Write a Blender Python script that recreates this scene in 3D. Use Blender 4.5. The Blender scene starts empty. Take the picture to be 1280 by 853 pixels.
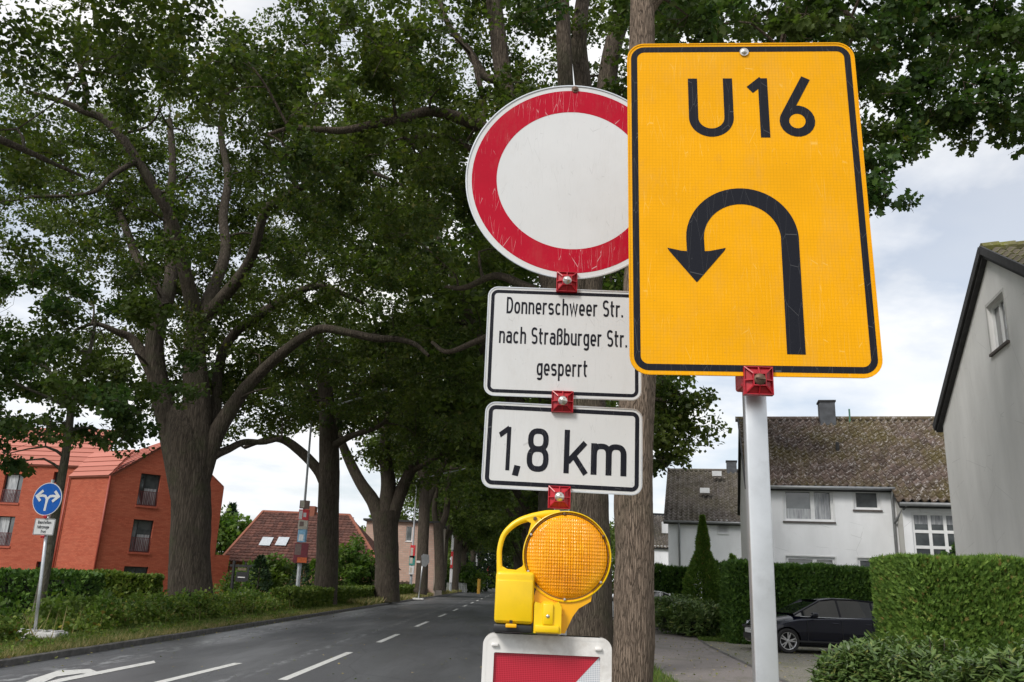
import bpy, bmesh, math, random
import numpy as np
from mathutils import Vector, Matrix
from mathutils.geometry import tessellate_polygon
random.seed(7); rng = np.random.default_rng(11)
SC = bpy.context.scene
COL = SC.collection
# ------------------------------------------------------------------ camera
F_PX = 1050.0; PITCH = math.radians(16.1); ROLL = math.radians(2.5); YAW = math.radians(1.0); EYE = 1.55
_Rz = Matrix.Rotation(YAW, 3, 'Z')
_F = _Rz @ Vector((0, math.cos(PITCH), math.sin(PITCH)))
_U0 = Vector((0, -math.sin(PITCH), math.cos(PITCH)))
_R = _Rz @ (math.cos(ROLL) * Vector((1, 0, 0)) + math.sin(ROLL) * _U0)
_U = _Rz @ (-math.sin(ROLL) * Vector((1, 0, 0)) + math.cos(ROLL) * _U0)
EYEP = Vector((0, 0, EYE))
cam_d = bpy.data.cameras.new('camera'); cam = bpy.data.objects.new('camera', cam_d); COL.objects.link(cam)
cam_d.sensor_width = 36; cam_d.lens = F_PX / 1280 * 36; cam_d.clip_start = 0.05; cam_d.clip_end = 3000
m = Matrix((( _R.x, _U.x, -_F.x, 0), (_R.y, _U.y, -_F.y, 0), (_R.z, _U.z, -_F.z, EYE), (0, 0, 0, 1)))
cam.matrix_world = m
SC.camera = cam
# ------------------------------------------------------------------ light
SUN_EL = math.radians(42); SUN_AZ = math.radians(221)      # azimuth from +Y, clockwise: behind the camera, a little left
W = bpy.data.worlds.new('World'); SC.world = W; W.use_nodes = True
wn = W.node_tree.nodes; wl = W.node_tree.links; wn.clear()
def wnode(t, **k):
    n = wn.new(t)
    for a, b in k.items(): setattr(n, a, b)
    return n
sky = wnode('ShaderNodeTexSky', sky_type='NISHITA', sun_disc=False, sun_elevation=SUN_EL, sun_rotation=SUN_AZ)
sky.air_density = 1.0; sky.dust_density = 1.5
tc = wnode('ShaderNodeTexCoord')
sep = wnode('ShaderNodeSeparateXYZ'); wl.new(tc.outputs['Generated'], sep.inputs[0])
zz = wnode('ShaderNodeMath', operation='MAXIMUM'); wl.new(sep.outputs[2], zz.inputs[0]); zz.inputs[1].default_value = 0.0
zp = wnode('ShaderNodeMath', operation='ADD'); wl.new(zz.outputs[0], zp.inputs[0]); zp.inputs[1].default_value = 0.22
dx = wnode('ShaderNodeMath', operation='DIVIDE'); wl.new(sep.outputs[0], dx.inputs[0]); wl.new(zp.outputs[0], dx.inputs[1])
dy = wnode('ShaderNodeMath', operation='DIVIDE'); wl.new(sep.outputs[1], dy.inputs[0]); wl.new(zp.outputs[0], dy.inputs[1])
cmb = wnode('ShaderNodeCombineXYZ'); wl.new(dx.outputs[0], cmb.inputs[0]); wl.new(dy.outputs[0], cmb.inputs[1])
n1 = wnode('ShaderNodeTexNoise'); n1.inputs['Scale'].default_value = 1.15; n1.inputs['Detail'].default_value = 7; n1.inputs['Roughness'].default_value = 0.56; n1.inputs['Distortion'].default_value = 0.25
wl.new(cmb.outputs[0], n1.inputs['Vector'])
r1 = wnode('ShaderNodeValToRGB'); r1.color_ramp.elements[0].position = 0.38; r1.color_ramp.elements[1].position = 0.53
r1.color_ramp.elements[0].color = (0.44, 0.44, 0.44, 1)
wl.new(n1.outputs['Fac'], r1.inputs[0])
n2 = wnode('ShaderNodeTexNoise'); n2.inputs['Scale'].default_value = 1.9; n2.inputs['Detail'].default_value = 5; n2.inputs['Roughness'].default_value = 0.5
mp = wnode('ShaderNodeMapping'); mp.inputs['Location'].default_value = (5.3, 2.1, 0); wl.new(cmb.outputs[0], mp.inputs[0]); wl.new(mp.outputs[0], n2.inputs['Vector'])
r2 = wnode('ShaderNodeValToRGB')
r2.color_ramp.elements[0].position = 0.33; r2.color_ramp.elements[0].color = (0.66, 0.70, 0.765, 1)
r2.color_ramp.elements[1].position = 0.66; r2.color_ramp.elements[1].color = (0.89, 0.88, 0.86, 1)
wl.new(n2.outputs['Fac'], r2.inputs[0])
cs = wnode('ShaderNodeVectorMath', operation='SCALE'); wl.new(r2.outputs[0], cs.inputs[0]); cs.inputs['Scale'].default_value = 9.9
mx = wnode('ShaderNodeMixRGB'); wl.new(r1.outputs[0], mx.inputs[0]); wl.new(sky.outputs[0], mx.inputs[1]); wl.new(cs.outputs[0], mx.inputs[2])
bg = wnode('ShaderNodeBackground'); bg.inputs['Strength'].default_value = 0.10; wl.new(mx.outputs[0], bg.inputs[0])
wo = wnode('ShaderNodeOutputWorld'); wl.new(bg.outputs[0], wo.inputs[0])
sd = bpy.data.lights.new('sun', 'SUN'); sd.energy = 2.1; sd.angle = math.radians(18); sd.color = (1.0, 0.955, 0.89)
sun = bpy.data.objects.new('sun', sd); COL.objects.link(sun)
_sv = Vector((math.sin(SUN_AZ) * math.cos(SUN_EL), math.cos(SUN_AZ) * math.cos(SUN_EL), math.sin(SUN_EL)))
sun.rotation_euler = _sv.to_track_quat('Z', 'Y').to_euler()
SC.view_settings.view_transform = 'Standard'; SC.view_settings.look = 'None'; SC.view_settings.gamma = 1; SC.view_settings.exposure = 0.42
SC.render.engine = 'CYCLES'
SC.cycles.max_bounces = 6; SC.cycles.diffuse_bounces = 3; SC.cycles.transparent_max_bounces = 4; SC.cycles.transmission_bounces = 3; SC.cycles.glossy_bounces = 3

# ------------------------------------------------------------------ survey helpers: sight line to a place at depth Y / on a plane
def at_r(Cn, ang):
    """like at(), but in the frame of a house turned by ang about its corner Cn"""
    Ri = Matrix.Rotation(-ang, 3, 'Z'); Cv = Vector(Cn)
    def f(x, y, Y):
        e = Ri @ (EYEP - Cv) + Cv; d = Ri @ ray(x, y); return e + d * ((Y - e.y) / d.y)
    return f
def ray(x, y): return _F + _R * ((x - 640) / F_PX) - _U * ((y - 426.5) / F_PX)
def at(x, y, Y): d = ray(x, y); return EYEP + d * (Y / d.y)
def gp(x, y, z=0.0): d = ray(x, y); return EYEP + d * ((z - EYE) / d.z)
def onpl(x, y, p, n): d = ray(x, y); return EYEP + d * ((Vector(p) - EYEP).dot(Vector(n)) / d.dot(Vector(n)))
def wid(px, P): return px / 2 * (Vector(P) - EYEP).dot(_F) / F_PX

# ------------------------------------------------------------------ materials
MATS = {}
class NT:
    def __init__(s, name):
        s.m = bpy.data.materials.new(name); s.m.use_nodes = True
        s.n = s.m.node_tree.nodes; s.l = s.m.node_tree.links
        s.b = s.n['Principled BSDF']; s.out = s.n['Material Output']; MATS[name] = s.m
        s.tc = None
    def coord(s, scale=(1, 1, 1), kind='Object', loc=(0, 0, 0), rot=(0, 0, 0)):
        if not s.tc: s.tc = s.n.new('ShaderNodeTexCoord')
        mp = s.n.new('ShaderNodeMapping'); mp.inputs['Scale'].default_value = scale; mp.inputs['Location'].default_value = loc; mp.inputs['Rotation'].default_value = rot
        if kind == 'World':
            g = s.n.new('ShaderNodeNewGeometry'); s.l.new(g.outputs['Position'], mp.inputs[0])
        else: s.l.new(s.tc.outputs[kind], mp.inputs[0])
        return mp.outputs[0]
    def noise(s, vec, scale, detail=4, rough=.55, dist=0):
        t = s.n.new('ShaderNodeTexNoise'); t.inputs['Scale'].default_value = scale; t.inputs['Detail'].default_value = detail
        t.inputs['Roughness'].default_value = rough; t.inputs['Distortion'].default_value = dist; s.l.new(vec, t.inputs['Vector']); return t.outputs['Fac']
    def voro(s, vec, scale, feat='F1', out='Distance', rnd=1):
        t = s.n.new('ShaderNodeTexVoronoi'); t.feature = feat; t.inputs['Scale'].default_value = scale; t.inputs['Randomness'].default_value = rnd
        s.l.new(vec, t.inputs['Vector']); return t.outputs[out]
    def island(s):
        g = s.n.new('ShaderNodeNewGeometry'); return g.outputs['Random Per Island']
    def ramp(s, fac, stops):
        r = s.n.new('ShaderNodeValToRGB'); e = r.color_ramp.elements
        while len(e) < len(stops): e.new(.5)
        for i, (p, c) in enumerate(stops):
            e[i].position = p; e[i].color = (c, c, c, 1) if isinstance(c, (int, float)) else (*c, 1)
        s.l.new(fac, r.inputs[0]); return r.outputs[0]
    def mix(s, fac, a, b, mode='MIX'):
        x = s.n.new('ShaderNodeMixRGB'); x.blend_type = mode
        for i, v in ((0, fac), (1, a), (2, b)):
            if isinstance(v, (int, float)): x.inputs[i].default_value = v if i == 0 else (v, v, v, 1)
            elif isinstance(v, tuple): x.inputs[i].default_value = (*v, 1)
            else: s.l.new(v, x.inputs[i])
        return x.outputs[0]
    def math(s, op, a, b=0.0):
        x = s.n.new('ShaderNodeMath'); x.operation = op
        for i, v in ((0, a), (1, b)):
            if isinstance(v, (int, float)): x.inputs[i].default_value = v
            else: s.l.new(v, x.inputs[i])
        return x.outputs[0]
    def bump(s, h, strength=.3, dist=.01):
        b = s.n.new('ShaderNodeBump'); b.inputs['Strength'].default_value = strength; b.inputs['Distance'].default_value = dist
        s.l.new(h, b.inputs['Height']); s.l.new(b.outputs[0], s.b.inputs['Normal']); return b.outputs[0]
    def set(s, **k):
        for a, v in k.items():
            a = {'col': 'Base Color', 'rough': 'Roughness', 'metal': 'Metallic', 'spec': 'Specular IOR Level', 'coat': 'Coat Weight', 'emit': 'Emission Color', 'es': 'Emission Strength', 'trans': 'Transmission Weight', 'alpha': 'Alpha', 'ior': 'IOR'}[a]
            if isinstance(v, (int, float)): s.b.inputs[a].default_value = v
            elif isinstance(v, tuple): s.b.inputs[a].default_value = (*v, 1)
            else: s.l.new(v, s.b.inputs[a])
        return s.m
def plain(name, col, rough=.5, metal=0, var=.12, scale=6, spec=.5, dirt=None):
    t = NT(name); c = t.coord()
    n = t.noise(c, scale, 5)
    lo = tuple(x * (1 - var) for x in col); hi = tuple(min(1, x * (1 + var)) for x in col)
    o = t.ramp(n, [(.3, lo), (.7, hi)])
    if dirt:
        o = t.mix(t.ramp(t.noise(c, scale * .6, 7, .7), [(.52, 0.0), (.72, dirt[1])]), o, dirt[0])
    return t.set(col=o, rough=rough, metal=metal, spec=spec)
def leafmat(name, stops, trans=.45, rough=.55, tcol=1.6, spec=.3):
    t = NT(name); f = t.island(); c = t.ramp(f, stops)
    big = t.noise(t.coord((1, 1, 1), 'World'), .55, 2)
    c = t.mix(t.ramp(big, [(.40, 0.0), (.62, .55)]), c, (.125, .155, .03), 'MIX') if trans > .3 else c
    c = t.mix(t.ramp(t.noise(t.coord((1, 1, 1), 'World', loc=(9, 3, 5)), .9, 2), [(.42, 0.0), (.66, .6)]), c, (.022, .042, .012), 'MIX') if trans > .3 else c
    t.set(col=c, rough=rough, spec=spec)
    tr = t.n.new('ShaderNodeBsdfTranslucent')
    t.l.new(t.mix(1.0, c, (tcol, tcol * 1.15, tcol * .55), 'MULTIPLY'), tr.inputs[0])
    mxs = t.n.new('ShaderNodeMixShader'); mxs.inputs[0].default_value = trans
    t.l.new(t.b.outputs[0], mxs.inputs[1]); t.l.new(tr.outputs[0], mxs.inputs[2]); t.l.new(mxs.outputs[0], t.out.inputs[0])
    return t.m
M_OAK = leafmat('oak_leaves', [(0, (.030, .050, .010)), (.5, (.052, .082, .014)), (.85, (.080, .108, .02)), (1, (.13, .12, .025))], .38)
M_OAKF = leafmat('oak_leaves_far_sunlit', [(0, (.05, .085, .02)), (.6, (.09, .14, .03)), (1, (.15, .18, .045))], .38)  # oak leaf colour lightened: sunlight on the far crowns is put into it
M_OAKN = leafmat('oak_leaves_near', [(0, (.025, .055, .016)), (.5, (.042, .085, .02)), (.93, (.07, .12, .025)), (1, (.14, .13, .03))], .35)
M_GARDEN = leafmat('garden_leaves', [(0, (.05, .11, .018)), (.6, (.09, .17, .03)), (1, (.15, .22, .05))], .4)
M_DARKCON = leafmat('spruce_needles', [(0, (.015, .035, .015)), (1, (.035, .07, .03))], .1)
M_THUJA = leafmat('thuja_sprays', [(0, (.055, .11, .018)), (.5, (.115, .20, .036)), (.95, (.20, .30, .06)), (1, (.25, .16, .06))], .25, .65)
M_THUJAD = leafmat('thuja_dark', [(0, (.032, .075, .015)), (.6, (.065, .135, .024)), (1, (.11, .19, .035))], .2, .6)
M_RHODO = leafmat('laurel_leaves', [(0, (.055, .095, .024)), (.5, (.09, .15, .04)), (.9, (.15, .21, .065)), (1, (.24, .25, .07))], .2, .42, spec=.45)
M_BOX = leafmat('box_hedge_leaves', [(0, (.06, .10, .018)), (.6, (.12, .18, .03)), (1, (.19, .22, .05))], .25)
M_WEED = leafmat('weed_leaves', [(0, (.07, .12, .02)), (.5, (.13, .20, .035)), (.88, (.20, .25, .05)), (.98, (.16, .10, .04)), (1, (.40, .34, .05))], .3)
M_GRASS = leafmat('dry_grass', [(0, (.11, .15, .04)), (.4, (.20, .20, .07)), (.8, (.36, .29, .14)), (1, (.46, .36, .22))], .25)
M_GRASSG = leafmat('green_grass', [(0, (.05, .10, .02)), (.7, (.11, .17, .03)), (1, (.2, .22, .06))], .3)
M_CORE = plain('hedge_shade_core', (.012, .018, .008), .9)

def bark(name, c1, c2, moss, sc=1.0):
    t = NT(name); v = t.coord((1, 1, .11))
    n = t.noise(v, 26 * sc, 8, .68, 1.0); vo = t.math('ADD', t.voro(v, 30 * sc, 'DISTANCE_TO_EDGE'), t.math('MULTIPLY', t.noise(t.coord((1, 1, .3)), 60 * sc, 4, .7), .16))
    crack = t.ramp(vo, [(.06, 0.0), (.22, 1.0)])
    c = t.ramp(n, [(.3, c1), (.72, c2)])
    c = t.mix(crack, t.mix(.55, c, (.03, .024, .019)), c)
    w = t.coord((1, 1, 1))
    c = t.mix(t.ramp(t.noise(w, 1.6, 5, .6), [(.52, 0.0), (.75, moss)]), c, (.07, .085, .04))
    h = t.math('ADD', t.math('MULTIPLY', crack, .6), t.math('MULTIPLY', n, .8))
    t.bump(h, .9, .03); return t.set(col=c, rough=.9, spec=.15)
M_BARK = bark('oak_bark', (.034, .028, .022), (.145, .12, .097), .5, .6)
M_BARKN = bark('oak_bark_near', (.09, .066, .05), (.33, .255, .195), .3, 1.7)
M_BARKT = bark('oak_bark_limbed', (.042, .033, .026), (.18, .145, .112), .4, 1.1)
M_BARKY = bark('young_bark', (.10, .09, .065), (.2, .19, .15), .8, 1.5)

t = NT('asphalt'); w = t.coord((1, 1, 1), 'World')
n = t.noise(w, 90, 3, .7); big = t.noise(t.coord((1, .18, 1), 'World'), .8, 5, .6)
c = t.ramp(n, [(.3, (.055, .057, .062)), (.55, (.115, .119, .127)), (.78, (.24, .24, .245))])
c = t.mix(t.ramp(big, [(.38, .0), (.62, .5)]), c, (.06, .061, .066))
sepx = t.n.new('ShaderNodeSeparateXYZ'); t.l.new(w, sepx.inputs[0])
# erased marking bands: scrubbed pale streaks along the kerb side and between the lanes
def band(x0, wd):
    d = t.math('ABSOLUTE', t.math('SUBTRACT', sepx.outputs[0], x0)); return t.ramp(t.math('DIVIDE', d, wd), [(0, 1.0), (1, 0.0)])
blot = t.ramp(t.noise(t.coord((2.2, .5, 1), 'World'), 3.2, 8, .75), [(.50, 0.0), (.60, 1.0)])
bands = t.math('MULTIPLY', blot, t.math('MINIMUM', t.math('ADD', band(-6.75, .45), band(-4.1, .16)), 1.0))
c = t.mix(t.math('MULTIPLY', bands, .8), c, (.36, .37, .38))
wet = t.ramp(t.noise(t.coord((.55, .09, 1), 'World'), 1.3, 4), [(.42, 0.0), (.6, 1.0)])
t.bump(n, .35, .006)
crk = t.ramp(t.voro(t.coord((.5, .16, 1), 'World'), 1.1, 'DISTANCE_TO_EDGE'), [(0, 1.0), (.006, 0.0)])
c = t.mix(t.math('MULTIPLY', crk, .5), c, (.015, .015, .016))
M_ASPH = t.set(col=c, rough=t.ramp(wet, [(0, .42), (1, .62)]), spec=.5)
t = NT('lane_paving'); v = t.coord((1, 1, 1), 'World')
n = t.noise(v, 40, 4, .7); vo = t.voro(v, 6.2, 'DISTANCE_TO_EDGE')
c = t.ramp(n, [(.25, (.13, .115, .108)), (.7, (.27, .24, .23))])
c = t.mix(t.ramp(t.noise(v, 1.1, 6, .7), [(.5, 0.0), (.75, .7)]), c, (.08, .085, .05))
t.bump(n, .4, .006); M_LANE = t.set(col=c, rough=.85)
t = NT('cobble_drive'); v = t.coord((1, 1, 1), 'World')
vo = t.voro(v, 9.0, 'DISTANCE_TO_EDGE', rnd=.6); n = t.noise(v, 30, 4, .7)
joint = t.ramp(vo, [(.0, 0.0), (.07, 1.0)])
c = t.ramp(n, [(.3, (.15, .14, .12)), (.7, (.31, .29, .25))])
c = t.mix(joint, (.055, .06, .03), c); c = t.mix(t.ramp(t.noise(v, .9, 6, .7), [(.48, 0.0), (.7, .6)]), c, (.10, .11, .045))
t.bump(joint, .5, .01); M_COBB = t.set(col=c, rough=.85)
t = NT('soil_ground'); v = t.coord((1, 1, 1), 'World')
c = t.ramp(t.noise(v, 2.5, 7, .7), [(.3, (.05, .06, .022)), (.55, (.10, .10, .04)), (.8, (.15, .12, .06))])
t.bump(t.noise(v, 25, 5, .7), .5, .02); M_SOIL = t.set(col=c, rough=.95)
t = NT('worn_paint'); v = t.coord((1, 1, 1), 'World')
c = t.mix(t.ramp(t.noise(v, 14, 7, .75), [(.52, 0.0), (.72, .75)]), (.66, .66, .64), (.2, .2, .2)); t.bump(t.noise(v, 90, 2), .2, .004)
M_PAINT = t.set(col=c, rough=.6)
M_KERB = plain('kerb_concrete', (.115, .11, .105), .9, var=.35, scale=5, dirt=((.04, .038, .03), .8))
M_CONC = plain('pale_concrete', (.36, .34, .32), .9, var=.2, scale=3)

def sheeting(name, col, var=.05, cell=260, scr=.35, scol=(.75, .75, .74), rough=.3, dirt=.25, grid=.06):
    t = NT(name); v = t.coord((1, .02, 1))
    hexa = t.ramp(t.voro(v, cell, 'DISTANCE_TO_EDGE', rnd=.0), [(0, 1 - grid * 2), (.12, 1.0)])
    big = t.ramp(t.noise(t.coord(), 7, 6, .6), [(.3, 1 - var), (.7, 1.0)])
    c = t.mix(1.0, t.mix(1.0, col, hexa, 'MULTIPLY'), big, 'MULTIPLY')
    m1 = None
    for k, (rz, ms) in enumerate(((.5, .50), (1.9, .53), (-.6, .54))):
        s1 = t.voro(t.coord((9, 1, .9), loc=(k * 3.1, 0, k * 1.7), rot=(0, rz, 0)), 5 + k, 'DISTANCE_TO_EDGE')
        l1 = t.ramp(s1, [(0, 1.0), (.010, 0.0)])
        g1 = t.ramp(t.noise(t.coord(loc=(k * 7, 2, 1)), 9 + 3 * k, 3), [(ms + .03, 0.0), (ms + .09, 1.0)])
        z = t.math('MULTIPLY', l1, g1); m1 = z if m1 is None else t.math('MAXIMUM', m1, z)
    c = t.mix(t.math('MULTIPLY', m1, scr), c, scol)
    dd = t.ramp(t.noise(t.coord((1, 1, .5)), 14, 9, .8), [(.60, 0.0), (.74, 1.0)])
    c = t.mix(t.math('MULTIPLY', dd, dirt), c, (.12, .11, .09)); rim_ = t.ramp(t.noise(t.coord((1.4, 1, .5), loc=(1, 4, 2)), 5, 8, .8), [(.5, 0.0), (.8, .35)]); c = t.mix(rim_, c, t.mix(.5, c, (.3, .27, .2)))
    spk = t.math('MULTIPLY', t.ramp(t.voro(t.coord(), 38), [(.02, 1.0), (.07, 0.0)]), t.ramp(t.noise(t.coord(loc=(3, 3, 3)), 11, 2), [(.55, 0.0), (.6, 1.0)]))
    c = t.mix(t.math('MULTIPLY', spk, .5), c, (.1, .09, .08))
    return t.set(col=c, rough=rough, spec=.12)
M_YEL = sheeting('yellow_sheeting', (.90, .41, .001), .10, 120, .35, (.98, .70, .20), .5, .16, .08)
M_WHT = sheeting('white_sheeting', (.655, .665, .67), .05, 260, .4, (.30, .30, .30), .35, .45, .02)
M_RED = sheeting('red_sheeting', (.47, .006, .026), .12, 220, .5, (.90, .82, .82), .33, .15, .08)
M_BLUE = sheeting('blue_sheeting', (.008, .10, .42), .05, 200, .1, rough=.35, dirt=.05)
t = NT('honeycomb_red'); v = t.coord((1, .02, 1)); h = t.voro(v, 210, 'DISTANCE_TO_EDGE', rnd=0)
c = t.mix(t.ramp(h, [(.05, 1.0), (.16, 0.0)]), (.36, .004, .02), (.60, .04, .07)); M_HRED = t.set(col=c, rough=.3)
t = NT('honeycomb_silver'); v = t.coord((1, .02, 1)); h = t.voro(v, 210, 'DISTANCE_TO_EDGE', rnd=0)
c = t.mix(t.ramp(h, [(.06, 1.0), (.16, 0.0)]), (.42, .45, .5), (.78, .79, .8)); M_HSIL = t.set(col=c, rough=.25)
t = NT('black_print'); v = t.coord(); c = t.mix(t.ramp(t.noise(v, 40, 7, .8), [(.64, 0.0), (.72, .4)]), (.010, .011, .017), (.12, .12, .12))
c = t.mix(t.math('MULTIPLY', t.ramp(t.voro(t.coord((6, 1, 1), rot=(0, .7, 0)), 8, 'DISTANCE_TO_EDGE'), [(0, 1.0), (.008, 0.0)]), .3), c, (.3, .3, .3))
M_BLK = t.set(col=c, rough=.5, spec=.15)
M_ALU = plain('brushed_aluminium', (.60, .62, .64), .38, .75, .10, 9, dirt=((.30, .30, .30), .4))
M_GALV = plain('galvanised_steel', (.42, .44, .46), .5, .6, .15, 8)
M_SIGNBACK = plain('sign_back_grey', (.22, .23, .24), .6, .3)
M_REDPL = plain('red_plastic', (.42, .008, .02), .35, 0, .18, 12, dirt=((.2, .02, .02), .4))
M_BOLT = plain('zinc_bolt', (.62, .60, .56), .3, .9, .15, 60)
M_RUST = plain('rusty_bolt', (.16, .10, .07), .6, .6, .3, 60)
M_LYEL = plain('yellow_lamp_plastic', (.86, .56, .004), .33, 0, .07, 8, dirt=((.42, .25, .01), .22))
M_LORA = plain('amber_lamp_plastic', (.90, .44, .002), .35, 0, .07, 8, dirt=((.35, .13, .01), .3))
M_BLKPL = plain('black_plastic', (.02, .021, .023), .45)
M_WPL = plain('white_plastic_frame', (.74, .73, .71), .5, 0, .06, 7, dirt=((.30, .26, .22), .7))
t = NT('amber_lens'); v = t.coord((1, .02, 1)); 
ch = t.voro(t.coord((1.0, .02, .62)), 170, 'F1', rnd=.12); nn = t.noise(t.coord(), 9, 5, .6)
c = t.ramp(nn, [(.3, (.80, .27, .001)), (.55, (.95, .39, .002)), (.75, (1.0, .52, .01))])
c = t.mix(t.ramp(ch, [(.0, .8), (.35, 0.0)]), c, (1.0, .50, .04)); cell = t.ramp(t.voro(t.coord((1.0, .02, .62)), 170, 'F1', 'Color', .12), [(0, 0.0), (1, 1.0)])
t.bump(ch, .8, .004); M_LENS = t.set(col=c, rough=.22, spec=.4, coat=.15)

t = NT('red_clinker'); v = t.coord()
br = t.n.new('ShaderNodeTexBrick'); br.inputs['Scale'].default_value = 1; br.inputs['Brick Width'].default_value = .25; br.inputs['Row Height'].default_value = .085; br.inputs['Mortar Size'].default_value = .008
br.inputs['Color1'].default_value = (.44, .112, .064, 1); br.inputs['Color2'].default_value = (.33, .076, .044, 1); br.inputs['Mortar'].default_value = (.27, .06, .035, 1); t.l.new(t.coord(kind='UV'), br.inputs[0])
c = t.mix(t.ramp(t.noise(t.coord((.4, .4, 2.5)), 2.4, 5), [(.35, 0.0), (.7, .5)]), br.outputs[0], (.42, .13, .078)); t.bump(br.outputs['Fac'], -.3, .01)
M_CLINK = t.set(col=c, rough=.85, spec=.2)
t = NT('pink_brick'); br = t.n.new('ShaderNodeTexBrick'); br.inputs['Scale'].default_value = 1; br.inputs['Brick Width'].default_value = .5; br.inputs['Row Height'].default_value = .2; br.inputs['Mortar Size'].default_value = .02
br.inputs['Color1'].default_value = (.56, .38, .31, 1); br.inputs['Color2'].default_value = (.48, .31, .25, 1); br.inputs['Mortar'].default_value = (.4, .33, .28, 1); t.l.new(t.coord(kind='UV'), br.inputs[0])
M_PINK = t.set(col=br.outputs[0], rough=.9)
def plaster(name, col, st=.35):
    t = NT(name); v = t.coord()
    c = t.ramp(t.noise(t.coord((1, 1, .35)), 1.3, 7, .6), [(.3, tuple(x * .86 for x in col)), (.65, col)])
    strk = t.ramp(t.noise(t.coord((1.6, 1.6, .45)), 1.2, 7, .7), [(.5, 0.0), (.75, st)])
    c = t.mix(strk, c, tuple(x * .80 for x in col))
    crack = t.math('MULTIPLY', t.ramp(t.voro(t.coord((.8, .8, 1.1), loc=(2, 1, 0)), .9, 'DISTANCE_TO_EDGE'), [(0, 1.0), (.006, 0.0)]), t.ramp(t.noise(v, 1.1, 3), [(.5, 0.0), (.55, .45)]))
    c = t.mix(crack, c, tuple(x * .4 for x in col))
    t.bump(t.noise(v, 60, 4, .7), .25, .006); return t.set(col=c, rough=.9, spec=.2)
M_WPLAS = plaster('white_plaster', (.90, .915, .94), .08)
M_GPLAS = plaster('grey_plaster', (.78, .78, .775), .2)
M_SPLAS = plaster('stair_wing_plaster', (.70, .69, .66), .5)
def roofmat(name, stops, moss, mossc=(.11, .13, .02), pale=.35):
    t = NT(name); v = t.coord(kind='Object')
    c = t.ramp(t.island(), stops)
    n = t.noise(v, .55, 6, .65)
    c = t.mix(t.ramp(n, [(.42, 0.0), (.62, moss)]), c, mossc)
    c = t.mix(t.math('MULTIPLY', t.ramp(t.noise(v, 7, 7, .8), [(.55, 0.0), (.60, 1.0)]), pale), c, (.50, .47, .46))
    t.bump(t.noise(v, 40, 4), .3, .006); return t.set(col=c, rough=.9, spec=.2)
M_ROOF1 = roofmat('mossy_brown_tile', [(0, (.07, .052, .044)), (1, (.15, .112, .098))], .6, (.10, .085, .02), .8)
M_ROOF2 = roofmat('grey_brown_tile', [(0, (.10, .085, .075)), (1, (.17, .15, .135))], .3, (.10, .09, .03), pale=.45)
M_ROOF3 = roofmat('mossy_near_tile', [(0, (.09, .075, .055)), (1, (.16, .14, .11))], .95, (.17, .18, .03), .2)
M_ROOFR = roofmat('red_farmhouse_tile', [(0, (.08, .040, .034)), (1, (.17, .078, .062))], .2, (.10, .07, .06), .12)
M_ROOFP = roofmat('pink_new_tile', [(0, (.38, .14, .105)), (1, (.50, .20, .16))], .0, pale=0)
M_ORTILE = plain('orange_hip_tile', (.27, .10, .065), .9)
M_SLATE = plain('slate_cladding', (.075, .08, .09), .7, var=.3, scale=4)
M_VERGE = plain('dark_verge_board', (.035, .035, .037), .8, var=.3)
M_ZINC = plain('zinc_gutter', (.30, .31, .32), .5, .5)
M_WFRAME = plain('white_window_frame', (.78, .79, .80), .4, var=.04)
M_DFRAME = plain('dark_window_frame', (.03, .03, .034), .5)
M_MAROON = plain('maroon_rail', (.10, .018, .02), .5)
M_SILL = plain('stone_sill', (.10, .085, .08), .8)
M_FGLINK = plain('red_sill', (.36, .08, .045), .8)
t = NT('window_glass'); v = t.coord(); c = t.ramp(t.noise(v, 1.1, 3), [(.4, (.035, .042, .048)), (.6, (.10, .115, .12))]); M_GLASS = t.set(col=c, rough=.06, spec=.9, coat=.6)
t = NT('net_curtain'); c = t.ramp(t.noise(t.coord((5, 5, .6)), 3, 4), [(.35, (.22, .23, .25)), (.7, (.52, .54, .56))]); M_CURT = t.set(col=c, rough=.2, spec=.8)
t = NT('carved_wood'); M_WOOD = plain('weathered_wood', (.15, .115, .08), .9, var=.3, scale=7)
M_WHITEP = plain('white_painted_wood', (.62, .62, .60), .7)
t = NT('navy_car_paint'); t.set(col=(.003, .004, .012), rough=.16, spec=.35, coat=.35); M_NAVY = t.m
t = NT('white_car_paint'); t.set(col=(.72, .73, .74), rough=.2, coat=.8); M_CARW = t.m
t = NT('car_glass'); t.set(col=(.012, .014, .016), rough=.04, spec=.9, coat=.8); M_CGL = t.m
t = NT('tyre_rubber'); M_TYRE = plain('tyre_rubber_black', (.018, .018, .019), .8)
M_ALLOY = plain('alloy_wheel', (.62, .63, .65), .3, .8, .05)
M_CHROME = plain('headlamp_chrome', (.65, .68, .72), .15, .8, .1)
M_FRAMEBK = plain('matt_black_metal', (.015, .015, .017), .5)
def pcol(n, c): return plain(n, c, .45, 0, .25, 14)
M_P = [pcol('poster_maroon', (.20, .035, .05)), pcol('poster_sky', (.22, .45, .66)), pcol('poster_cream', (.52, .48, .42)), pcol('poster_red', (.62, .04, .05)), pcol('poster_brown', (.20, .14, .13)), pcol('poster_orange', (.65, .14, .04)), pcol('poster_teal', (.06, .28, .25)), pcol('poster_white', (.68, .68, .7))]

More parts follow.
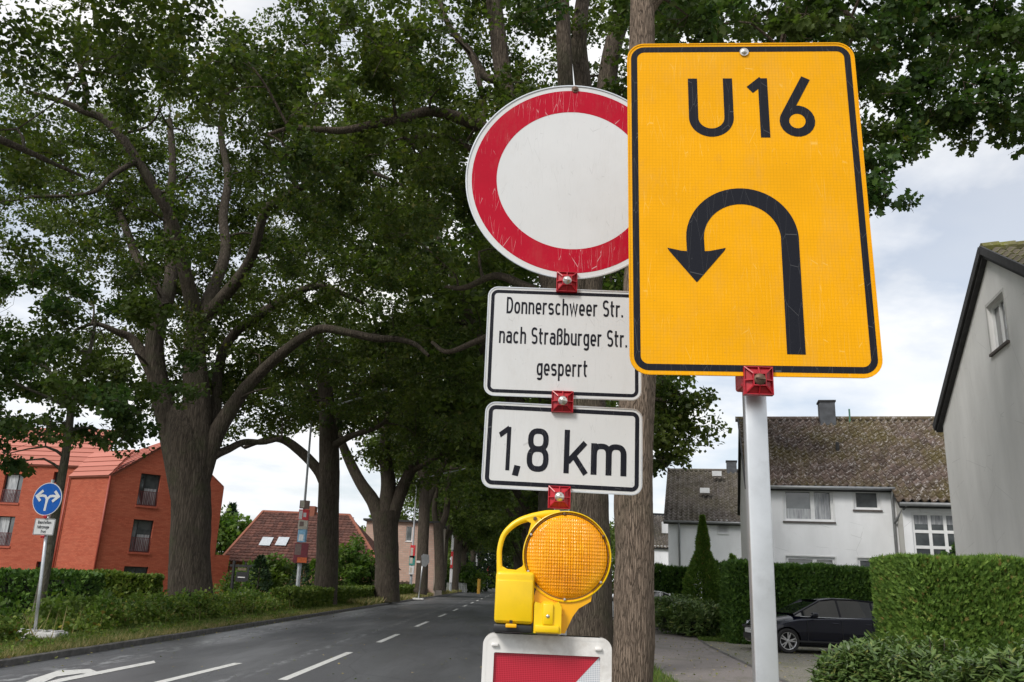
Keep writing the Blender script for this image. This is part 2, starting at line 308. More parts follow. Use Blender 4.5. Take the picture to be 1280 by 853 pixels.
# ------------------------------------------------------------------ mesh building
class MB:
    def __init__(s): s.v = []; s.f = []; s.mi = []; s.uv = None
    def add(s, vs, fs, mi=0):
        o = len(s.v); s.v += [tuple(p) for p in vs]
        for f in fs: s.f.append(tuple(i + o for i in f)); s.mi.append(mi)
    def box(s, a, b, M=None, mi=0):
        x0, y0, z0 = a; x1, y1, z1 = b
        vs = [Vector(p) for p in ((x0, y0, z0), (x1, y0, z0), (x1, y1, z0), (x0, y1, z0), (x0, y0, z1), (x1, y0, z1), (x1, y1, z1), (x0, y1, z1))]
        if M is not None: vs = [M @ p for p in vs]
        s.add(vs, [(0, 3, 2, 1), (4, 5, 6, 7), (0, 1, 5, 4), (1, 2, 6, 5), (2, 3, 7, 6), (3, 0, 4, 7)], mi)
    def bbox(s, a, b, r=.004, seg=2, M=None):
        bm = bmesh.new(); bmesh.ops.create_cube(bm, size=1)
        for v in bm.verts: v.co = Vector([(a[i] + b[i]) / 2 + v.co[i] * (b[i] - a[i]) for i in range(3)])
        bmesh.ops.bevel(bm, geom=bm.edges[:], offset=r, segments=seg, affect='EDGES', profile=.5)
        s.bm(bm, M)
    def bm(s, bm, M=None):
        bm.verts.index_update(); s.add([(M @ v.co if M is not None else v.co) for v in bm.verts], [[v.index for v in f.verts] for f in bm.faces]); bm.free()
    def prism(s, poly, y0, y1, M=None, mi=0, bev=0):
        """polygon in (x,z) extruded from y0 (front) to y1"""
        n = len(poly); P = [Vector((x, y0, z)) for x, z in poly] + [Vector((x, y1, z)) for x, z in poly]
        if M is not None: P = [M @ p for p in P]
        tri = tessellate_polygon([[Vector((x, z, 0)) for x, z in poly]])
        area = sum(poly[i][0] * poly[(i + 1) % n][1] - poly[(i + 1) % n][0] * poly[i][1] for i in range(n))
        fs = []
        for a_, b_, c_ in tri:
            A = (poly[b_][0] - poly[a_][0]) * (poly[c_][1] - poly[a_][1]) - (poly[c_][0] - poly[a_][0]) * (poly[b_][1] - poly[a_][1])
            if A < 0: b_, c_ = c_, b_
            fs.append((a_, b_, c_)); fs.append((a_ + n, c_ + n, b_ + n))
        for i in range(n):
            j = (i + 1) % n
            fs.append((i, i + n, j + n, j) if area > 0 else (j, j + n, i + n, i))
        s.add(P, fs, mi)
    def face(s, poly, y, M=None, mi=0):
        P = [Vector((x, y, z)) for x, z in poly]
        if M is not None: P = [M @ p for p in P]
        fs = []
        for a_, b_, c_ in tessellate_polygon([[Vector((x, z, 0)) for x, z in poly]]):
            A = (poly[b_][0] - poly[a_][0]) * (poly[c_][1] - poly[a_][1]) - (poly[c_][0] - poly[a_][0]) * (poly[b_][1] - poly[a_][1])
            fs.append((a_, b_, c_) if A > 0 else (a_, c_, b_))
        s.add(P, fs, mi)
    def ring(s, outer, inner, y, M=None, mi=0, y1=None):
        n = len(outer)
        P = [Vector((x, y, z)) for x, z in outer] + [Vector((x, y, z)) for x, z in inner]
        fs = [(i, (i + 1) % n, (i + 1) % n + n, i + n) for i in range(n)]
        if y1 is not None:
            P += [Vector((x, y1, z)) for x, z in outer] + [Vector((x, y1, z)) for x, z in inner]
            fs += [((i + 1) % n, i, i + 2 * n, (i + 1) % n + 2 * n) for i in range(n)] + [(i + n, (i + 1) % n + n, (i + 1) % n + 3 * n, i + 3 * n) for i in range(n)]
        if M is not None: P = [M @ p for p in P]
        s.add(P, fs, mi)
    def tube(s, pts, rad, sides=8, sub=1, cap=True, wob=0, ell=None):
        pts = [Vector(p) for p in pts]
        if not hasattr(rad, '__len__'): rad = [rad] * len(pts)
        if len(rad) == 2 and len(pts) > 2: rad = [rad[0] + (rad[1] - rad[0]) * i / (len(pts) - 1) for i in range(len(pts))]
        if sub > 1: pts, rad = catmull(pts, rad, sub)
        n = len(pts); vs = []; prev = None; ph = random.uniform(0, 6)
        for i, p in enumerate(pts):
            tg = (pts[min(i + 1, n - 1)] - pts[max(i - 1, 0)]).normalized()
            if prev is None:
                a = Vector((1, 0, 0)) if abs(tg.x) < .8 else Vector((0, 1, 0)); a = (a - tg * a.dot(tg)).normalized()
            else: a = (prev - tg * prev.dot(tg)).normalized()
            prev = a; b = tg.cross(a)
            for k in range(sides):
                th = 2 * math.pi * k / sides; r = rad[i]
                if wob: r *= 1 + wob * (math.sin(3 * th + ph + i * .13) * .5 + math.sin(7 * th + ph * 2 + i * .21) * .35 + math.sin(13 * th - i * .17) * .25 + random.uniform(-.3, .3))
                vs.append(p + (a * math.cos(th) + b * math.sin(th)) * r)
        fs = [(i * sides + k, i * sides + (k + 1) % sides, (i + 1) * sides + (k + 1) % sides, (i + 1) * sides + k) for i in range(n - 1) for k in range(sides)]
        if cap: fs += [tuple(range(sides))[::-1], tuple((n - 1) * sides + k for k in range(sides))]
        s.add(vs, fs); return pts, rad
    def lathe(s, prof, c, axis='y', n=32, M=None, cap=True):
        """prof: list of (r, h) along axis"""
        vs = []; 
        for r, h in prof:
            for k in range(n):
                a = 2 * math.pi * k / n; x, z = r * math.cos(a), r * math.sin(a)
                p = Vector((x, h, z)) if axis == 'y' else (Vector((x, z, h)) if axis == 'z' else Vector((h, x, z)))
                p = p + Vector(c); vs.append(M @ p if M is not None else p)
        fs = [(i * n + k, i * n + (k + 1) % n, (i + 1) * n + (k + 1) % n, (i + 1) * n + k) for i in range(len(prof) - 1) for k in range(n)]
        if cap and prof[0][0] > 1e-6: fs.append(tuple(range(n)))
        if cap and prof[-1][0] > 1e-6: fs.append(tuple((len(prof) - 1) * n + k for k in range(n)))
        s.add(vs, fs)
    def build(s, name, mat, parent=None, smooth=False, kind=None, loc=None, fixn=False):
        me = bpy.data.meshes.new(name); me.from_pydata(s.v, [], s.f)
        mats = mat if isinstance(mat, (list, tuple)) else [mat]
        for q in mats: me.materials.append(q)
        if len(mats) > 1: me.polygons.foreach_set('material_index', s.mi)
        if fixn:
            bm = bmesh.new(); bm.from_mesh(me); bmesh.ops.remove_doubles(bm, verts=bm.verts, dist=1e-5); bmesh.ops.recalc_face_normals(bm, faces=bm.faces); bm.to_mesh(me); bm.free()
        if s.uv: 
            ul = me.uv_layers.new(name='UVMap'); ul.data.foreach_set('uv', [c for vi in (l.vertex_index for l in me.loops) for c in s.uv(me.vertices[vi].co)])
        if smooth:
            me.shade_smooth()
            if smooth != True: me.set_sharp_from_angle(angle=math.radians(smooth))
        return mk(name, me, parent, kind)
def mk(name, me, parent=None, kind=None):
    o = bpy.data.objects.new(name, me); COL.objects.link(o)
    if parent is not None:
        o.parent = parent; o.matrix_parent_inverse = WM[parent.name].inverted() if parent.name in WM else Matrix()
    if kind: o['kind'] = kind
    return o
WM = {}
def catmull(pts, rad, sub):
    P = [pts[0] * 2 - pts[1]] + list(pts) + [pts[-1] * 2 - pts[-2]]; op = []; orr = []
    for i in range(1, len(P) - 2):
        for k in range(sub):
            t_ = k / sub; a, b, c, d = P[i - 1], P[i], P[i + 1], P[i + 2]
            op.append(.5 * ((2 * b) + (c - a) * t_ + (2 * a - 5 * b + 4 * c - d) * t_ ** 2 + (3 * b - a - 3 * c + d) * t_ ** 3)); orr.append(rad[i - 1] + (rad[i] - rad[i - 1]) * t_)
    op.append(pts[-1]); orr.append(rad[-1]); return op, orr
def empty(name, loc, label, cat, group=None, rz=0):
    o = bpy.data.objects.new(name, None); COL.objects.link(o); o.location = loc; o.rotation_euler = (0, 0, rz); o.empty_display_size = .2
    WM[o.name] = Matrix.Translation(Vector(loc)) @ Matrix.Rotation(rz, 4, 'Z')
    tag(o, label, cat, group); return o
def tag(o, label, cat, group=None, kind=None):
    o['label'] = label; o['category'] = cat
    if group: o['group'] = group
    if kind: o['kind'] = kind
    return o
def dup(o, label, group=None, loc=None, rz=None, scale=None):
    """copy a thing with its parts and sub-parts (shared mesh data)"""
    c = o.copy(); COL.objects.link(c)
    if label: c['label'] = label
    if group: c['group'] = group
    if loc is not None: c.location = loc
    if rz is not None: c.rotation_euler = (0, 0, rz)
    if scale is not None: c.scale = scale
    for ch in list(o.children):
        d = ch.copy(); COL.objects.link(d); d.parent = c
        for g in list(ch.children):
            e = g.copy(); COL.objects.link(e); e.parent = d
    return c
def npmesh(name, V, Fc, mat, parent=None, kind=None):
    """V (n,3), Fc (m,k) uniform polygons"""
    me = bpy.data.meshes.new(name); V = np.ascontiguousarray(V, dtype=np.float32); Fc = np.ascontiguousarray(Fc, dtype=np.int32)
    me.vertices.add(len(V)); me.vertices.foreach_set('co', V.ravel())
    me.loops.add(Fc.size); me.loops.foreach_set('vertex_index', Fc.ravel())
    me.polygons.add(len(Fc)); me.polygons.foreach_set('loop_start', np.arange(0, Fc.size, Fc.shape[1], dtype=np.int32))
    me.update(calc_edges=True); me.materials.append(mat); return mk(name, me, parent, kind)
# ---- leaf clouds
LEAF2 = (np.array([[0, 0, 0], [.42, .45, .06], [0, 1, -.06], [-.42, .45, .06]]), np.array([[0, 1, 2], [0, 2, 3]]))
LOBED = (np.array([[0, 0, 0], [.16, .12, .02], [.40, .34, .07], [.20, .46, .03], [.42, .70, .07], [.18, .84, 0], [0, 1.04, -.06], [-.18, .84, 0], [-.42, .70, .07], [-.20, .46, .03], [-.40, .34, .07], [-.16, .12, .02]]),
         np.array([[0, 1, 11], [1, 2, 3], [3, 4, 5], [5, 6, 7], [7, 8, 9], [9, 10, 11], [1, 3, 9], [1, 9, 11], [3, 5, 7], [3, 7, 9]]))
TUFT = (np.array([[-.10, 0, 0], [.10, 0, 0], [.30, .62, .05], [.06, .5, -.02], [.0, 1, .04], [-.07, .5, -.02], [-.28, .70, .05]]), np.array([[0, 1, 3], [1, 2, 3], [0, 3, 5], [3, 4, 5], [0, 5, 6]]))
LANCE = (np.array([[0, 0, 0], [.15, .35, .03], [.13, .7, .02], [0, 1, -.04], [-.13, .7, .02], [-.15, .35, .03]]), np.array([[0, 1, 5], [1, 2, 4], [1, 4, 5], [2, 3, 4]]))
BLADE = (np.array([[-.06, 0, 0], [.06, 0, 0], [.0, 1, .18]]), np.array([[0, 1, 2]]))
def unit(a): return a / np.maximum(np.linalg.norm(a, axis=-1, keepdims=True), 1e-9)
def scatter(P, D, N, size, tpl):
    """P base points, D direction of leaf axis, N approx normal, size per-leaf"""
    D = unit(D); X = unit(np.cross(D, N)); Nn = np.cross(X, D)
    tv, tf = tpl; n = len(P); s_ = np.asarray(size).reshape(-1, 1, 1) * np.ones((n, 1, 1))
    V = P[:, None, :] + s_ * (tv[None, :, 0:1] * X[:, None, :] + tv[None, :, 1:2] * D[:, None, :] + tv[None, :, 2:3] * Nn[:, None, :])
    Fc = tf[None] + (np.arange(n) * len(tv))[:, None, None]
    return V.reshape(-1, 3), Fc.reshape(-1, tf.shape[1])
def cloud(centers, rad, per, size, tpl, flat=.6, up=.7):
    n = len(centers) * per
    c = np.repeat(np.asarray(centers), per, 0); r = np.repeat(np.asarray(rad), per)[:, None]
    g = unit(rng.normal(size=(n, 3))) * rng.random((n, 1)) ** .5
    g[:, 2] *= flat
    P = c + g * r
    D = g + rng.normal(size=(n, 3)) * .5; D[:, 2] -= .15
    N = rng.normal(size=(n, 3)) * .55; N[:, 2] += up
    return scatter(P, D, N, size * (.5 + .95 * rng.random(n) ** 1.3), tpl)

# ------------------------------------------------------------------ stroke lettering (road sign grotesque)
def se(cx, cy, a, b, t0, t1, k=.78, n=22):
    o = []
    for i in range(n + 1):
        th = math.radians(t0 + (t1 - t0) * i / n); c, s_ = math.cos(th), math.sin(th)
        o.append((cx + a * math.copysign(abs(c) ** k, c), cy + b * math.copysign(abs(s_) ** k, s_)))
    return o
def glyph(ch, w, t_, xh=.72):
    h = t_ / 2; a = w / 2 - h; cx = w / 2
    B = (xh - t_) / 2; full = lambda y0, y1, **k: se(cx, (y0 + y1) / 2, a, (y1 - y0) / 2 - h, 0, 360, **k)
    if ch == 'o': return w, [full(0, xh)]
    if ch == 'c': return w, [se(cx, xh / 2, a, B, 42, 318)]
    if ch == 'e': return w, [[(h, xh * .47), (w - h, xh * .47)] + se(cx, xh / 2, a, B, 0, 312)]
    if ch in 'sS8':
        H = xh if ch == 's' else 1.0; b = (H - t_) / 4; k = .85
        if ch == '8': return w, [se(cx, 1 - h - b * .95, a * .93, b * .95, 0, 360), se(cx, h + b * 1.05, a, b * 1.05, 0, 360)]
        return w, [se(cx, H - h - b, a, b, 32, 262, k) + se(cx, h + b, a, b, 82, -148, k)]
    if ch in 'nhrm':
        H = 1.0 if ch == 'h' else xh; b = .20; cyy = xh - h - b; L = [[(h, 0), (h, H)]]
        if ch == 'r': return w * .72, [L[0], se(h + a * .95, cyy, a * .95, b, 175, 62)]
        if ch == 'm':
            a2 = a * .82; L.append(se(h + a2, cyy, a2, b, 178, 0) + [(h + 2 * a2, 0)]); L.append(se(h + 3 * a2, cyy, a2, b, 178, 0) + [(h + 4 * a2, 0)]); return 4 * a2 + t_, L
        L.append(se(cx, cyy, a, b, 178, 0) + [(w - h, 0)]); return w, L
    if ch == 'u': return w, [[(h, xh)] + se(cx, h + .2, a, .2, 180, 358), [(w - h, 0), (w - h, xh)]]
    if ch == 'b': return w, [[(h, 0), (h, 1)], full(0, xh)]
    if ch == 'p': return w, [[(h, -.27), (h, xh)], full(0, xh)]
    if ch == 'g': return w, [full(0, xh), [(w - h, xh)] + se(cx, -.27 + h + .16, a, .16, 0, -150)]
    if ch == 'a': b = .155; return w, [se(cx, h + b + .03, a, b + .03, 0, 360), [(w - h, 0)] + se(cx, xh - h - .17, a, .17, 0, 145)]
    if ch == 't': return w * .72, [[(w * .25, .95)] + se(w * .25 + a * .75, h + .15, a * .75, .15, 180, 275), [(0, xh - h), (w * .68, xh - h)]]
    if ch == 'f': return w * .7, [[(w * .25, 0)] + se(w * .25 + a * .75, 1 - h - .15, a * .75, .15, 180, 85), [(0, xh - h), (w * .66, xh - h)]]
    if ch == 'l': return w * .45, [[(h, 1)] + se(h + a * .5, h + .12, a * .5, .12, 180, 270)]
    if ch == 'i': return t_ * 1.05, [[(h, 0), (h, xh)], [(h, .86), (h, 1)]]
    if ch == 'z': return w, [[(0, xh - h), (w - h, xh - h), (h, h), (w, h)]]
    if ch == 'w': W_ = w * 1.42; return W_, [[(h * .8, xh), (W_ * .28, h * .6), (W_ * .5, xh - h * .3), (W_ * .72, h * .6), (W_ - h * .8, xh)]]
    if ch == 'k': return w * 1.05, [[(h, 0), (h, 1)], [(w * .98, xh), (h * 1.5, xh * .36)], [(w * .42, xh * .60), (w * 1.02, 0)]]
    if ch == 'D': W_ = w * 1.1; return W_, [[(h, h), (h, 1 - h)] + [(W_ * .4, 1 - h)] + se(W_ * .4, .5, W_ * .6 - h, .5 - h, 90, -90, .85)[1:] + [(h, h)]]
    if ch == 'B': W_ = w * 1.1; return W_, [[(h, h), (h, 1 - h), (W_ * .5, 1 - h)] + se(W_ * .5, .755, W_ * .45 - h, .245 - h, 90, -90)[1:] + [(h, .51)], [(W_ * .5, .51)] + se(W_ * .5, .265, W_ * .5 - h, .265 - h, 90, -90) + [(h, h)]]
    if ch == 'ß': return w, [[(h, 0)] + se(cx, 1 - h - .18, a, .18, 180, -50) + [(cx, .57)] + se(cx, .57 - .235 + .0, a, .25 - h / 4, 70, -100)]
    if ch == 'U': return w, [[(h, 1)] + se(cx, h + a * .95, a, a * .95, 180, 360, 1.0) + [(w - h, 1)]]
    if ch == '1': W_ = w; return W_, [[(W_ - h, 0), (W_ - h, 1)], [(0, .80), (W_ - h, .97)]]
    if ch == '6': R_ = a; return w, [se(cx, h + R_, R_, R_, 0, 360, 1.0), [(h + R_ * .06, h + R_ * 1.35), (w * .80, 1)]]
    if ch == ',': return t_ * 1.3, [[(t_ * .8, .12), (t_ * .45, -.11)]]
    if ch == '.': return t_ * 1.05, [[(h, 0), (h, t_)]]
    if ch == '-': return w * .6, [[(0, xh * .5), (w * .6, xh * .5)]]
    return w, []
def ribbon(path, t_):
    P = [Vector((p[0], p[1])) for p in path]; q = [P[0]]
    for p in P[1:]:
        if (p - q[-1]).length > 1e-4: q.append(p)
    P = q; n = len(P); closed = (P[0] - P[-1]).length < 1e-3
    L = []; Rr = []
    for i in range(n):
        if closed: a_, b_ = P[i - 1 if i > 0 else n - 2], P[i + 1 if i < n - 1 else 1]
        else: a_, b_ = P[max(i - 1, 0)], P[min(i + 1, n - 1)]
        d1 = (P[i] - a_); d2 = (b_ - P[i])
        if d1.length < 1e-6: d1 = d2
        if d2.length < 1e-6: d2 = d1
        d1.normalize(); d2.normalize(); n1_ = Vector((-d1.y, d1.x)); n2_ = Vector((-d2.y, d2.x)); mm = (n1_ + n2_)
        if mm.length < .2: mm = n1_.copy()
        mm.normalize(); ln = min(1 / max(mm.dot(n1_), .35), 2.2) * t_ / 2
        L.append(P[i] + mm * ln); Rr.append(P[i] - mm * ln)
    return L, Rr
def text(mb, s_, x0, x1, base, cap, t_, y, wl_=.46, xh=.72, gap=.11, space=.30, M=None, widths={}):
    items = []; x = 0
    for ch in s_:
        if ch == ' ': x += space; continue
        w_, st = glyph(ch, widths.get(ch, wl_ if ch not in 'S' else wl_ * 1.08), t_, xh)
        items.append((x, st)); x += w_ + gap
    tot = x - gap; sx = (x1 - x0) / tot; k = 0
    for ox, st in items:
        for path in st:
            L, Rr = ribbon(path, t_); yy = y - .00007 * (k % 5); k += 1
            vs = [Vector((x0 + (p.x + ox) * sx, yy, base + p.y * cap)) for p in L] + [Vector((x0 + (p.x + ox) * sx, yy, base + p.y * cap)) for p in Rr]
            if M is not None: vs = [M @ v for v in vs]
            n = len(L); mb.add(vs, [(i + n, i + 1 + n, i + 1, i) for i in range(n - 1)])
def rrect(w, h, r, n=7, cx=0, cz=0):
    o = []
    for qx, qz, a0 in ((1, 1, 0), (-1, 1, 90), (-1, -1, 180), (1, -1, 270)):
        for i in range(n + 1):
            a = math.radians(a0 + 90 * i / n); o.append((cx + qx * (w / 2 - r) + r * math.cos(a), cz + qz * (h / 2 - r) + r * math.sin(a)))
    return o
def circ(r, n=72, cx=0, cz=0): return [(cx + r * math.cos(2 * math.pi * i / n), cz + r * math.sin(2 * math.pi * i / n)) for i in range(n)]
# ================================================================== THE SETTING
def sm(x): x = max(0, min(1, x)); return x * x * (3 - 2 * x)
def gz(x, y): return -0.03 - 0.55 * sm((-x - 11.0) / 4) * sm((y - 34) / 12)
KX = -7.68          # left kerb line
def grid_sheet(name, xs, ys, zf, mat, kind='structure'):
    mb = MB(); nx = len(xs)
    vs = [(x, y, zf(x, y)) for y in ys for x in xs]
    fs = [(j * nx + i, j * nx + i + 1, (j + 1) * nx + i + 1, (j + 1) * nx + i) for j in range(len(ys) - 1) for i in range(nx - 1)]
    mb.add(vs, fs); return mb.build(name, mat, kind=kind)
grid_sheet('ground', [-900, -300, -100, -60, -40, -30, -24, -20, -17, -15, -13, -11, -8, 0, 8, 20, 60, 300, 900], [-200, -40, 0, 20, 30, 34, 37, 40, 43, 46, 50, 60, 80, 120, 200, 500, 1500], gz, M_SOIL)
# slightly cambered carriageway running away from the camera
ys_r = [-30, -10, 0, 10, 15, 20, 25, 30, 40, 50, 70, 100, 150, 220, 320, 420]
def bend(y): return 0.0 if y < 90 else 0.00012 * (y - 90) ** 2
def road_z(x, y): return 0.05 - 0.0016 * (x + 3.6) ** 2
mbr = MB(); xs_r = [-7.70, -6.5, -5.2, -3.9, -2.6, -1.3, 0.08]
vs = [(x - bend(y), y, road_z(x, y)) for y in ys_r for x in xs_r]; nx = len(xs_r)
mbr.add(vs, [(j * nx + i, j * nx + i + 1, (j + 1) * nx + i + 1, (j + 1) * nx + i) for j in range(len(ys_r) - 1) for i in range(nx - 1)])
mbr.build('road', M_ASPH, kind='structure', smooth=True)
def mark(name, polys):
    mb = MB()
    for poly in polys:
        tri = tessellate_polygon([[Vector((x, y, 0)) for x, y in poly]])
        for t3 in tri:
            A = (poly[t3[1]][0] - poly[t3[0]][0]) * (poly[t3[2]][1] - poly[t3[0]][1]) - (poly[t3[2]][0] - poly[t3[0]][0]) * (poly[t3[1]][1] - poly[t3[0]][1])
            t3 = t3 if A > 0 else (t3[0], t3[2], t3[1])
            mb.add([(poly[i][0], poly[i][1], road_z(*poly[i]) + .005) for i in t3], [(0, 1, 2)])
    return mb.build(name, M_PAINT, kind='structure')
def rq(x0, y0, x1, y1, w): return [(x0 - w / 2, y0), (x0 + w / 2, y0), (x1 + w / 2, y1), (x1 - w / 2, y1)]
y = 13.0 - 9 * 2
k = 0
for a_, b_ in ((13.2, 18.4), (21.5, 25.0), (29.3, 33.2), (38, 41.8), (46.5, 50), (55, 59), (64, 68), (73, 77), (82, 86), (92, 96), (102, 106), (113, 117), (124, 128), (5, 9)):
    xc = -3.38 if a_ < 15 else -3.28
    for s_ in (0, 1):
        pass
    mark('road_marking', [[(xc - .07 - bend(a_), a_), (xc + .07 - bend(a_), a_), (xc + .07 - bend(b_), b_), (xc - .07 - bend(b_), b_)]])
mark('road_marking', [rq(-4.86, 11.8, -4.70, 15.3, .15)])
mark('road_marking', [rq(-4.5, 5.0, -4.86, 9.0, .15)])
sh = [gp(*p) for p in ((192, 829.5), (75, 852.5), (40, 862), (52, 862), (95, 853), (194, 832.5))]
mark('lane_arrow', [[(p.x, p.y) for p in sh], [(p.x, p.y) for p in [gp(*q) for q in ((112, 840), (72, 842), (42, 852), (20, 862), (44, 862), (70, 850), (100, 846), (128, 847))]]])
# kerb: single stones
def kstone():
    mb = MB(); mb.bbox((-.075, 0.004, -.10), (.075, .996, .13), .018, 2); return mb
kb = kstone().build('kerb_stone', M_KERB); kmesh = kb.data
kerb = empty('kerb', (KX, 0, 0), 'weathered concrete kerb of single stones along the left edge of the road', 'kerb'); kerb['kind'] = 'structure'
del kerb['category']
first = True
for i in range(8, 70):
    o = kb if first else kb.copy()
    if not first: COL.objects.link(o)
    first = False; o.parent = kerb; o.location = (-.075 + random.uniform(-.006, .006) - 0, i, random.uniform(-.006, .004)); o.rotation_euler = (0, random.uniform(-.02, .02), random.uniform(-.004, .004))
mb = MB()
for i in range(70, 240, 10): mb.box((KX - .15 - bend(i), i, -.05), (KX - bend(i), i + 10.0, .12))
mb.build('kerb_stone', M_KERB, kerb, kind='stuff').matrix_parent_inverse = WM[kerb.name].inverted()
mb = MB()
for i in range(-10, 240, 10): mb.box((.08 - bend(i), i, -.05), (.22 - bend(i), i + 10.0, .11))
k2 = mb.build('right_kerb', M_KERB, kind='structure')
# verges (raised) and paths
def vz(x, y): return .10 + .03 * math.sin(x * 2.1 + y * .7)
grid_sheet('verge', [KX - .15, -8.4, -9.0, -9.6, -10.4], list(np.arange(6, 60, 2.0)) + [70, 90, 120, 180, 240], lambda x, y: (vz(x, y) if x < KX - .3 else .10), M_SOIL)
grid_sheet('right_verge', [.22, .9, 1.7, 2.4, 2.75], [-6, 0, 6, 12, 18, 24, 32, 45, 70, 120, 240], lambda x, y: .09, M_SOIL)
grid_sheet('cycle_path', [-10.4, -13.2], [-5, 20, 30, 33, 36, 40, 48, 60, 100, 240], lambda x, y: max(gz(x, y), -.6) + .035, M_CONC)
def strip(name, L, Rr, z, mat):
    mb = MB(); n = len(L); mb.add([(x, y, z) for x, y in L] + [(x, y, z) for x, y in Rr], [(i, i + n, i + 1 + n, i + 1) for i in range(n - 1)]); return mb.build(name, mat, kind='structure')
strip('access_lane', [(2.75, -6), (2.75, 14), (2.85, 20), (3.5, 28), (4.6, 38), (6.4, 60), (8, 90)], [(4.7, -6), (4.75, 14), (5.1, 19), (5.7, 26.7), (7.0, 36), (9.4, 60), (12, 90)], .055, M_LANE)
strip('driveway', [(4.68, -6), (4.73, 14), (5.08, 19), (5.68, 26.7), (5.9, 28.5)], [(16, -6), (16, 14), (16, 19), (16, 26.7), (16, 28.5)], .045, M_COBB)
strip('lane_edging', [(4.66, 10), (4.71, 14), (5.06, 19), (5.66, 26.7), (6.96, 36)], [(4.76, 10), (4.81, 14), (5.16, 19), (5.76, 26.7), (7.06, 36)], .066, M_KERB)
strip('lawn', [(5.95, 28.5), (7.1, 36), (9, 60)], [(12, 28.5), (12, 36), (12, 60)], .05, plain('lawn_green', (.12, .17, .035), .95, var=.4, scale=3))

# ================================================================== SIGNS
def basis(loc, yaw, pit, rol):
    return Matrix.Translation(Vector(loc)) @ Matrix.Rotation(yaw, 4, 'Z') @ Matrix.Rotation(pit, 4, 'X') @ Matrix.Rotation(rol, 4, 'Y')
R_ = math.radians
def clamp(parent, M, x, z, s_=.036, bolt=M_BOLT, rib=None):
    """ribbed red pyramid clamp; front towards -y"""
    c = MB(); o = s_; i_ = s_ * .42; d = .020
    P = [Vector(p) for p in ((x - o, -.004, z - o), (x + o, -.004, z - o), (x + o, -.004, z + o), (x - o, -.004, z + o), (x - i_, -d, z - i_), (x + i_, -d, z - i_), (x + i_, -d, z + i_), (x - i_, -d, z + i_), (x - o, .012, z - o), (x + o, .012, z - o), (x + o, .012, z + o), (x - o, .012, z + o))]
    # sunk faces between ribs
    for k in range(4, 8): P[k] = Vector((P[k].x, -d * .40, P[k].z))
    for k in range(0, 4): P[k] = Vector((P[k].x, -.001, P[k].z))
    c.add([M @ p for p in P], [(0, 1, 5, 4), (1, 2, 6, 5), (2, 3, 7, 6), (3, 0, 4, 7), (4, 5, 6, 7), (8, 9, 1, 0), (9, 10, 2, 1), (10, 11, 3, 2), (11, 8, 0, 3)])
    for ax in range(8):
        a = math.radians(45 * ax); ln = o * (1.38 if ax % 2 else .98); r0 = i_ * (1.35 if ax % 2 else .95)
        Q = Matrix.Translation((x, 0, z)) @ Matrix.Rotation(-a, 4, 'Y')
        w = .0014
        vs = [(r0, -d * .98, -w), (r0, -d * .98, w), (ln, -.0075, w), (ln, -.0075, -w), (r0, 0, -w), (r0, 0, w), (ln, .002, w), (ln, .002, -w)]
        c.add([M @ Q @ Vector(p) for p in vs], [(0, 3, 2, 1), (0, 4, 7, 3), (1, 2, 6, 5), (2, 3, 7, 6), (0, 1, 5, 4)])
    c.ring([(x + a_, z + b_) for a_, b_ in ((-o, -o), (o, -o), (o, o), (-o, o))], [(x + a_ * .94, z + b_ * .94) for a_, b_ in ((-o, -o), (o, -o), (o, o), (-o, o))], -.0075, M, y1=.0)
    c.ring([(x + a_ * 1.08, z + b_ * 1.08) for a_, b_ in ((-i_, -i_), (i_, -i_), (i_, i_), (-i_, i_))], [(x + a_ * .9, z + b_ * .9) for a_, b_ in ((-i_, -i_), (i_, -i_), (i_, i_), (-i_, i_))], -d, M, y1=-.004)
    cl = c.build('clamp', M_REDPL, parent)
    b = MB(); b.lathe([(.0001, -.0275), (.006, -.027), (.010, -.024), (.0135, -.0215), (.0145, -.019), (.0145, -.010)], (x, 0, z), n=20, M=M)
    b.box((x - .011, -.0305, z - .0018), (x + .011, -.0235, z + .0018), M @ Matrix.Translation((x, 0, z)) @ Matrix.Rotation(.1, 4, 'Y') @ Matrix.Translation((-x, 0, -z)))
    b.build('bolt', bolt, cl, smooth=40)
def bolt_part(parent, M, x, z, r=.009, mat=None):
    b = MB(); b.lathe([(.0001, -.010), (r * .6, -.0095), (r * .95, -.007), (r, -.004), (r * 1.5, -.004), (r * 1.5, -.0016)], (x, 0, z), n=18, M=M); b.build('bolt', mat or M_BOLT, parent, smooth=40)
def plate(parent, M, w, h, r, col, edge=None, th=.003, name='panel'):
    b = MB(); b.prism(rrect(w, h, r), 0, th, M); p = b.build(name, [col], parent)
    e = MB(); e.ring(rrect(w + .004, h + .004, r + .002), rrect(w - .003, h - .003, r - .0015), -.0016, M, y1=.0035)
    e.ring(rrect(w + .004, h + .004, r + .002), rrect(w - .05, h - .05, r), .0036, M)
    e.build('edge', edge or col, parent); return p
def border(parent, M, w, h, r, inset, bw):
    b = MB(); b.ring(rrect(w - 2 * inset, h - 2 * inset, max(r - inset, .004)), rrect(w - 2 * inset - 2 * bw, h - 2 * inset - 2 * bw, max(r - inset - bw, .003)), -.0005, M); b.build('border', M_BLK, parent)

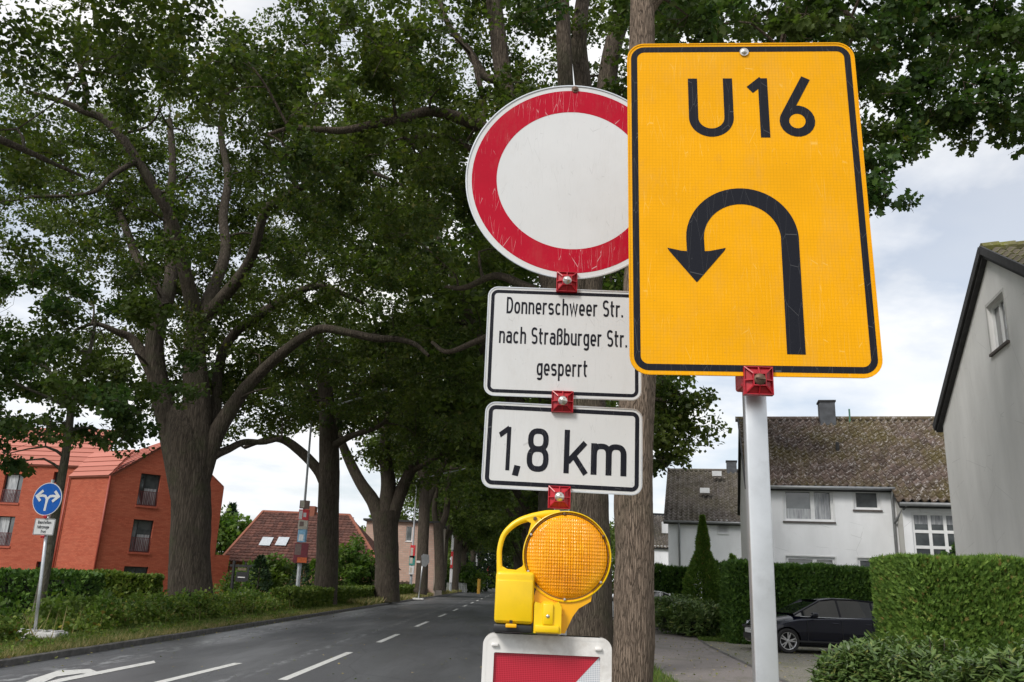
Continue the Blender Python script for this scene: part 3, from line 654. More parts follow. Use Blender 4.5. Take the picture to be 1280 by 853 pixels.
# ---- yellow detour sign
YM = basis((0.551, 1.969, 2.518), R_(-2.78), R_(.4), R_(-.66))
ys = empty('detour_sign', (0.551, 1.969, 2.05), 'large yellow U16 detour sign with a black arrow turning back to the left', 'road sign')
plate(ys, YM, .6, .923, .045, M_YEL)
border(ys, YM, .6, .923, .045, .0085, .0165)
tx = MB()
for ch, x0, x1, w_ in (('U', -.1428, -.0215, .84), ('1', .0215, .0685, .38), ('6', .0925, .1885, .66)):
    g_ = MB(); capz = .1765
    w2, st = glyph(ch, w_ * .83, .165)
    sx = (x1 - x0) / w2; k = 0
    for path in st:
        L, Rr = ribbon([(p[0] * sx, p[1] * capz) for p in path], .0245); n = len(L)
        g_.add([YM @ Vector((x0 + p.x, -.0006 - .0001 * k, .1785 + p.y)) for p in L + Rr], [(i + n, i + 1 + n, i + 1, i) for i in range(n - 1)]); k += 1
    g_.build('character', M_BLK, ys)['label'] = 'black printed character ' + ch
ar = MB(); R1 = .1165; wA = .0445
cxA, czA = -.0145, -.100
path = [(.099, -.4075), (.101, -.12)]
o_, i_ = [], []
pts = [(.0995, -.4075)] + [(.1015, -.118)]
arc_c = Vector((-.0165, -.108)); ra, rb = .1185, .1185
pts += [(arc_c.x + ra * math.cos(math.radians(a)), arc_c.y + rb * math.sin(math.radians(a))) for a in range(4, 178, 6)]
pts += [(-.1345, -.108), (-.1335, -.145)]
L, Rr = ribbon(pts, .0445); n = len(L)
ar.add([YM @ Vector((p.x, -.0007, p.y)) for p in L + Rr], [(i + n, i + 1 + n, i + 1, i) for i in range(n - 1)])
ar.face([(-.205, -.1325), (-.2015, -.1395), (-.1365, -.2215), (-.1335, -.2245), (-.1305, -.2215), (-.0615, -.1385), (-.059, -.132), (-.098, -.1405), (-.1335, -.1425), (-.170, -.1405)], -.00085, YM)
ar.build('arrow', M_BLK, ys)
bolt_part(ys, YM, .0115, .4345, .008)
yp = empty('sign_post', (.551, 2.03, 0), 'square aluminium post under the yellow detour sign, with a red ribbed clamp', 'post')
pc = YM @ Vector((.004, 0, -.478)); pb = gp(968, 1060, 0)
pm = MB(); yawp = R_(-9)
PB = at(962, 853, 2.03); PT = at(947, 500, 2.03)
slx = (PT.x - PB.x) / (PT.z - PB.z)
MP = Matrix.Translation((PB.x, 2.06, 0)) @ Matrix(((1, 0, slx, -slx * PB.z), (0, 1, 0, 0), (0, 0, 1, 0), (0, 0, 0, 1))) @ Matrix.Rotation(yawp, 4, 'Z')
pm.bbox((-.026, -.03, .05), (.026, .03, 2.95), .004, 3, MP); pm.build('post', M_ALU, yp, smooth=40)
clamp(yp, Matrix.Translation((pc.x, pc.y - .004, pc.z + .002)) @ Matrix.Rotation(R_(-3), 4, 'Z'), 0, 0, .0345, M_RUST)
cb = MB(); cb.bbox((pc.x - .036, pc.y + .012, pc.z - .010), (pc.x + .028, pc.y + .075, pc.z + .034), .006, 2); cb.build('clamp_body', M_REDPL, yp)
ft = MB(); ft.bbox((PB.x - .4, 1.9, .10), (PB.x + .4, 2.25, .21), .02, 2); ft.build('foot_plate', plain('recycled_foot_plate', (.1, .1, .1), .9), yp)

# ---- no entry disc and its two plates
DM = basis((.130, 2.5, 2.832), 0, 0, 0)
ds = empty('prohibition_sign', (.13, 2.5, 2.48), 'round white sign with a scratched red ring, partly behind the yellow sign', 'road sign')
b = MB(); b.prism(circ(.3475, 96), 0, .003, DM); b.build('panel', M_WHT, ds)
b = MB(); b.ring(circ(.329, 96), circ(.2475, 96), -.0005, DM); b.build('red_ring', M_RED, ds)
b = MB(); b.ring(circ(.3495, 96), circ(.3455, 96), -.003, DM, y1=.004); b.build('edge', M_ALU, ds)
bolt_part(ds, DM, .003, .334, .008, M_RUST)
ZM = basis((.1165, 2.5, 2.273), R_(.3), 0, R_(-.24))
zs = empty('supplementary_sign', (.117, 2.5, 2.1), 'white plate lettered Donnerschweer Str. nach Straßburger Str. gesperrt under the round sign', 'road sign')
plate(zs, ZM, .478, .348, .03, M_WHT, M_ALU); border(zs, ZM, .478, .348, .03, .0085, .0105)
for s_, x0, x1, base in (('Donnerschweer Str.', -.181, .1835, .0885), ('nach Straßburger Str.', -.2005, .196, -.0085), ('gesperrt', -.081, .0745, -.1075)):
    b = MB(); text(b, s_, x0, x1, base, .0545, .135, -.0006, wl_=.47, gap=.105, space=.33, M=ZM); b.build('lettering', M_BLK, zs)['label'] = 'black line of text reading ' + s_
KM = basis((.122, 2.5, 1.946), R_(.5), 0, R_(.5))
ks = empty('distance_sign', (.122, 2.5, 1.8), 'white plate reading 1,8 km directly above the amber lamp', 'road sign')
plate(ks, KM, .472, .256, .03, M_WHT, M_ALU); border(ks, KM, .472, .256, .03, .0085, .0125)
b = MB()
for s_, x0, x1, gl in (('1', -.190, -.1565, .36), (',', -.1475, -.1235, .5), ('8', -.1065, -.0412, .52), ('k', .004, .0715, .52), ('m', .0845, .1905, .52)):
    text(b, s_, x0, x1, -.0755, .1305, .128, -.0006, wl_=gl, M=KM)
b.build('lettering', M_BLK, ks)['label'] = 'large black text reading 1,8 km'
lp = empty('sign_post', (.125, 2.53, 0), 'square post carrying the round sign, held by three red ribbed clamps', 'post')
pm = MB(); pm.bbox((.103, 2.51, .05), (.147, 2.555, 3.14), .004, 2); pm.build('post', M_ALU, lp, smooth=40)
for px, py in ((708.5, 353), (703, 502.5), (699, 622)):
    P_ = at(px, py, 2.492); clamp(lp, Matrix.Translation(P_), 0, 0, .0325)

# ---- amber warning lamp
YL = 2.42
def LP(px, py, Y=YL): p = at(px, py, Y); return (p.x, p.z)
lamp = empty('warning_lamp', (.06, YL, 1.425), 'yellow battery warning lamp with a round amber lens and looped carrying handle', 'lamp')
lc = Vector((.1368, YL, 1.630)); Rl = .1235
T = Matrix.Translation(lc)
b = MB(); b.lathe([(Rl * .9, .058), (Rl * .985, .05), (Rl, .03), (Rl, -.008), (Rl * .995, -.012), (Rl * .98, -.013), (Rl * .968, -.010), (Rl * .96, .0)], (0, 0, 0), n=72, M=T, cap=False)
hs = b.build('housing', M_LYEL, lamp, smooth=40)
b = MB(); b.lathe([(.0001, -.034), (Rl * .2, -.0325), (Rl * .4, -.029), (Rl * .6, -.0235), (Rl * .78, -.0165), (Rl * .90, -.011), (Rl * .92, -.004), (Rl * .96, -.0035), (Rl * .965, .002)], (0, 0, 0), n=72, M=T, cap=False)
ln_ = b.build('lens', M_LENS, lamp, smooth=60)
b = MB(); b.ring(circ(Rl * .935, 72), circ(Rl * .92, 72), -.0095, T, y1=-.003); b.build('lens_seal', plain('dirty_seal', (.12, .06, .01), .7), ln_)
# moulded prisms: rows of small raised optics over the lens
tv, tf = [], []
b = MB(); pz = .0072; px_ = .0074
i = 0
xk = -Rl * .84
while xk < Rl * .84:
    zk = -Rl * .84
    while zk < Rl * .84:
        r = math.hypot(xk, zk)
        if r < Rl * .84:
            yb = -.034 + .0235 * (r / (Rl * .87)) ** 2; q = .0030; qz = .0036
            jx = random.uniform(-.0007, .0007); Y0 = lc.y + yb; xx, zc = lc.x + xk, lc.z + zk; b.add([(xx - q, Y0 + .0004, zc - qz), (xx + q, Y0 + .0004, zc - qz), (xx + q, Y0 + .0004, zc + qz), (xx - q, Y0 + .0004, zc + qz), (xx + jx, Y0 - .0019, zc - qz * .8), (xx + jx, Y0 - .0019, zc + qz * .8)], [(0, 1, 4), (1, 2, 5, 4), (2, 3, 5), (3, 0, 4, 5)])
        zk += pz
    xk += px_
b.build('lens_prisms', M_LENS, ln_, kind='stuff')
for a in (95, 152, 203, 268, 325, 30):
    b = MB(); x_ = Rl * .935 * math.cos(R_(a)); z_ = Rl * .935 * math.sin(R_(a)); b.lathe([(.0001, -.0165), (.003, -.016), (.0042, -.0135), (.0042, -.008)], (x_, 0, z_), n=12, M=T); b.build('screw', M_BOLT if a > 100 else M_RUST, hs, smooth=40)
b = MB(); b.bbox((-.0575, YL - .034, 1.4455), (.0485, YL + .055, 1.583), .011, 3); bx_ = b.build('battery_box', M_LYEL, lamp, smooth=50)
b = MB(); b.bbox((-.054, YL - .0365, 1.452), (.045, YL - .030, 1.560), .003, 2); b.build('box_panel', M_LYEL, bx_, smooth=50)
b = MB(); b.bbox((-.0585, YL - .031, 1.4235), (.0475, YL + .052, 1.4445), .004, 2); b.build('black_base', M_BLKPL, lamp, smooth=50)
b = MB(); b.bbox((-.0255, YL - .046, 1.4365), (.004, YL - .035, 1.4465), .002, 2); b.build('latch', M_LORA, lamp, smooth=50)
b = MB(); b.box((-.0155, YL - .038, 1.4468), (-.0075, YL - .0362, 1.4555)); b.build('latch_slot', M_BLKPL, bx_)
b = MB(); b.prism([(.0500, 1.4255), (.124, 1.4255), (.124, 1.495), (.116, 1.508), (.104, 1.502), (.100, 1.508), (.074, 1.508), (.069, 1.501), (.053, 1.506), (.0500, 1.500)], YL - .036, YL + .03)
b.bbox((.0535, YL - .044, 1.428), (.118, YL - .030, 1.4465), .003, 2); b.bbox((.073, YL - .043, 1.447), (.102, YL - .03, 1.503), .005, 2)
br_ = b.build('bracket', M_LYEL, lamp, smooth=40)
b = MB(); b.lathe([(.0001, -.0465), (.003, -.046), (.005, -.044), (.006, -.040)], (.087, YL, 1.470), n=14); b.build('screw', M_BOLT, br_, smooth=40)
b = MB(); b.prism([(.124, 1.4262), (.136, 1.4262), (.156, 1.470), (.172, 1.492), (.205, 1.512), (.21, 1.54), (.06, 1.56), (.046, 1.508), (.05, 1.500), (.124, 1.500)], YL - .008, YL + .03); b.bbox((.1245, YL - .012, 1.474), (.131, YL - .006, 1.489), .001, 1)
b.build('neck', M_LORA, lamp)
hp = [LP(*p) for p in ((624.5, 716), (624, 700), (624.5, 686), (629, 670), (638, 659), (650, 651), (666, 646), (684, 642), (700, 640))]
b = MB(); 
b.tube([(x, YL + .012, z) for x, z in hp], [.0085, .0075, .0072, .0075, .0085, .0095, .011, .010, .006], 12, 5)
q_ = [LP(*p) for p in ((624, 712), (628, 708), (634, 711.5), (645, 712.5), (653, 708), (657, 698), (660, 712), (668, 722), (626, 722))]
b.prism(q_, YL - .002, YL + .025)
q_ = [LP(*p) for p in ((657, 650), (664, 654), (660, 668), (656, 688), (655, 704), (670, 712), (680, 660), (676, 648), (668, 645))]
b.prism(q_, YL + .002, YL + .024)
b.build('handle', M_LYEL, lamp, smooth=50)
b = MB(); x_, z_ = LP(669, 648.5); b.lathe([(.0001, -.006), (.004, -.0055), (.0055, -.002), (.0055, .002)], (x_, YL, z_), n=14); b.build('screw', M_RUST, lamp, smooth=40)
b = MB(); b.bbox((.060, YL + .036, 1.36), (.125, YL + .06, 1.432), .004, 2); b.build('spigot', M_WPL, lamp)

# ---- barrier board
YB = 2.46
bb = empty('barrier_board', (.089, YB, .1), 'white framed beacon board with red and silver diagonals below the amber lamp', 'barrier')
x0, x1, zt, zb = -.0855, .2665, 1.4175, .22
fr = MB(); cxb, czb = (x0 + x1) / 2, (zt + zb) / 2; wb, hb = x1 - x0, zt - zb
fr.ring(rrect(wb, hb, .030, cx=cxb, cz=czb), rrect(wb - .012, hb - .012, .026, cx=cxb, cz=czb), YB - .022)
fr.ring(rrect(wb, hb, .030, cx=cxb, cz=czb), rrect(wb, hb, .030, cx=cxb, cz=czb)[:], YB - .022, y1=YB + .03)
fr.ring(rrect(wb - .012, hb - .012, .026, cx=cxb, cz=czb), rrect(wb - .020, hb - .020, .022, cx=cxb, cz=czb), YB - .022, y1=None)
inn = rrect(wb - .058, hb - .088, .006, cx=cxb, cz=czb - .003)
fr.ring(rrect(wb - .020, hb - .020, .022, cx=cxb, cz=czb), inn, YB - .0215)
fr.ring(inn, rrect(wb - .062, hb - .092, .004, cx=cxb, cz=czb - .003), YB - .0215, y1=YB - .012)
fr.prism(rrect(wb - .01, hb - .01, .02, cx=cxb, cz=czb), YB - .006, YB + .028)
fr.build('frame', M_WPL, bb)
for xx in (x0 + .033, x1 - .037):
    b = MB(); b.bbox((xx - .010, YB - .030, zt - .034), (xx + .010, YB - .020, zt - .025), .003, 2); b.build('rivet', M_WPL, bb, smooth=50)
xl, xr, zT, zB = x0 + .030, x1 - .030, zt - .0475, zb + .05
b = MB(); b.face([(xl, zB), (xr, zB), (xr, zT), (xl, zT)], YB - .0125); b.build('silver_stripe', M_HSIL, bb)
w_ = xr - xl; k = 0; zz_ = zT
segs = []
def band_poly(c0, c1):
    # region  c0 <= (x-xl) + (z - zB) ... diagonal falling to the left: x + (zT-z) between limits
    import itertools
    poly = [(xl, zB), (xr, zB), (xr, zT), (xl, zT)]
    def clip(P, f):
        o = []
        for i in range(len(P)):
            a_, b_ = P[i], P[(i + 1) % len(P)]; fa, fb = f(a_), f(b_)
            if fa >= 0: o.append(a_)
            if fa * fb < 0: t_ = fa / (fa - fb); o.append((a_[0] + (b_[0] - a_[0]) * t_, a_[1] + (b_[1] - a_[1]) * t_))
        return o
    g = lambda p: (p[0] - xl) * 1.05 + (zT - p[1])
    P = clip(poly, lambda p: g(p) - c0); return clip(P, lambda p: c1 - g(p)) if P else P
L_ = w_ * 1.05
for c0 in (0, L_ + .235, L_ + .78):
    P = band_poly(c0, c0 + (L_ if c0 == 0 else .27))
    if len(P) > 2: b = MB(); b.face(P, YB - .0130); b.build('red_stripe', M_HRED, bb)
b = MB(); b.bbox((x0 - .12, YB - .35, .10), (x1 + .12, YB + .4, .21), .02, 2); b.build('foot_plate', plain('rubber_foot', (.05, .05, .05), .9), bb)

# ---- blue direction sign on the left verge
bs = empty('direction_sign', (-9.32, 17.2, .1), 'small blue round sign with white left and right arrows on the left verge', 'road sign')
BP = at(59, 624, 17.2); bt = at(62, 603, 17.2); b0 = at(40, 808, 17.2)
rb = (at(80, 624, 17.2).x - at(39.5, 624, 17.2).x) / 2
BM = Matrix.Translation(BP) @ Matrix.Rotation(R_(-10), 4, 'Z') @ Matrix.Rotation(R_(1), 4, 'Y')
b = MB(); b.tube([b0 + Vector((0, .04, 0)), at(50, 735, 17.24), at(66, 600, 17.24)], .032, 10); b.build('post', M_ALU, bs, smooth=True)
b = MB(); b.prism(circ(rb, 48), 0, .01, BM); b.build('rim', M_WHT, bs)
b = MB(); b.face(circ(rb * .955, 48), -.002, BM); b.build('panel', M_BLUE, bs)
s = rb
b = MB()
stp = [[(-.02 * s, -.72 * s), (-.0 * s, -.05 * s)], [(.0, -.30 * s), (-.02 * s, .02 * s), (-.16 * s, .17 * s), (-.36 * s, .20 * s), (-.62 * s, .16 * s)], [(0, -.30 * s), (.04 * s, .02 * s), (.18 * s, .17 * s), (.36 * s, .20 * s), (.66 * s, .18 * s)]]
for k, pth in enumerate(stp):
    L, Rr = ribbon(pth, .15 * s); n = len(L); b.add([BM @ Vector((p.x, -.004 - .0012 * k, p.y)) for p in L + Rr], [(i + n, i + 1 + n, i + 1, i) for i in range(n - 1)])
for k, pth in enumerate(([(-.36 * s, .50 * s), (-.74 * s, .16 * s), (-.44 * s, -.14 * s)], [(.46 * s, .50 * s), (.78 * s, .18 * s), (.40 * s, -.14 * s)])):
    L, Rr = ribbon(pth, .17 * s); n = len(L); b.add([BM @ Vector((p.x, -.0085 - .001 * k, p.y)) for p in L + Rr], [(i + n, i + 1 + n, i + 1, i) for i in range(n - 1)])
b.build('arrows', M_WHT, bs)
p4 = [at(*p, 17.18) for p in ((43.5, 648), (70.5, 648.5), (67, 669.5), (39.5, 669))]
pcn = (p4[0] + p4[1] + p4[2] + p4[3]) / 4; pw = ((p4[1] - p4[0]).length + (p4[2] - p4[3]).length) / 2; ph_ = ((p4[0] - p4[3]).length + (p4[1] - p4[2]).length) / 2 * .98
TM = Matrix.Translation(pcn) @ Matrix.Rotation(R_(-6), 4, 'Z')
b = MB(); b.prism(rrect(pw, ph_, .02), 0, .008, TM); b.build('text_plate', M_WHT, bs)
b = MB(); b.ring(rrect(pw - .01, ph_ - .01, .02), rrect(pw - .028, ph_ - .028, .015), -.001, TM); b.build('border', M_BLK, bs)
b = MB()
for s_, xa, xb_, base in (('Baustellen-', -.145, .15, .055), ('fahrzeuge', -.145, .11, -.035), ('frei', -.05, .055, -.125)): text(b, s_, xa, xb_, base, .065, .16, -.003, M=TM)
b.build('lettering', M_BLK, bs)
for px, py in ((56.5, 646), (53.2, 671)):
    P_ = at(px, py, 17.15); b = MB(); b.bbox(P_ - Vector((.035, .02, .03)), P_ + Vector((.035, .03, .03)), .01, 2); b.build('clamp', M_REDPL, bs)
M_FOOT = plain('weathered_foot_plate', (.60, .59, .58), .9, var=.2, scale=6, dirt=((.14, .13, .11), .6))
b = MB()
for k_ in range(1):
    b.bbox(b0 + Vector((-.46, -.24, .16)), b0 + Vector((.56, .22, .28)), .03, 2)
    for q in range(5): b.bbox(b0 + Vector((-.36 + q * .19, -.18, .275)), b0 + Vector((-.27 + q * .19, .18, .305)), .012, 1)
b.build('foot_plate', M_FOOT, bs)
b = MB(); b.bbox(b0 + Vector((-.20, -.40, .02)), b0 + Vector((.46, .12, .155)), .03, 2); b.build('foot_plate', M_FOOT, bs)
# ================================================================== BUILDINGS
def wall(name, mat, parent, o, u, n, outer, holes=(), depth=.14, uvs=True, rmat=None):
    """wall face in the vertical plane through o along u, outward n; rectangular openings (x0,x1,z0,z1) get reveals"""
    o, u, n = Vector(o), Vector(u).normalized(), Vector(n).normalized()
    P3 = lambda s, z, d=0.0: o + u * s + Vector((0, 0, z)) - n * d
    loops = [list(outer)] + [[(h[0], h[2]), (h[1], h[2]), (h[1], h[3]), (h[0], h[3])] for h in holes]
    flat = [p for l in loops for p in l]
    tri = tessellate_polygon([[Vector((x, z, 0)) for x, z in l] for l in loops])
    b = MB(); fs = []
    sgn = u.cross(Vector((0, 0, 1))).dot(n)
    for a_, b_, c_ in tri:
        A = (flat[b_][0] - flat[a_][0]) * (flat[c_][1] - flat[a_][1]) - (flat[c_][0] - flat[a_][0]) * (flat[b_][1] - flat[a_][1])
        fs.append((a_, b_, c_) if A * sgn > 0 else (a_, c_, b_))
    b.add([P3(*p) for p in flat], fs)
    for x0, x1, z0, z1 in holes:
        q = [(x0, z0), (x1, z0), (x1, z1), (x0, z1)]
        for i in range(4):
            p, r = q[i], q[(i + 1) % 4]; b.add([P3(*p), P3(*r), P3(*r, depth), P3(*p, depth)], [(0, 1, 2, 3)])
    b.uv = lambda co: ((co - o).dot(u) + (co - o).dot(n), co.z)
    return b.build(name, mat, parent)
def window(parent, o, u, n, rect, cols=(1,), rows=(1,), fw=.07, mw=.05, frame=None, glass=None, sill=None, sillw=.06, depth=.10, curtain=None, name='window', rail=None):
    """frame set in an opening, one pane object per field"""
    frame = frame or M_WFRAME; glass = glass or M_GLASS
    o, u, n = Vector(o), Vector(u).normalized(), Vector(n).normalized(); x0, x1, z0, z1 = rect
    Mx = Matrix(((u.x, -n.x, 0, o.x - n.x * depth), (u.y, -n.y, 0, o.y - n.y * depth), (0, 0, 1, o.z), (0, 0, 0, 1)))
    b = MB()
    b.box((x0, -.03, z0), (x0 + fw, .05, z1), Mx); b.box((x1 - fw, -.03, z0), (x1, .05, z1), Mx)
    b.box((x0 + fw, -.029, z0), (x1 - fw, .049, z0 + fw), Mx); b.box((x0 + fw, -.029, z1 - fw), (x1 - fw, .049, z1), Mx)
    W_ = x1 - x0 - 2 * fw; H_ = z1 - z0 - 2 * fw; cs_, rs_ = sum(cols), sum(rows); panes = []
    xa = x0 + fw
    for i, c_ in enumerate(cols):
        xb_ = xa + W_ * c_ / cs_
        if i < len(cols) - 1: b.box((xb_ - mw / 2, -.026, z0 + fw), (xb_ + mw / 2, .045, z1 - fw), Mx)
        za = z0 + fw
        for j, r_ in enumerate(rows):
            zb_ = za + H_ * r_ / rs_
            if j < len(rows) - 1: b.box((xa, -.022, zb_ - mw / 2), (xb_, .04, zb_ + mw / 2), Mx)
            panes.append((xa, xb_, za, zb_)); za = zb_
        xa = xb_
    w = b.build(name, frame, parent)
    for k, (a_, b_, c_, d_) in enumerate(panes):
        p = MB(); p.add([Mx @ Vector(q) for q in ((a_, .012, c_), (b_, .012, c_), (b_, .012, d_), (a_, .012, d_))], [(0, 1, 2, 3)]); p.build('pane', glass, w)
        if curtain and k in curtain:
            f0, f1 = curtain[k]; p = MB(); p.add([Mx @ Vector(q) for q in ((a_ + .02, .008, c_ + (d_ - c_) * f0), (b_ - .02, .008, c_ + (d_ - c_) * f0), (b_ - .02, .008, c_ + (d_ - c_) * f1), (a_ + .02, .008, c_ + (d_ - c_) * f1))], [(0, 1, 2, 3)]); p.build('curtain', M_CURT, w)
    if sill:
        p = MB(); p.box((x0 - .05, -depth - .055, z0 - sillw), (x1 + .05, -.031, z0 - .002), Mx); p.build('sill', sill, w)
    if rail:
        p = MB(); zt_ = z0 + rail
        p.box((x0, -depth + .0, zt_ - .03), (x1, -depth + .035, zt_), Mx); p.box((x0, -depth + .0, z0 + .02), (x1, -depth + .035, z0 + .05), Mx)
        k = int((x1 - x0) / .09)
        for i in range(k + 1): xx = x0 + (x1 - x0) * i / k; p.box((xx - .016, -depth + .004, z0 + .051), (xx + .016, -depth + .03, zt_ - .031), Mx)
        p.build('balcony_rail', M_MAROON, w)
    return w
def surround(parent, o, u, n, rect, w=.11, mat=None):
    o, u, n = Vector(o), Vector(u).normalized(), Vector(n).normalized(); x0, x1, z0, z1 = rect
    Mx = Matrix(((u.x, -n.x, 0, o.x), (u.y, -n.y, 0, o.y), (0, 0, 1, o.z), (0, 0, 0, 1)))
    b = MB(); b.ring([(x0 - w, z0 - w * .2), (x1 + w, z0 - w * .2), (x1 + w, z1 + w), (x0 - w, z1 + w)], [(x0, z0), (x1, z0), (x1, z1), (x0, z1)], -.012, Mx, y1=.003); b.build('window_surround', mat or M_WFRAME, parent)
def tiles(name, mat, parent, o, u, v, nu, nv, tw, tl, prof=.058, lip=.06, clip=None, kind='stuff', jit=.012):
    """roof covering of single interlocking tiles (pan and roll), o = lower left at the eave, u along the eave, v up the slope"""
    o, u, v = Vector(o), Vector(u).normalized(), Vector(v).normalized(); n = u.cross(v).normalized()
    if n.z < 0: n = -n
    o_, u_, v_, n_ = (np.array(q) for q in (o, u, v, n))
    prx = np.array([0, .10, .30, .52, .72, .86, 1.0]) * tw; prz = np.array([.0, -.6, -.9, -.55, .9, 1.0, .1]) * prof
    II, JJ = np.meshgrid(np.arange(nu), np.arange(nv)); II = II.ravel(); JJ = JJ.ravel()
    if clip: k = np.array([clip((i + .5) * tw, (j + .5) * tl) for i, j in zip(II, JJ)]); II, JJ = II[k], JJ[k]
    N = len(II); K = len(prx); base = o_ + u_ * (II * tw)[:, None] + v_ * (JJ * tl)[:, None] + n_ * (rng.random(N) * jit)[:, None] + v_ * ((rng.random(N) - .5) * jit)[:, None]
    def row(dv, dn): return base[:, None, :] + u_ * prx[None, :, None] + v_ * dv + n_ * (prz[None, :, None] + dn)
    V = np.concatenate([row(0, lip), row(tl * 1.08, 0.0), row(0, -.01)], 1)
    f = [(i, i + 1, K + i + 1, K + i) for i in range(K - 1)] + [(2 * K + i, 2 * K + i + 1, i + 1, i) for i in range(K - 1)]
    Fc = np.array(f)[None] + (np.arange(N) * 3 * K)[:, None, None]
    if kind == 'single': return base, V, f
    return npmesh(name, V.reshape(-1, 3), Fc.reshape(-1, 4), mat, parent, kind)
def beam(parent, name, mat, a, b_, w, h=None, up=None):
    a, b_ = Vector(a), Vector(b_); d = (b_ - a).normalized(); h = h or w
    up = Vector(up or (0, 0, 1)); s = d.cross(up).normalized(); t_ = s.cross(d); m_ = MB()
    vs = [p + s * (w / 2 * i) + t_ * (h / 2 * j) for p in (a, b_) for i, j in ((-1, -1), (1, -1), (1, 1), (-1, 1))]
    m_.add(vs, [(0, 1, 2, 3), (7, 6, 5, 4), (0, 4, 5, 1), (1, 5, 6, 2), (2, 6, 7, 3), (3, 7, 4, 0)]); return m_.build(name, mat, parent)
def slab(mb, o, u, v, lu, lv, th=.12):
    o, u, v = Vector(o), Vector(u).normalized(), Vector(v).normalized(); n = u.cross(v).normalized()
    if n.z < 0: n = -n
    P = [o, o + u * lu, o + u * lu + v * lv, o + v * lv]; P += [p - n * th for p in P]
    mb.add(P, [(0, 1, 2, 3), (7, 6, 5, 4), (0, 4, 5, 1), (1, 5, 6, 2), (2, 6, 7, 3), (3, 7, 4, 0)])
def chimney(parent, c, w, h, mat, cap=True):
    b = MB(); c = Vector(c); b.box(c + Vector((-w / 2, -w / 2, -1.2)), c + Vector((w / 2, w / 2, h)))
    ch = b.build('chimney', mat, parent)
    if cap: b = MB(); b.box(c + Vector((-w / 2 - .04, -w / 2 - .04, h + .001)), c + Vector((w / 2 + .04, w / 2 + .04, h + .07))); b.build('chimney_cap', M_VERGE, ch)

# ---- white row house, nearest
at_w = at; HANG = math.radians(-12.5)
Y1 = 31.0; xL = at(937, 620, Y1).x; at = at_r((xL, Y1, 0), HANG); xC = at(1119, 620, Y1).x; zE = at(1040, 605, Y1).z
YR = 36.2; zR = at(1060, 525, YR).z; YW = 30.1
hs1 = empty('white_house', (xL, Y1, 0), 'white rendered house with mossy brown tiled roof, one slate chimney and wide stair windows', 'house')
O1 = Vector((xL, Y1, 0)); U = Vector((1, 0, 0)); Nf = Vector((0, -1, 0))
def rc(x0, y0, x1, y1, Y, ox): a_ = at(x0, (y0 + y1) / 2, Y); b_ = at(x1, (y0 + y1) / 2, Y); c_ = at((x0 + x1) / 2, y0, Y); d_ = at((x0 + x1) / 2, y1, Y); return (a_.x - ox, b_.x - ox, d_.z, c_.z)
w1 = rc(979.5, 612, 1041.5, 652, Y1, xL); w2 = rc(1067, 613, 1100, 637.5, Y1, xL); w3 = rc(983, 696, 1045, 735, Y1, xL); w4 = rc(1073, 698, 1112, 735, Y1, xL)
for w_ in (w1, w2, w3, w4): pass
wd = xC - xL
wall('front_wall', M_WPLAS, hs1, O1, U, Nf, [(0, -.1), (wd, -.1), (wd, zE - .08), (0, zE - .08)], [w1, w2, w3, w4])
window(hs1, O1, U, Nf, w1, (1.5, 1), fw=.09, mw=.14, sill=M_SILL, curtain={0: (0, .38), 1: (0, .95)}); window(hs1, O1, U, Nf, w2, fw=.09, sill=M_SILL)
window(hs1, O1, U, Nf, w3, (1.5, 1), fw=.09, mw=.14, curtain={0: (0, .85), 1: (0, .9)}); window(hs1, O1, U, Nf, w4, fw=.09)
for w_ in (w1, w2, w3, w4): surround(hs1, O1, U, Nf, w_, .05)
depth_h = (YR - Y1) * 2
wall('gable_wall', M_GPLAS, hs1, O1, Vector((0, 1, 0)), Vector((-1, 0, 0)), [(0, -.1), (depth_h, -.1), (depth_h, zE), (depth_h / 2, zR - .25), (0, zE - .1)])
# stair wing in front
xW = at(1134, 620, YW).x; zW = zE - .9 * (zR - zE) / 5.2 - .12; OW = Vector((xC + .0, YW, 0)); wW = 9
gw = rc(1140, 623, 1197, 690, YW, xC)
gwr = (gw[0], gw[1] + .2, gw[2] - 1.3, min(gw[3], zW - .32))
wall('stair_wing_wall', M_WPLAS, hs1, OW, U, Nf, [(.0, -.1), (wW, -.1), (wW, zW - .04), (.0, zW - .04)], [gwr])
ww = window(hs1, OW, U, Nf, gwr, (1, 1, 1), (1.35, 1.15, .95, 1), fw=.09, mw=.10, curtain={3: (.45, 1), 7: (.45, 1), 11: (.45, 1)})
wall('stair_wing_side_wall', M_SPLAS, hs1, OW, Vector((0, 1, 0)), Vector((-1, 0, 0)), [(0, -.1), (.898, -.1), (.898, zE - .1), (0, zW - .06)])
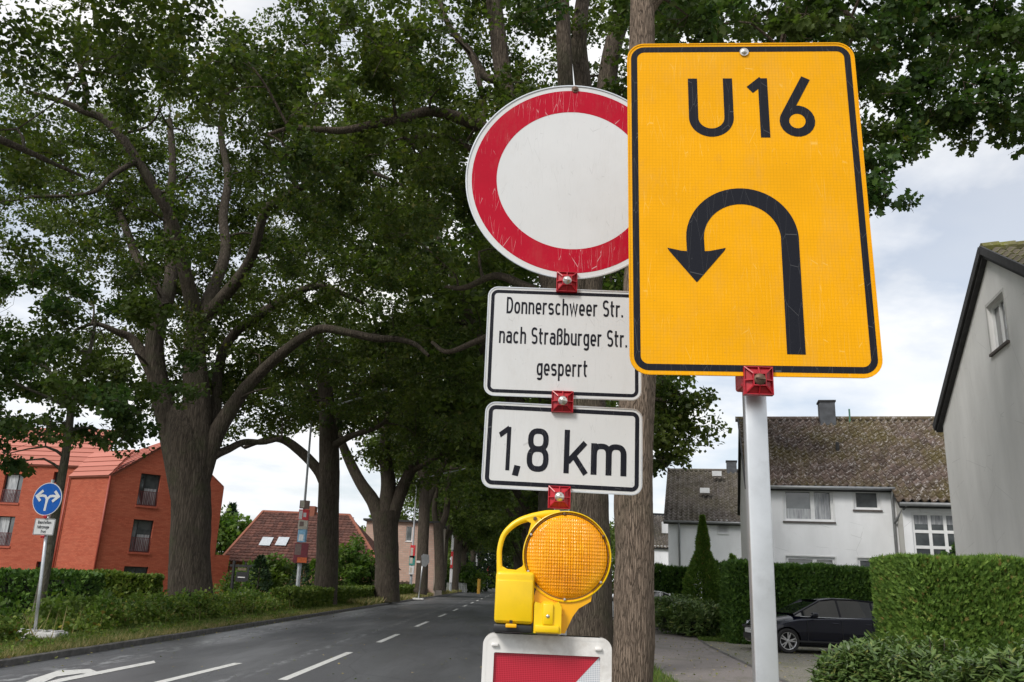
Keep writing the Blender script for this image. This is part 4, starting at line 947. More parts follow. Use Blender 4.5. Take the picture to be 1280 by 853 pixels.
# roof
sl = Vector((0, YR - Y1, zR - zE)); sv = sl.normalized(); ovh = .30
b = MB(); eo = Vector((xL - .12, Y1, zE)) - sv * ovh
ln1 = sl.length + ovh; LR = xC + 9 - (xL - .12)
slab(b, eo - Vector((0, 0, .03)), U, sv, LR, ln1); slab(b, Vector((eo.x, 2 * YR - eo.y, eo.z - .03)), U, Vector((0, -sv.y, sv.z)), LR, ln1)
wsl = sv; wl0 = Vector((xC - .12, YW - .3, 0)); tW = (Y1 - (YW - .3)) / sv.y; wl0.z = zE - sv.z * tW
slab(b, wl0 - Vector((0, 0, .04)), U, sv, 9.1, tW - .3)
rf = b.build('roof', M_VERGE, hs1)
tiles('roof_tiles', M_ROOF1, rf, eo + Vector((0, 0, .03)), U, sv, int(LR / .27), int(ln1 / .33), .27, .33)
k0 = int(round((tW - .3) / .33)); i0 = int((xC - .15 - eo.x) / .27); tiles('roof_tiles', M_ROOF1, rf, eo + Vector((0, 0, .03)) + U * (i0 * .27) - sv * (k0 * .33), U, sv, int(9.1 / .27), k0, .27, .33)
b = MB(); b.tube([(xL - .25, YR, zR + .03), (xC + 9, YR, zR + .03)], .12, 8); b.build('ridge_tiles', M_ROOF1, rf)
b = MB(); b.tube([(eo.x, eo.y - .06, eo.z - .02), (xC - .05, eo.y - .06, eo.z - .02)], .065, 8); b.build('gutter', M_ZINC, hs1, smooth=True)
b = MB(); b.tube([(wl0.x, wl0.y - .06, wl0.z - .02), (xC + 9, wl0.y - .06, wl0.z - .02)], .065, 8); b.build('gutter', M_ZINC, hs1, smooth=True)
b = MB(); b.tube([(xC - .12, eo.y - .06, eo.z - .05), (xC - .13, eo.y + .12, eo.z - .3), (xC - .12, Y1 - .07, eo.z - .6), (xC - .12, Y1 - .07, .0)], .05, 8); b.tube([(xC + .08, wl0.y, wl0.z - .05), (xC - .02, Y1 - .2, eo.z - 1.0), (xC - .12, Y1 - .07, eo.z - 1.2)], .045, 8); b.build('downpipe', M_ZINC, hs1, smooth=True)
cp = at(1034, 520, YR - .3); chimney(hs1, (cp.x, YR - .2, zR - .05), .62, at(1034, 504, YR).z - zR, M_SLATE)
vp = at(1062, 520, YR - .4); b = MB(); b.tube([(vp.x, YR - .4, zR - .3), (vp.x, YR - .4, zR + .38)], .035, 8); b.build('vent_pipe', plain('green_copper', (.06, .17, .12), .6), hs1)
for px, py in ((1047, 561),):
    q = at(px, py, 33.5); b = MB(); b.tube([q - Vector((0, 0, .3)), q + Vector((0, 0, .25))], .07, 8); b.build('roof_vent', M_VERGE, rf)
beam(hs1, 'verge_board', M_VERGE, (xL - .14, eo.y, eo.z - .02), (xL - .14, YR, zR + .02), .05, .20)

hs1.rotation_euler = (0, 0, HANG)
# ---- second white house
at = at_w
Y2 = 49.0; xL2 = at(835, 640, Y2).x; at = at_r((xL2, Y2, 0), HANG); zE2 = at(880, 650, Y2).z; YR2 = 54.3; zR2 = at(880, 589, YR2).z
hs2 = empty('white_house', (xL2, Y2, 0), 'white rendered house standing farther back behind the pointed conifer, with small square window', 'house')
O2 = Vector((xL2, Y2, 0)); v1 = rc(897, 651, 910, 667, Y2, xL2); v2 = rc(929, 652, 952, 678, Y2, xL2); wd2 = 11
v3 = rc(905, 702, 930, 720, Y2, xL2)
wall('front_wall', M_WPLAS, hs2, O2, U, Nf, [(0, -.1), (wd2, -.1), (wd2, zE2 - .08), (0, zE2 - .08)], [v1, v2])
window(hs2, O2, U, Nf, v1, fw=.1, sill=M_WFRAME); window(hs2, O2, U, Nf, v2, fw=.1, sill=M_WFRAME)
for w_ in (v1, v2): surround(hs2, O2, U, Nf, w_, .05)
wall('gable_wall', M_WPLAS, hs2, O2, Vector((0, 1, 0)), Vector((-1, 0, 0)), [(0, -.1), (10.6, -.1), (10.6, zE2), (5.3, zR2 - .25), (0, zE2 - .1)])
sl = Vector((0, YR2 - Y2, zR2 - zE2)); sv = sl.normalized(); eo = Vector((xL2 - .25, Y2, zE2)) - sv * .3; b = MB(); ln1 = sl.length + .3
slab(b, eo - Vector((0, 0, .03)), U, sv, 11.4, ln1); slab(b, Vector((eo.x, 2 * YR2 - eo.y, eo.z - .03)), U, Vector((0, -sv.y, sv.z)), 11.4, ln1)
rf = b.build('roof', M_VERGE, hs2); tiles('roof_tiles', M_ROOF2, rf, eo + Vector((0, 0, .03)), U, sv, 40, int(ln1 / .34), .285, .34)
b = MB(); b.tube([(xL2 - .25, YR2, zR2 + .03), (xL2 + 11, YR2, zR2 + .03)], .12, 8); b.build('ridge_tiles', M_ROOF2, rf)
b = MB(); b.tube([(eo.x, eo.y - .06, eo.z), (xL2 + 11, eo.y - .06, eo.z)], .07, 8); b.build('gutter', M_ZINC, hs2, smooth=True)
q = at(849, 660, Y2 - .08); b = MB(); b.tube([(q.x, eo.y, eo.z), (q.x, Y2 - .08, eo.z - .5), (q.x, Y2 - .08, 0)], .055, 8); b.build('downpipe', M_ZINC, hs2, smooth=True)
cp = at(914.5, 588, YR2); chimney(hs2, (cp.x, YR2, zR2 - .1), .62, at(914, 578, YR2).z - zR2 + .1, M_SLATE)
for px, py in ((896, 592), (881, 613)):
    q = at(px, py, 52.8 if py < 600 else 51); b = MB(); b.box(q - Vector((.28, .2, .18)), q + Vector((.28, .2, .12))); b.build('roof_hatch', M_WFRAME, rf)

hs2.rotation_euler = (0, 0, HANG)
# ---- third house, far
at = at_w
Y3 = 76.0; xL3 = at(800, 680, Y3).x; xR3 = at(839, 680, Y3).x; zE3 = at(826, 683, Y3).z; zR3 = at(826, 644, 81).z
hs3 = empty('white_house', (xL3 + 2, Y3, 0), 'far white house with a dark brown roof, just right of the slim tree trunk', 'house'); O3 = Vector((xL3, Y3, 0))
wall('front_wall', M_WPLAS, hs3, O3, U, Nf, [(0, -.1), (8, -.1), (8, zE3 + .05), (0, zE3 + .05)])
wall('gable_wall', M_WPLAS, hs3, O3, Vector((0, 1, 0)), Vector((-1, 0, 0)), [(0, -.1), (10, -.1), (10, zE3), (5, zR3 - .1), (0, zE3)])
b = MB(); sv = Vector((0, 5, zR3 - zE3)).normalized(); L3 = Vector((0, 5, zR3 - zE3)).length + .3; slab(b, Vector((xL3 - .3, Y3, zE3)) - sv * .3, U, sv, 9, L3); slab(b, Vector((xL3 - .3, Y3 + 10.3, zE3)) , U, Vector((0, -sv.y, sv.z)), 9, L3)
rf = b.build('roof', M_VERGE, hs3); tiles('roof_tiles', M_ROOFR if False else M_ROOF2, rf, Vector((xL3 - .3, Y3, zE3 + .03)) - sv * .3, U, sv, 30, int(L3 / .35), .3, .35)
q = at(834, 660, 78); b = MB(); b.box(q - Vector((.5, .25, .5)), q + Vector((.4, .2, .5))); b.build('roof_window', M_WFRAME, rf)

# ---- grey gable building at the right edge
A_ = at(1234, 312, 18.0); ug = Vector((-.208, -.978, 0)).normalized(); ng = Vector((-.978, .208, 0)).normalized(); hw = 5.0
zA = A_.z; crn = Vector((A_.x, A_.y, 0)) - ug * hw
zEg = at(1186, 524, crn.y).z
pitch_g = math.atan2(zA - zEg, hw)
gb = empty('grey_house', (crn.x + 2, crn.y - 3, 0), 'tall grey rendered gable wall at the right edge with one attic window', 'house')
# window rectangle on the wall plane
def onw(px, py): p = onpl(px, py, crn, ng); return ((p - crn).dot(ug), p.z)
a1, a2, a3, a4 = onw(1235, 379), onw(1256, 366), onw(1259, 428), onw(1238, 444)
wr = ((a1[0] + a4[0]) / 2, (a2[0] + a3[0]) / 2, (a4[1] + a3[1]) / 2, (a1[1] + a2[1]) / 2)
wall('gable_wall', M_GPLAS, gb, crn, ug, ng, [(0, -.1), (2 * hw, -.1), (2 * hw, zEg), (hw, zA - .10), (0, zEg)], [wr], depth=.16)
window(gb, crn, ug, ng, wr, (1, 1.2), fw=.08, mw=.07, sill=M_SILL, depth=.12)
surround(gb, crn, ug, ng, wr, .07, plain('greyed_surround', (.5, .5, .49), .8))
rd = Vector((.978, -.208, 0))
wall('near_wall', M_GPLAS, gb, crn + ug * 2 * hw, rd, Vector((-.208, -.978, 0)), [(0, -.1), (10, -.1), (10, zEg), (0, zEg)])
wall('far_wall', M_GPLAS, gb, crn, rd, Vector((.208, .978, 0)), [(0, -.1), (10, -.1), (10, zEg), (0, zEg)])
b = MB(); ap = Vector((A_.x, A_.y, zA)); vd = Vector((ug.x * hw, ug.y * hw, -(zA - zEg))); vdn = vd.normalized(); vu = -vdn; slen = vd.length + .35
near_e = ap + vdn * slen + ng * .12; vd2 = Vector((-ug.x * hw, -ug.y * hw, -(zA - zEg))).normalized(); far_e = ap + vd2 * slen + ng * .12
slab(b, near_e - Vector((0, 0, .04)), rd, vu, 10, slen, .14); slab(b, far_e - Vector((0, 0, .04)), rd, -vd2, 10, slen, .14)
rf = b.build('roof', M_VERGE, gb)
tiles('roof_tiles', M_ROOF3, rf, far_e + Vector((0, 0, .03)), rd, -vd2, 33, int(slen / .33), .30, .33)
# near slope: single tiles
base, V, f = tiles('roof_tile', M_ROOF3, rf, near_e + Vector((0, 0, .02)), rd, vu, 14, int(slen / .33), .30, .33, kind='single', prof=.045, lip=.035, jit=.02)
me0 = bpy.data.meshes.new('roof_tile'); me0.from_pydata([tuple(x) for x in (V[0] - base[0])], [], f); me0.materials.append(M_ROOF3)
for k in range(len(base)):
    o = mk('roof_tile', me0, rf); o.location = base[k]
# leftover of that slope further right
tiles('roof_tiles', M_ROOF3, rf, near_e + rd * 4.2 + Vector((0, 0, .02)), rd, vu, 19, int(slen / .33), .30, .33, prof=.045, lip=.035)
b = MB(); 
for i in range(30):
    c0 = ap + ng * .12 + rd * (i * .34) + Vector((0, 0, .04)); b.tube([c0, c0 + rd * .36 + Vector((0, 0, .02))], [.12, .135], 8)
b.build('ridge_tiles', M_ROOF3, rf)
beam(gb, 'verge_board', M_VERGE, far_e + ng * .03 - Vector((0, 0, .02)), ap + ng * .15 - Vector((0, 0, .0)), .05, .20)
beam(gb, 'verge_board', M_VERGE, near_e + ng * .03 - Vector((0, 0, .02)), ap + ng * .15 - Vector((0, 0, .0)), .05, .18)

# ---- red clinker apartment building
BZ = -.62
c0 = at(129, 655, 50); CN = Vector((c0.x, 50, 0))
ugb = Vector((.78, .62, 0)).normalized(); ngb = Vector((.62, -.78, 0)).normalized()
ulf = Vector((-.88, .47, 0)).normalized(); nlf = Vector((-.47, -.88, 0)).normalized()
rb_ = empty('red_apartment_building', (CN.x, CN.y + 2, BZ), 'red clinker apartment building with gable, tall windows and maroon rails, behind the big oak', 'building')
def onb(px, py): p = onpl(px, py, CN, ngb); return ((p - CN).dot(ugb), p.z)
def onl(px, py): p = onpl(px, py, CN, nlf); return ((p - CN).dot(ulf), p.z)
eR = onb(281, 593); zEb = onb(138, 595)[1]; gwid = onb(276, 640)[0]
slopeL = onb(191, 566); kx = (slopeL[1] - zEb) / max(slopeL[0], .1)
apx = gwid * .5; apz = zEb + kx * apx
hol = []
for L4 in (((177, 592), (201, 594), (196, 634), (171, 631)), ((167, 649), (192, 651), (187, 692), (161, 689)), ((157, 708), (183, 709), (182, 722), (154, 721))):
    p_ = [onb(*q) for q in L4]; hol.append(((p_[0][0] + p_[3][0]) / 2, (p_[1][0] + p_[2][0]) / 2, (p_[2][1] + p_[3][1]) / 2, (p_[0][1] + p_[1][1]) / 2))
hx0 = sum(h[0] for h in hol[:2]) / 2; hx1 = sum(h[1] for h in hol[:2]) / 2
hol = [(hx0, hx1, hol[0][2], hol[0][3]), (hx0, hx1, hol[1][2], hol[1][3]), (hx0 - .1, hx1 + .1, .1, hol[2][3])]
wall('gable_wall', M_CLINK, rb_, CN, ugb, ngb, [(0, BZ), (gwid, BZ), (gwid, zEb), (apx, apz), (0, zEb)], hol, depth=.3)
for i, h in enumerate(hol):
    window(rb_, CN, ugb, ngb, h, (1, 3) if i < 2 else (1, 1), fw=.07, frame=M_DFRAME, sill=M_FGLINK, sillw=.12, depth=.22, rail=(h[3] - h[2]) * .45 if i < 2 else None, curtain={1: (.0, .55)} if i < 2 else None)
lw = onl(78, 655)[0]
wall('side_wall', M_CLINK, rb_, CN, ulf, nlf, [(0, BZ), (lw, BZ), (lw, zEb), (0, zEb)])
P0 = CN + ulf * lw
# left wing, set back
uw = Vector((-1, .06, 0)).normalized(); nw = Vector((-.06, -1, 0)).normalized(); Pw = P0 + Vector((1.0, 1.2, 0))
def onw2(px, py): p = onpl(px, py, Pw, nw); return ((p - Pw).dot(uw), p.z)
hz = []
for q0, q1 in (((7, 592), (23, 629)), ((-4, 645), (12, 683)), ((68, 590), (76, 604)), ((46, 702), (52, 714)), ((-60, 592), (-44, 629)), ((-60, 645), (-44, 683))):
    a_, b_ = onw2(*q0), onw2(*q1); hz.append((min(a_[0], b_[0]), max(a_[0], b_[0]), b_[1], a_[1]))
zWg = onw2(40, 582)[1]
wall('wing_wall', M_CLINK, rb_, Pw, uw, nw, [(-.0, BZ), (22, BZ), (22, zWg), (-.0, zWg)], hz, depth=.3)
for i, h in enumerate(hz): window(rb_, Pw, uw, nw, h, (1, 2) if i in (0, 1, 4, 5) else (1,), fw=.06, frame=M_DFRAME, sill=M_FGLINK, sillw=.12, depth=.22, rail=(h[3] - h[2]) * .45 if i in (0, 1, 4, 5) else None, curtain={1: (0, 1)} if i in (0, 1) else None)
# roofs
bdir = Vector((-.62, .78, 0))  # back along the gable block
b = MB()
e0 = Vector((CN.x, CN.y, zEb)); a0 = Vector((CN.x, CN.y, 0)) + ugb * apx + Vector((0, 0, apz)); r0 = Vector((CN.x, CN.y, 0)) + ugb * gwid + Vector((0, 0, zEb))
sL = (a0 - e0); sR = (a0 - r0)
slab(b, e0 - ngb * 0 + Vector((0, 0, .06)), bdir, sL, 14, sL.length, .1); slab(b, r0 + Vector((0, 0, .06)), bdir, sR, 14, sR.length, .1)
rf = b.build('roof', M_ROOFP, rb_)
def rolls(o, u, v, nr, lu, hgt, mat, parent, name='roof_tiles'):
    o, u, v = Vector(o), Vector(u).normalized(), Vector(v).normalized(); b = MB()
    n = u.cross(v).normalized(); n = n if n.z > 0 else -n
    for i in range(nr): 
        q = o + v * (i * hgt); b.add([q + n * .07, q + u * lu + n * .07, q + u * lu + v * hgt * 1.02 + n * .02, q + v * hgt * 1.02 + n * .02, q, q + u * lu], [(0, 1, 2, 3), (4, 5, 1, 0)])
    return b.build(name, mat, parent, kind='stuff')
rolls(e0 + Vector((0, 0, .07)) + ngb * .12, bdir, sL, int(sL.length / .42) + 1, 14, .42, M_ROOFP, rf)
e1 = Vector((Pw.x, Pw.y, zWg)) - Vector((2, 0, 0)) * 0; vw = Vector((0, .64, .77))
b = MB(); slab(b, e1 + Vector((0, -.15, .0)), uw, vw, 22, 3.6, .1); rf2 = b.build('wing_roof', M_ROOFP, rb_)
rolls(e1 + Vector((0, -.15, .02)), uw, vw, 8, 22, .42, M_ROOFP, rf2)
# side block roof between: slope over the flat side wall
v2_ = (nlf * -1 * .62 + Vector((0, 0, .78))); b = MB(); slab(b, Vector((CN.x, CN.y, zEb - .02)) + nlf * .15, ulf, v2_, lw, 2.3, .08); rf3 = b.build('side_roof', M_ROOFP, rb_)
rolls(Vector((CN.x, CN.y, zEb)) + nlf * .15, ulf, v2_, 5, lw, .42, M_ROOFP, rf3)
for (pa, pb_) in ((CN + nlf * .1 + ugb * .02, 0), (P0 + nlf * .1, 0)):
    b = MB(); b.tube([(pa.x, pa.y, zEb), (pa.x, pa.y, BZ)], .06, 8); b.build('downpipe', M_MAROON if pb_ else plain('red_downpipe', (.30, .05, .03), .5), rb_, smooth=True)
wall('rear_side_wall', M_CLINK, rb_, CN + ugb * gwid, bdir, ugb, [(0, BZ), (14, BZ), (14, zEb), (0, zEb)])
# low wall on the right
lw0 = CN + ugb * gwid; lh = onb(276, 694)[1]; gl = onb(287, 696)[0]
b = MB(); lo_ = CN + ugb * (gwid - .01); n_ = ngb
Ml = Matrix(((ugb.x, -ngb.x, 0, CN.x), (ugb.y, -ngb.y, 0, CN.y), (0, 0, 1, 0), (0, 0, 0, 1)))
b.box((gwid + .002, .01, BZ), (gl, .5, lh), Ml); b.uv = lambda co: ((co - CN).dot(ugb) + (co - CN).dot(ngb), co.z)
b.build('garden_wall', M_CLINK, rb_)

# ---- farmhouse with hipped red roof
YF = 64.0; fa = at(275, 699, YF); fb = at(478, 704, YF); rl = at(329, 640, YF + 5.5); rr = at(437, 642, YF + 5.5)
fh = empty('farmhouse', ((fa.x + fb.x) / 2, YF, BZ), 'low farmhouse under a large red-brown hipped tile roof with two skylights', 'house')
zEf = at(380, 706, YF).z; zRf = rl.z
b = MB(); b.box((fa.x + .6, YF + .5, BZ), (fb.x - .8, YF + 10.5, zEf)); b.uv = lambda co: (co.x + co.y, co.z)
b.build('wall', plain('farmhouse_wall', (.34, .20, .13), .9, var=.3, scale=2), fh)
b = MB(); A0 = Vector((fa.x, YF, zEf)); B0 = Vector((fb.x, YF, zEf)); A1 = Vector((fa.x, YF + 11, zEf)); B1 = Vector((fb.x, YF + 11, zEf)); RL = Vector((rl.x, YF + 5.5, zRf)); RR = Vector((rr.x, YF + 5.5, zRf))
b.add([A0, B0, B1, A1, RL, RR], [(0, 1, 5, 4), (1, 2, 5), (2, 3, 4, 5), (3, 0, 4), (3, 2, 1, 0)]); rf = b.build('roof', M_ROOFR, fh)
sv = Vector((0, 5.5, zRf - zEf)); L_ = sv.length; svn = sv.normalized(); wtot = B0.x - A0.x
def clipf(s_, t_):
    f_ = t_ / L_; return (RL.x - A0.x) * f_ < s_ < wtot - (B0.x - RR.x) * f_ and f_ < 1
tiles('roof_tiles', M_ROOFR, rf, A0 + Vector((0, -.02, .02)), U, svn, int(wtot / .36), int(L_ / .36) + 1, .36, .36, clip=clipf, prof=.018, lip=.075)
b = MB(); b.tube([RL, RR], .16, 6); b.tube([RR, B0], .16, 6); b.tube([RL, A0], .16, 6); b.build('hip_tiles', M_ORTILE, rf)
for px, py in ((333, 679), (353, 679)):
    f_ = .0
    q = onpl(px, py, A0, Vector((0, -svn.z, svn.y))); wv = .42
    b = MB(); n_ = Vector((0, -svn.z, svn.y)); sv2 = svn
    b.add([q + U * i * wv + sv2 * j * .55 + n_ * .17 for i, j in ((-1, -1), (1, -1), (1, 1), (-1, 1))], [(0, 1, 2, 3)]); b.build('skylight', plain('bright_skylight', (.50, .54, .58), .2), rf)
cp = at(388, 636, YF + 5.5); chimney(fh, (cp.x, YF + 5.6, zRf), .9, .6, M_ORTILE, False)
for px in (402, 412):
    q = at(px, 716, YF + .45); b = MB(); b.box(q - Vector((.45, .03, .7)), q + Vector((.45, .0, .5))); b.build('window', M_WFRAME, fh)

# ---- pink brick house beyond
YP = 84.0; pa = at(455, 690, YP); pb = at(544, 690, YP); zP = at(507, 653, YP).z
pk = empty('brick_house', ((pa.x + pb.x) / 2, YP, 0), 'pink-beige brick house with flat eaves seen between the tree trunks', 'house')
OP = Vector((pa.x, YP, 0)); ww_ = pb.x - pa.x
h1 = rc(507.5, 658, 515.5, 677, YP, pa.x)
wall('front_wall', M_PINK, pk, OP, U, Nf, [(0, -.2), (ww_, -.2), (ww_, zP), (0, zP)], [h1])
window(pk, OP, U, Nf, h1, fw=.08, sill=M_WFRAME)
b = MB(); b.box((pa.x - .3, YP - .3, zP), (pa.x + ww_ + .3, YP + 9, zP + .2)); b.build('roof', M_VERGE, pk)
b = MB(); b.box((pa.x + ww_, YP + .01, -.2), (pa.x + ww_ + .2, YP + 8, zP)); b.build('side_wall', M_PINK, pk)

# ================================================================== STREET FURNITURE
def lamp_post(base, top, tip, rb, label):
    p = empty('street_lamp', base, label, 'street lamp', 'street lamps along the left verge')
    b = MB(); base, top, tip = Vector(base), Vector(top), Vector(tip)
    b.tube([base, base.lerp(top, .25), base.lerp(top, .26), top], [rb * 1.25, rb * 1.2, rb * .85, rb * .6], 12); b.build('pole', M_GALV, p, smooth=40)
    b = MB(); b.tube([top - (top - base).normalized() * .05, top + Vector((.05, 0, .06)), tip], [rb * .55, rb * .5, rb * .4], 8); b.build('arm', M_GALV, p, smooth=True)
    d = (tip - top).normalized(); b = MB(); Mx = Matrix.Translation(tip) @ d.to_track_quat('X', 'Z').to_matrix().to_4x4()
    b.bbox((-.1, -.09, -.05), (.65, .09, .05), .04, 2, Mx); b.build('lamp_head', M_SIGNBACK, p, smooth=50); return p
l1 = [at(372, 742, 38), at(390, 518, 38), at(478, 488, 37.5)]; l1[0].z = .1
l2 = [at(513, 740, 74), at(521, 600, 74), at(574, 588, 73)]; l2[0].z = .1
l3 = [at(563, 735, 108), at(568, 637, 108), at(598, 629, 107)]; l3[0].z = .05
def fixv(l): l[1].x = l[0].x + (l[1].x - l[0].x) * 1.0; return l
lamp_post(*l1, .075, 'street lamp with grey pole wrapped in five posters, nearest on the left verge')
lamp_post(*l2, .10, 'street lamp with grey pole behind the back-turned sign, second along the left verge')
lamp_post(*l3, .12, 'street lamp at the far end of the hedges with pale stickers, third in line')
def poster(P, w, h, d, mat, label, rot=0):
    Mx = Matrix.Translation(P) @ Matrix.Rotation(rot, 4, 'Z'); b = MB()
    b.bbox((-w / 2, -d, -h / 2), (w / 2, d, h / 2), .01, 1, Mx); o = b.build('poster', mat[0])
    for k, (x0_, x1_, z0_, z1_, m_) in enumerate(mat[1:]):
        q = MB(); q.add([Mx @ Vector((x_ * w, -d - .004 - .001 * k, z_ * h)) for x_, z_ in ((x0_, z0_), (x1_, z0_), (x1_, z1_), (x0_, z1_))], [(0, 1, 2, 3)]); q.build('print', m_, o)
    tag(o, label, 'poster')
def P1(py): a_, b_ = l1[0], l1[1]; y0_, y1_ = 742, 518; f_ = (y0_ - py) / (y0_ - y1_); p = at(372 + 18 * f_ * 1.0, py, 37.9); return p
pz1 = lambda a_, b_: abs(P1(a_).z - P1(b_).z)
poster(P1(691.5), .60, pz1(679, 704), .09, [M_P[0], (-.45, .0, -.1, .45, M_P[4]), (.0, .42, -.15, .3, M_P[0]), (-.2, .48, -.48, -.22, M_P[5])], 'maroon and orange election style poster, lowest on the nearest lamp post', .2)
poster(P1(670), .36, pz1(662, 678), .09, [M_P[1], (-.3, .3, -.4, .1, M_P[7])], 'sky blue poster above the maroon one on the nearest lamp post', -.2)
poster(P1(656), .40, pz1(650, 662), .10, [M_P[2], (-.35, .1, -.2, .3, M_P[4])], 'cream coloured poster in the middle of the stack on the nearest lamp post', .1)
poster(P1(644), .44, pz1(636.5, 650), .10, [M_P[3], (-.45, -.1, -.4, .4, M_P[7]), (.0, .3, -.2, .2, M_P[7])], 'red and white poster, second from the top on the nearest lamp post', 0)
poster(P1(631), .42, pz1(626, 636), .08, [M_P[4], (-.4, .0, -.4, .45, M_P[2])], 'brown and beige poster, topmost on the nearest lamp post', .1)
def P2(py, l, x0_, x1_, y0_, y1_): f_ = (y0_ - py) / (y0_ - y1_); return at(x0_ + (x1_ - x0_) * f_, py, l[0].y - .15)
for py, w_, h_, m_, lb in ((690, .42, 1.1, M_P[3], 'red poster on the second lamp post'), (701, .5, .8, M_P[6], 'green poster on the second lamp post'), (713, .4, .7, M_P[7], 'white poster lowest on the second lamp post')):
    poster(P2(py, l2, 513, 521, 740, 600), w_, h_, .12, [m_, (-.4, .1, -.3, .3, M_P[2])], lb)
for py, w_, h_, m_, lb in ((720, .32, 1.6, M_P[7], 'white sticker band low on the third lamp post'), (700, .30, 2.0, M_P[3], 'red and white sticker band on the third lamp post'), (676, .28, 2.2, M_P[7], 'long white sticker band on the third lamp post'), (656, .28, 1.3, M_P[1], 'pale blue sticker band near the top of the third lamp post')):
    poster(P2(py, l3, 563, 568, 735, 637), w_, h_, .14, [m_, (-.4, .2, -.3, .2, M_P[7])], lb)
# far poles
for i, (px, Yp) in enumerate(((594, 170), (609, 200))):
    q0 = at(px, 735, Yp); q0.z = .05; q1 = q0 + Vector((0, 0, 10.5)); b = MB(); b.tube([q0, q1, q1 + Vector((2.5, 0, .4))], [.12, .09, .06], 6); o = b.build('street_lamp', M_GALV)
    tag(o, ('far street lamp before the dark trunks left of the yellow handle', 'farthest street lamp, with a red and white banded pole beside the yellow lamp handle')[i], 'street lamp', 'street lamps along the left verge')
    b = MB(); b.tube([q0 + Vector((0, -.02, 3)), q0 + Vector((0, -.02, 6.5))], .2, 6); b.build('sticker_band', M_P[7] if i == 0 else M_P[3], o)
# sign seen from behind
sb = empty('road_sign', (at(524, 747, 66).x, 66, .1), 'road sign seen from behind on a slim post with a white foot, at the kerb', 'road sign')
a_ = at(523, 747, 66); a_.z = .1; b_ = at(529.5, 693, 66); b = MB(); b.tube([a_, b_], .045, 8); b.build('post', M_ALU, sb, smooth=True)
q = at(531, 701, 65.9); b = MB(); b.prism([(-.30, .35), (-.1, .48), (.30, .44), (.36, -.1), (.1, -.46), (-.2, -.40)], 0, .02, Matrix.Translation(q)); b.build('sign_board', M_SIGNBACK, sb)
q = at(525.5, 702.5, 65.9); b = MB(); b.box(q - Vector((.3, .01, .08)), q + Vector((.0, 0, .08))); b.build('small_plate', M_WPL, sb)
b = MB(); b.bbox(a_ + Vector((-.4, -.3, -.02)), a_ + Vector((.4, .3, .12)), .03, 1); b.build('foot_plate', M_FOOT, sb)
b = MB(); q = gp(598.5, 734); q = at(598.5, 733, 120); q.z = 0; b.tube([q, q + Vector((0, 0, 2.0))], .22, 8); tag(b.build('marker_post', plain('ochre_post', (.45, .25, .03), .7)), 'short ochre yellow post by the far end of the road', 'post')
# black notice board with two posts, by the clinker wall
nb = empty('notice_board', (at(292, 740, 46).x, 46, BZ), 'black notice board hanging from a tall black frame beside the clinker wall', 'sign')
q0 = at(288.5, 752, 46); q1 = at(293, 701, 46); b = MB(); b.tube([(q0.x, 46, BZ), (q1.x, 46, q1.z)], .085, 6); b.build('post', M_FRAMEBK, nb)
q2 = at(311, 708, 46); q3 = at(309, 724, 46)
b = MB(); b.box((q1.x - .2, 45.97, q2.z - .06), (q2.x + .15, 46.03, q2.z + .06)); b.box((q2.x - .05, 45.96, q3.z - .1), (q2.x + .05, 46.02, q2.z - .061)); b.box((q1.x + .6, 45.96, q2.z + .06), (q1.x + .68, 46.02, q2.z + .2)); b.build('frame', M_FRAMEBK, nb)
b = MB(); b.box((q1.x + .2, 45.97, q3.z - .15), (q2.x - .06, 46.02, q3.z + .35)); bd = b.build('sign_board', M_FRAMEBK, nb)
b = MB(); b.box((q1.x + .25, 45.96, q3.z + .42), (q2.x - .1, 46.0, q2.z - .1)); b.build('wooden_panel', M_WOOD, nb)
b = MB(); b.box((q1.x + .3, 45.955, q3.z + .05), (q2.x - .12, 45.969, q3.z + .10)); b.build('printed_line', M_P[7], bd)
# low covered bench / box behind the hedge
q = at(318, 746, 44); b = MB(); b.bbox(q + Vector((-.85, -.3, -.06)), q + Vector((.8, .3, .16)), .06, 2)
bn = empty('bench', (q.x, 44, BZ), 'long grey bench just beyond the low hedge, below the small trees', 'bench'); b.build('seat', M_SIGNBACK, bn, smooth=50)
for dx_ in (-.65, .6): b = MB(); b.box((q.x + dx_ - .06, 43.8, BZ), (q.x + dx_ + .06, 44.2, q.z - .06)); b.build('leg', M_FRAMEBK, bn)

# fences
def fence(pts, h, mat, gap, w, label, cat='fence'):
    f = empty('fence', pts[0], label, cat)
    for a_, b_ in zip(pts, pts[1:]):
        a_, b_ = Vector(a_), Vector(b_); L = (b_ - a_).length; d = (b_ - a_) / L; n = int(L / gap)
        Mx = Matrix.Translation(a_) @ Matrix.Rotation(math.atan2(d.y, d.x), 4, 'Z'); b = MB()
        for i in range(n): x_ = i * gap; hh = h + random.uniform(-.03, .03); b.box((x_, -.02, .05), (x_ + w, .01, hh), Mx)
        b.build('pickets', mat, f, kind='stuff')
        b = MB(); b.box((0, .011, h * .25), (L, .05, h * .25 + .09), Mx); b.box((0, .011, h * .75), (L, .05, h * .75 + .09), Mx); b.build('rail', mat, f)
        for i in range(0, int(L / 2.4) + 1): b = MB(); b.box((i * 2.4 - .06, -.06, 0), (i * 2.4 + .06, .06, h + .1), Mx); b.build('fence_post', mat, f)
f0 = at(420, 735, 58); f1 = at(470, 733, 66); f2 = at(496, 733, 78); f3 = at(524, 733, 90)
for q in (f0, f1, f2, f3): q.z = 0
fence([f0, f1], 1.25, M_WOOD, .19, .14, 'weathered wooden picket fence left of the forked oak'); fence([f2, f3], 1.3, M_WOOD, .19, .14, 'weathered wooden picket fence right of the forked oak')
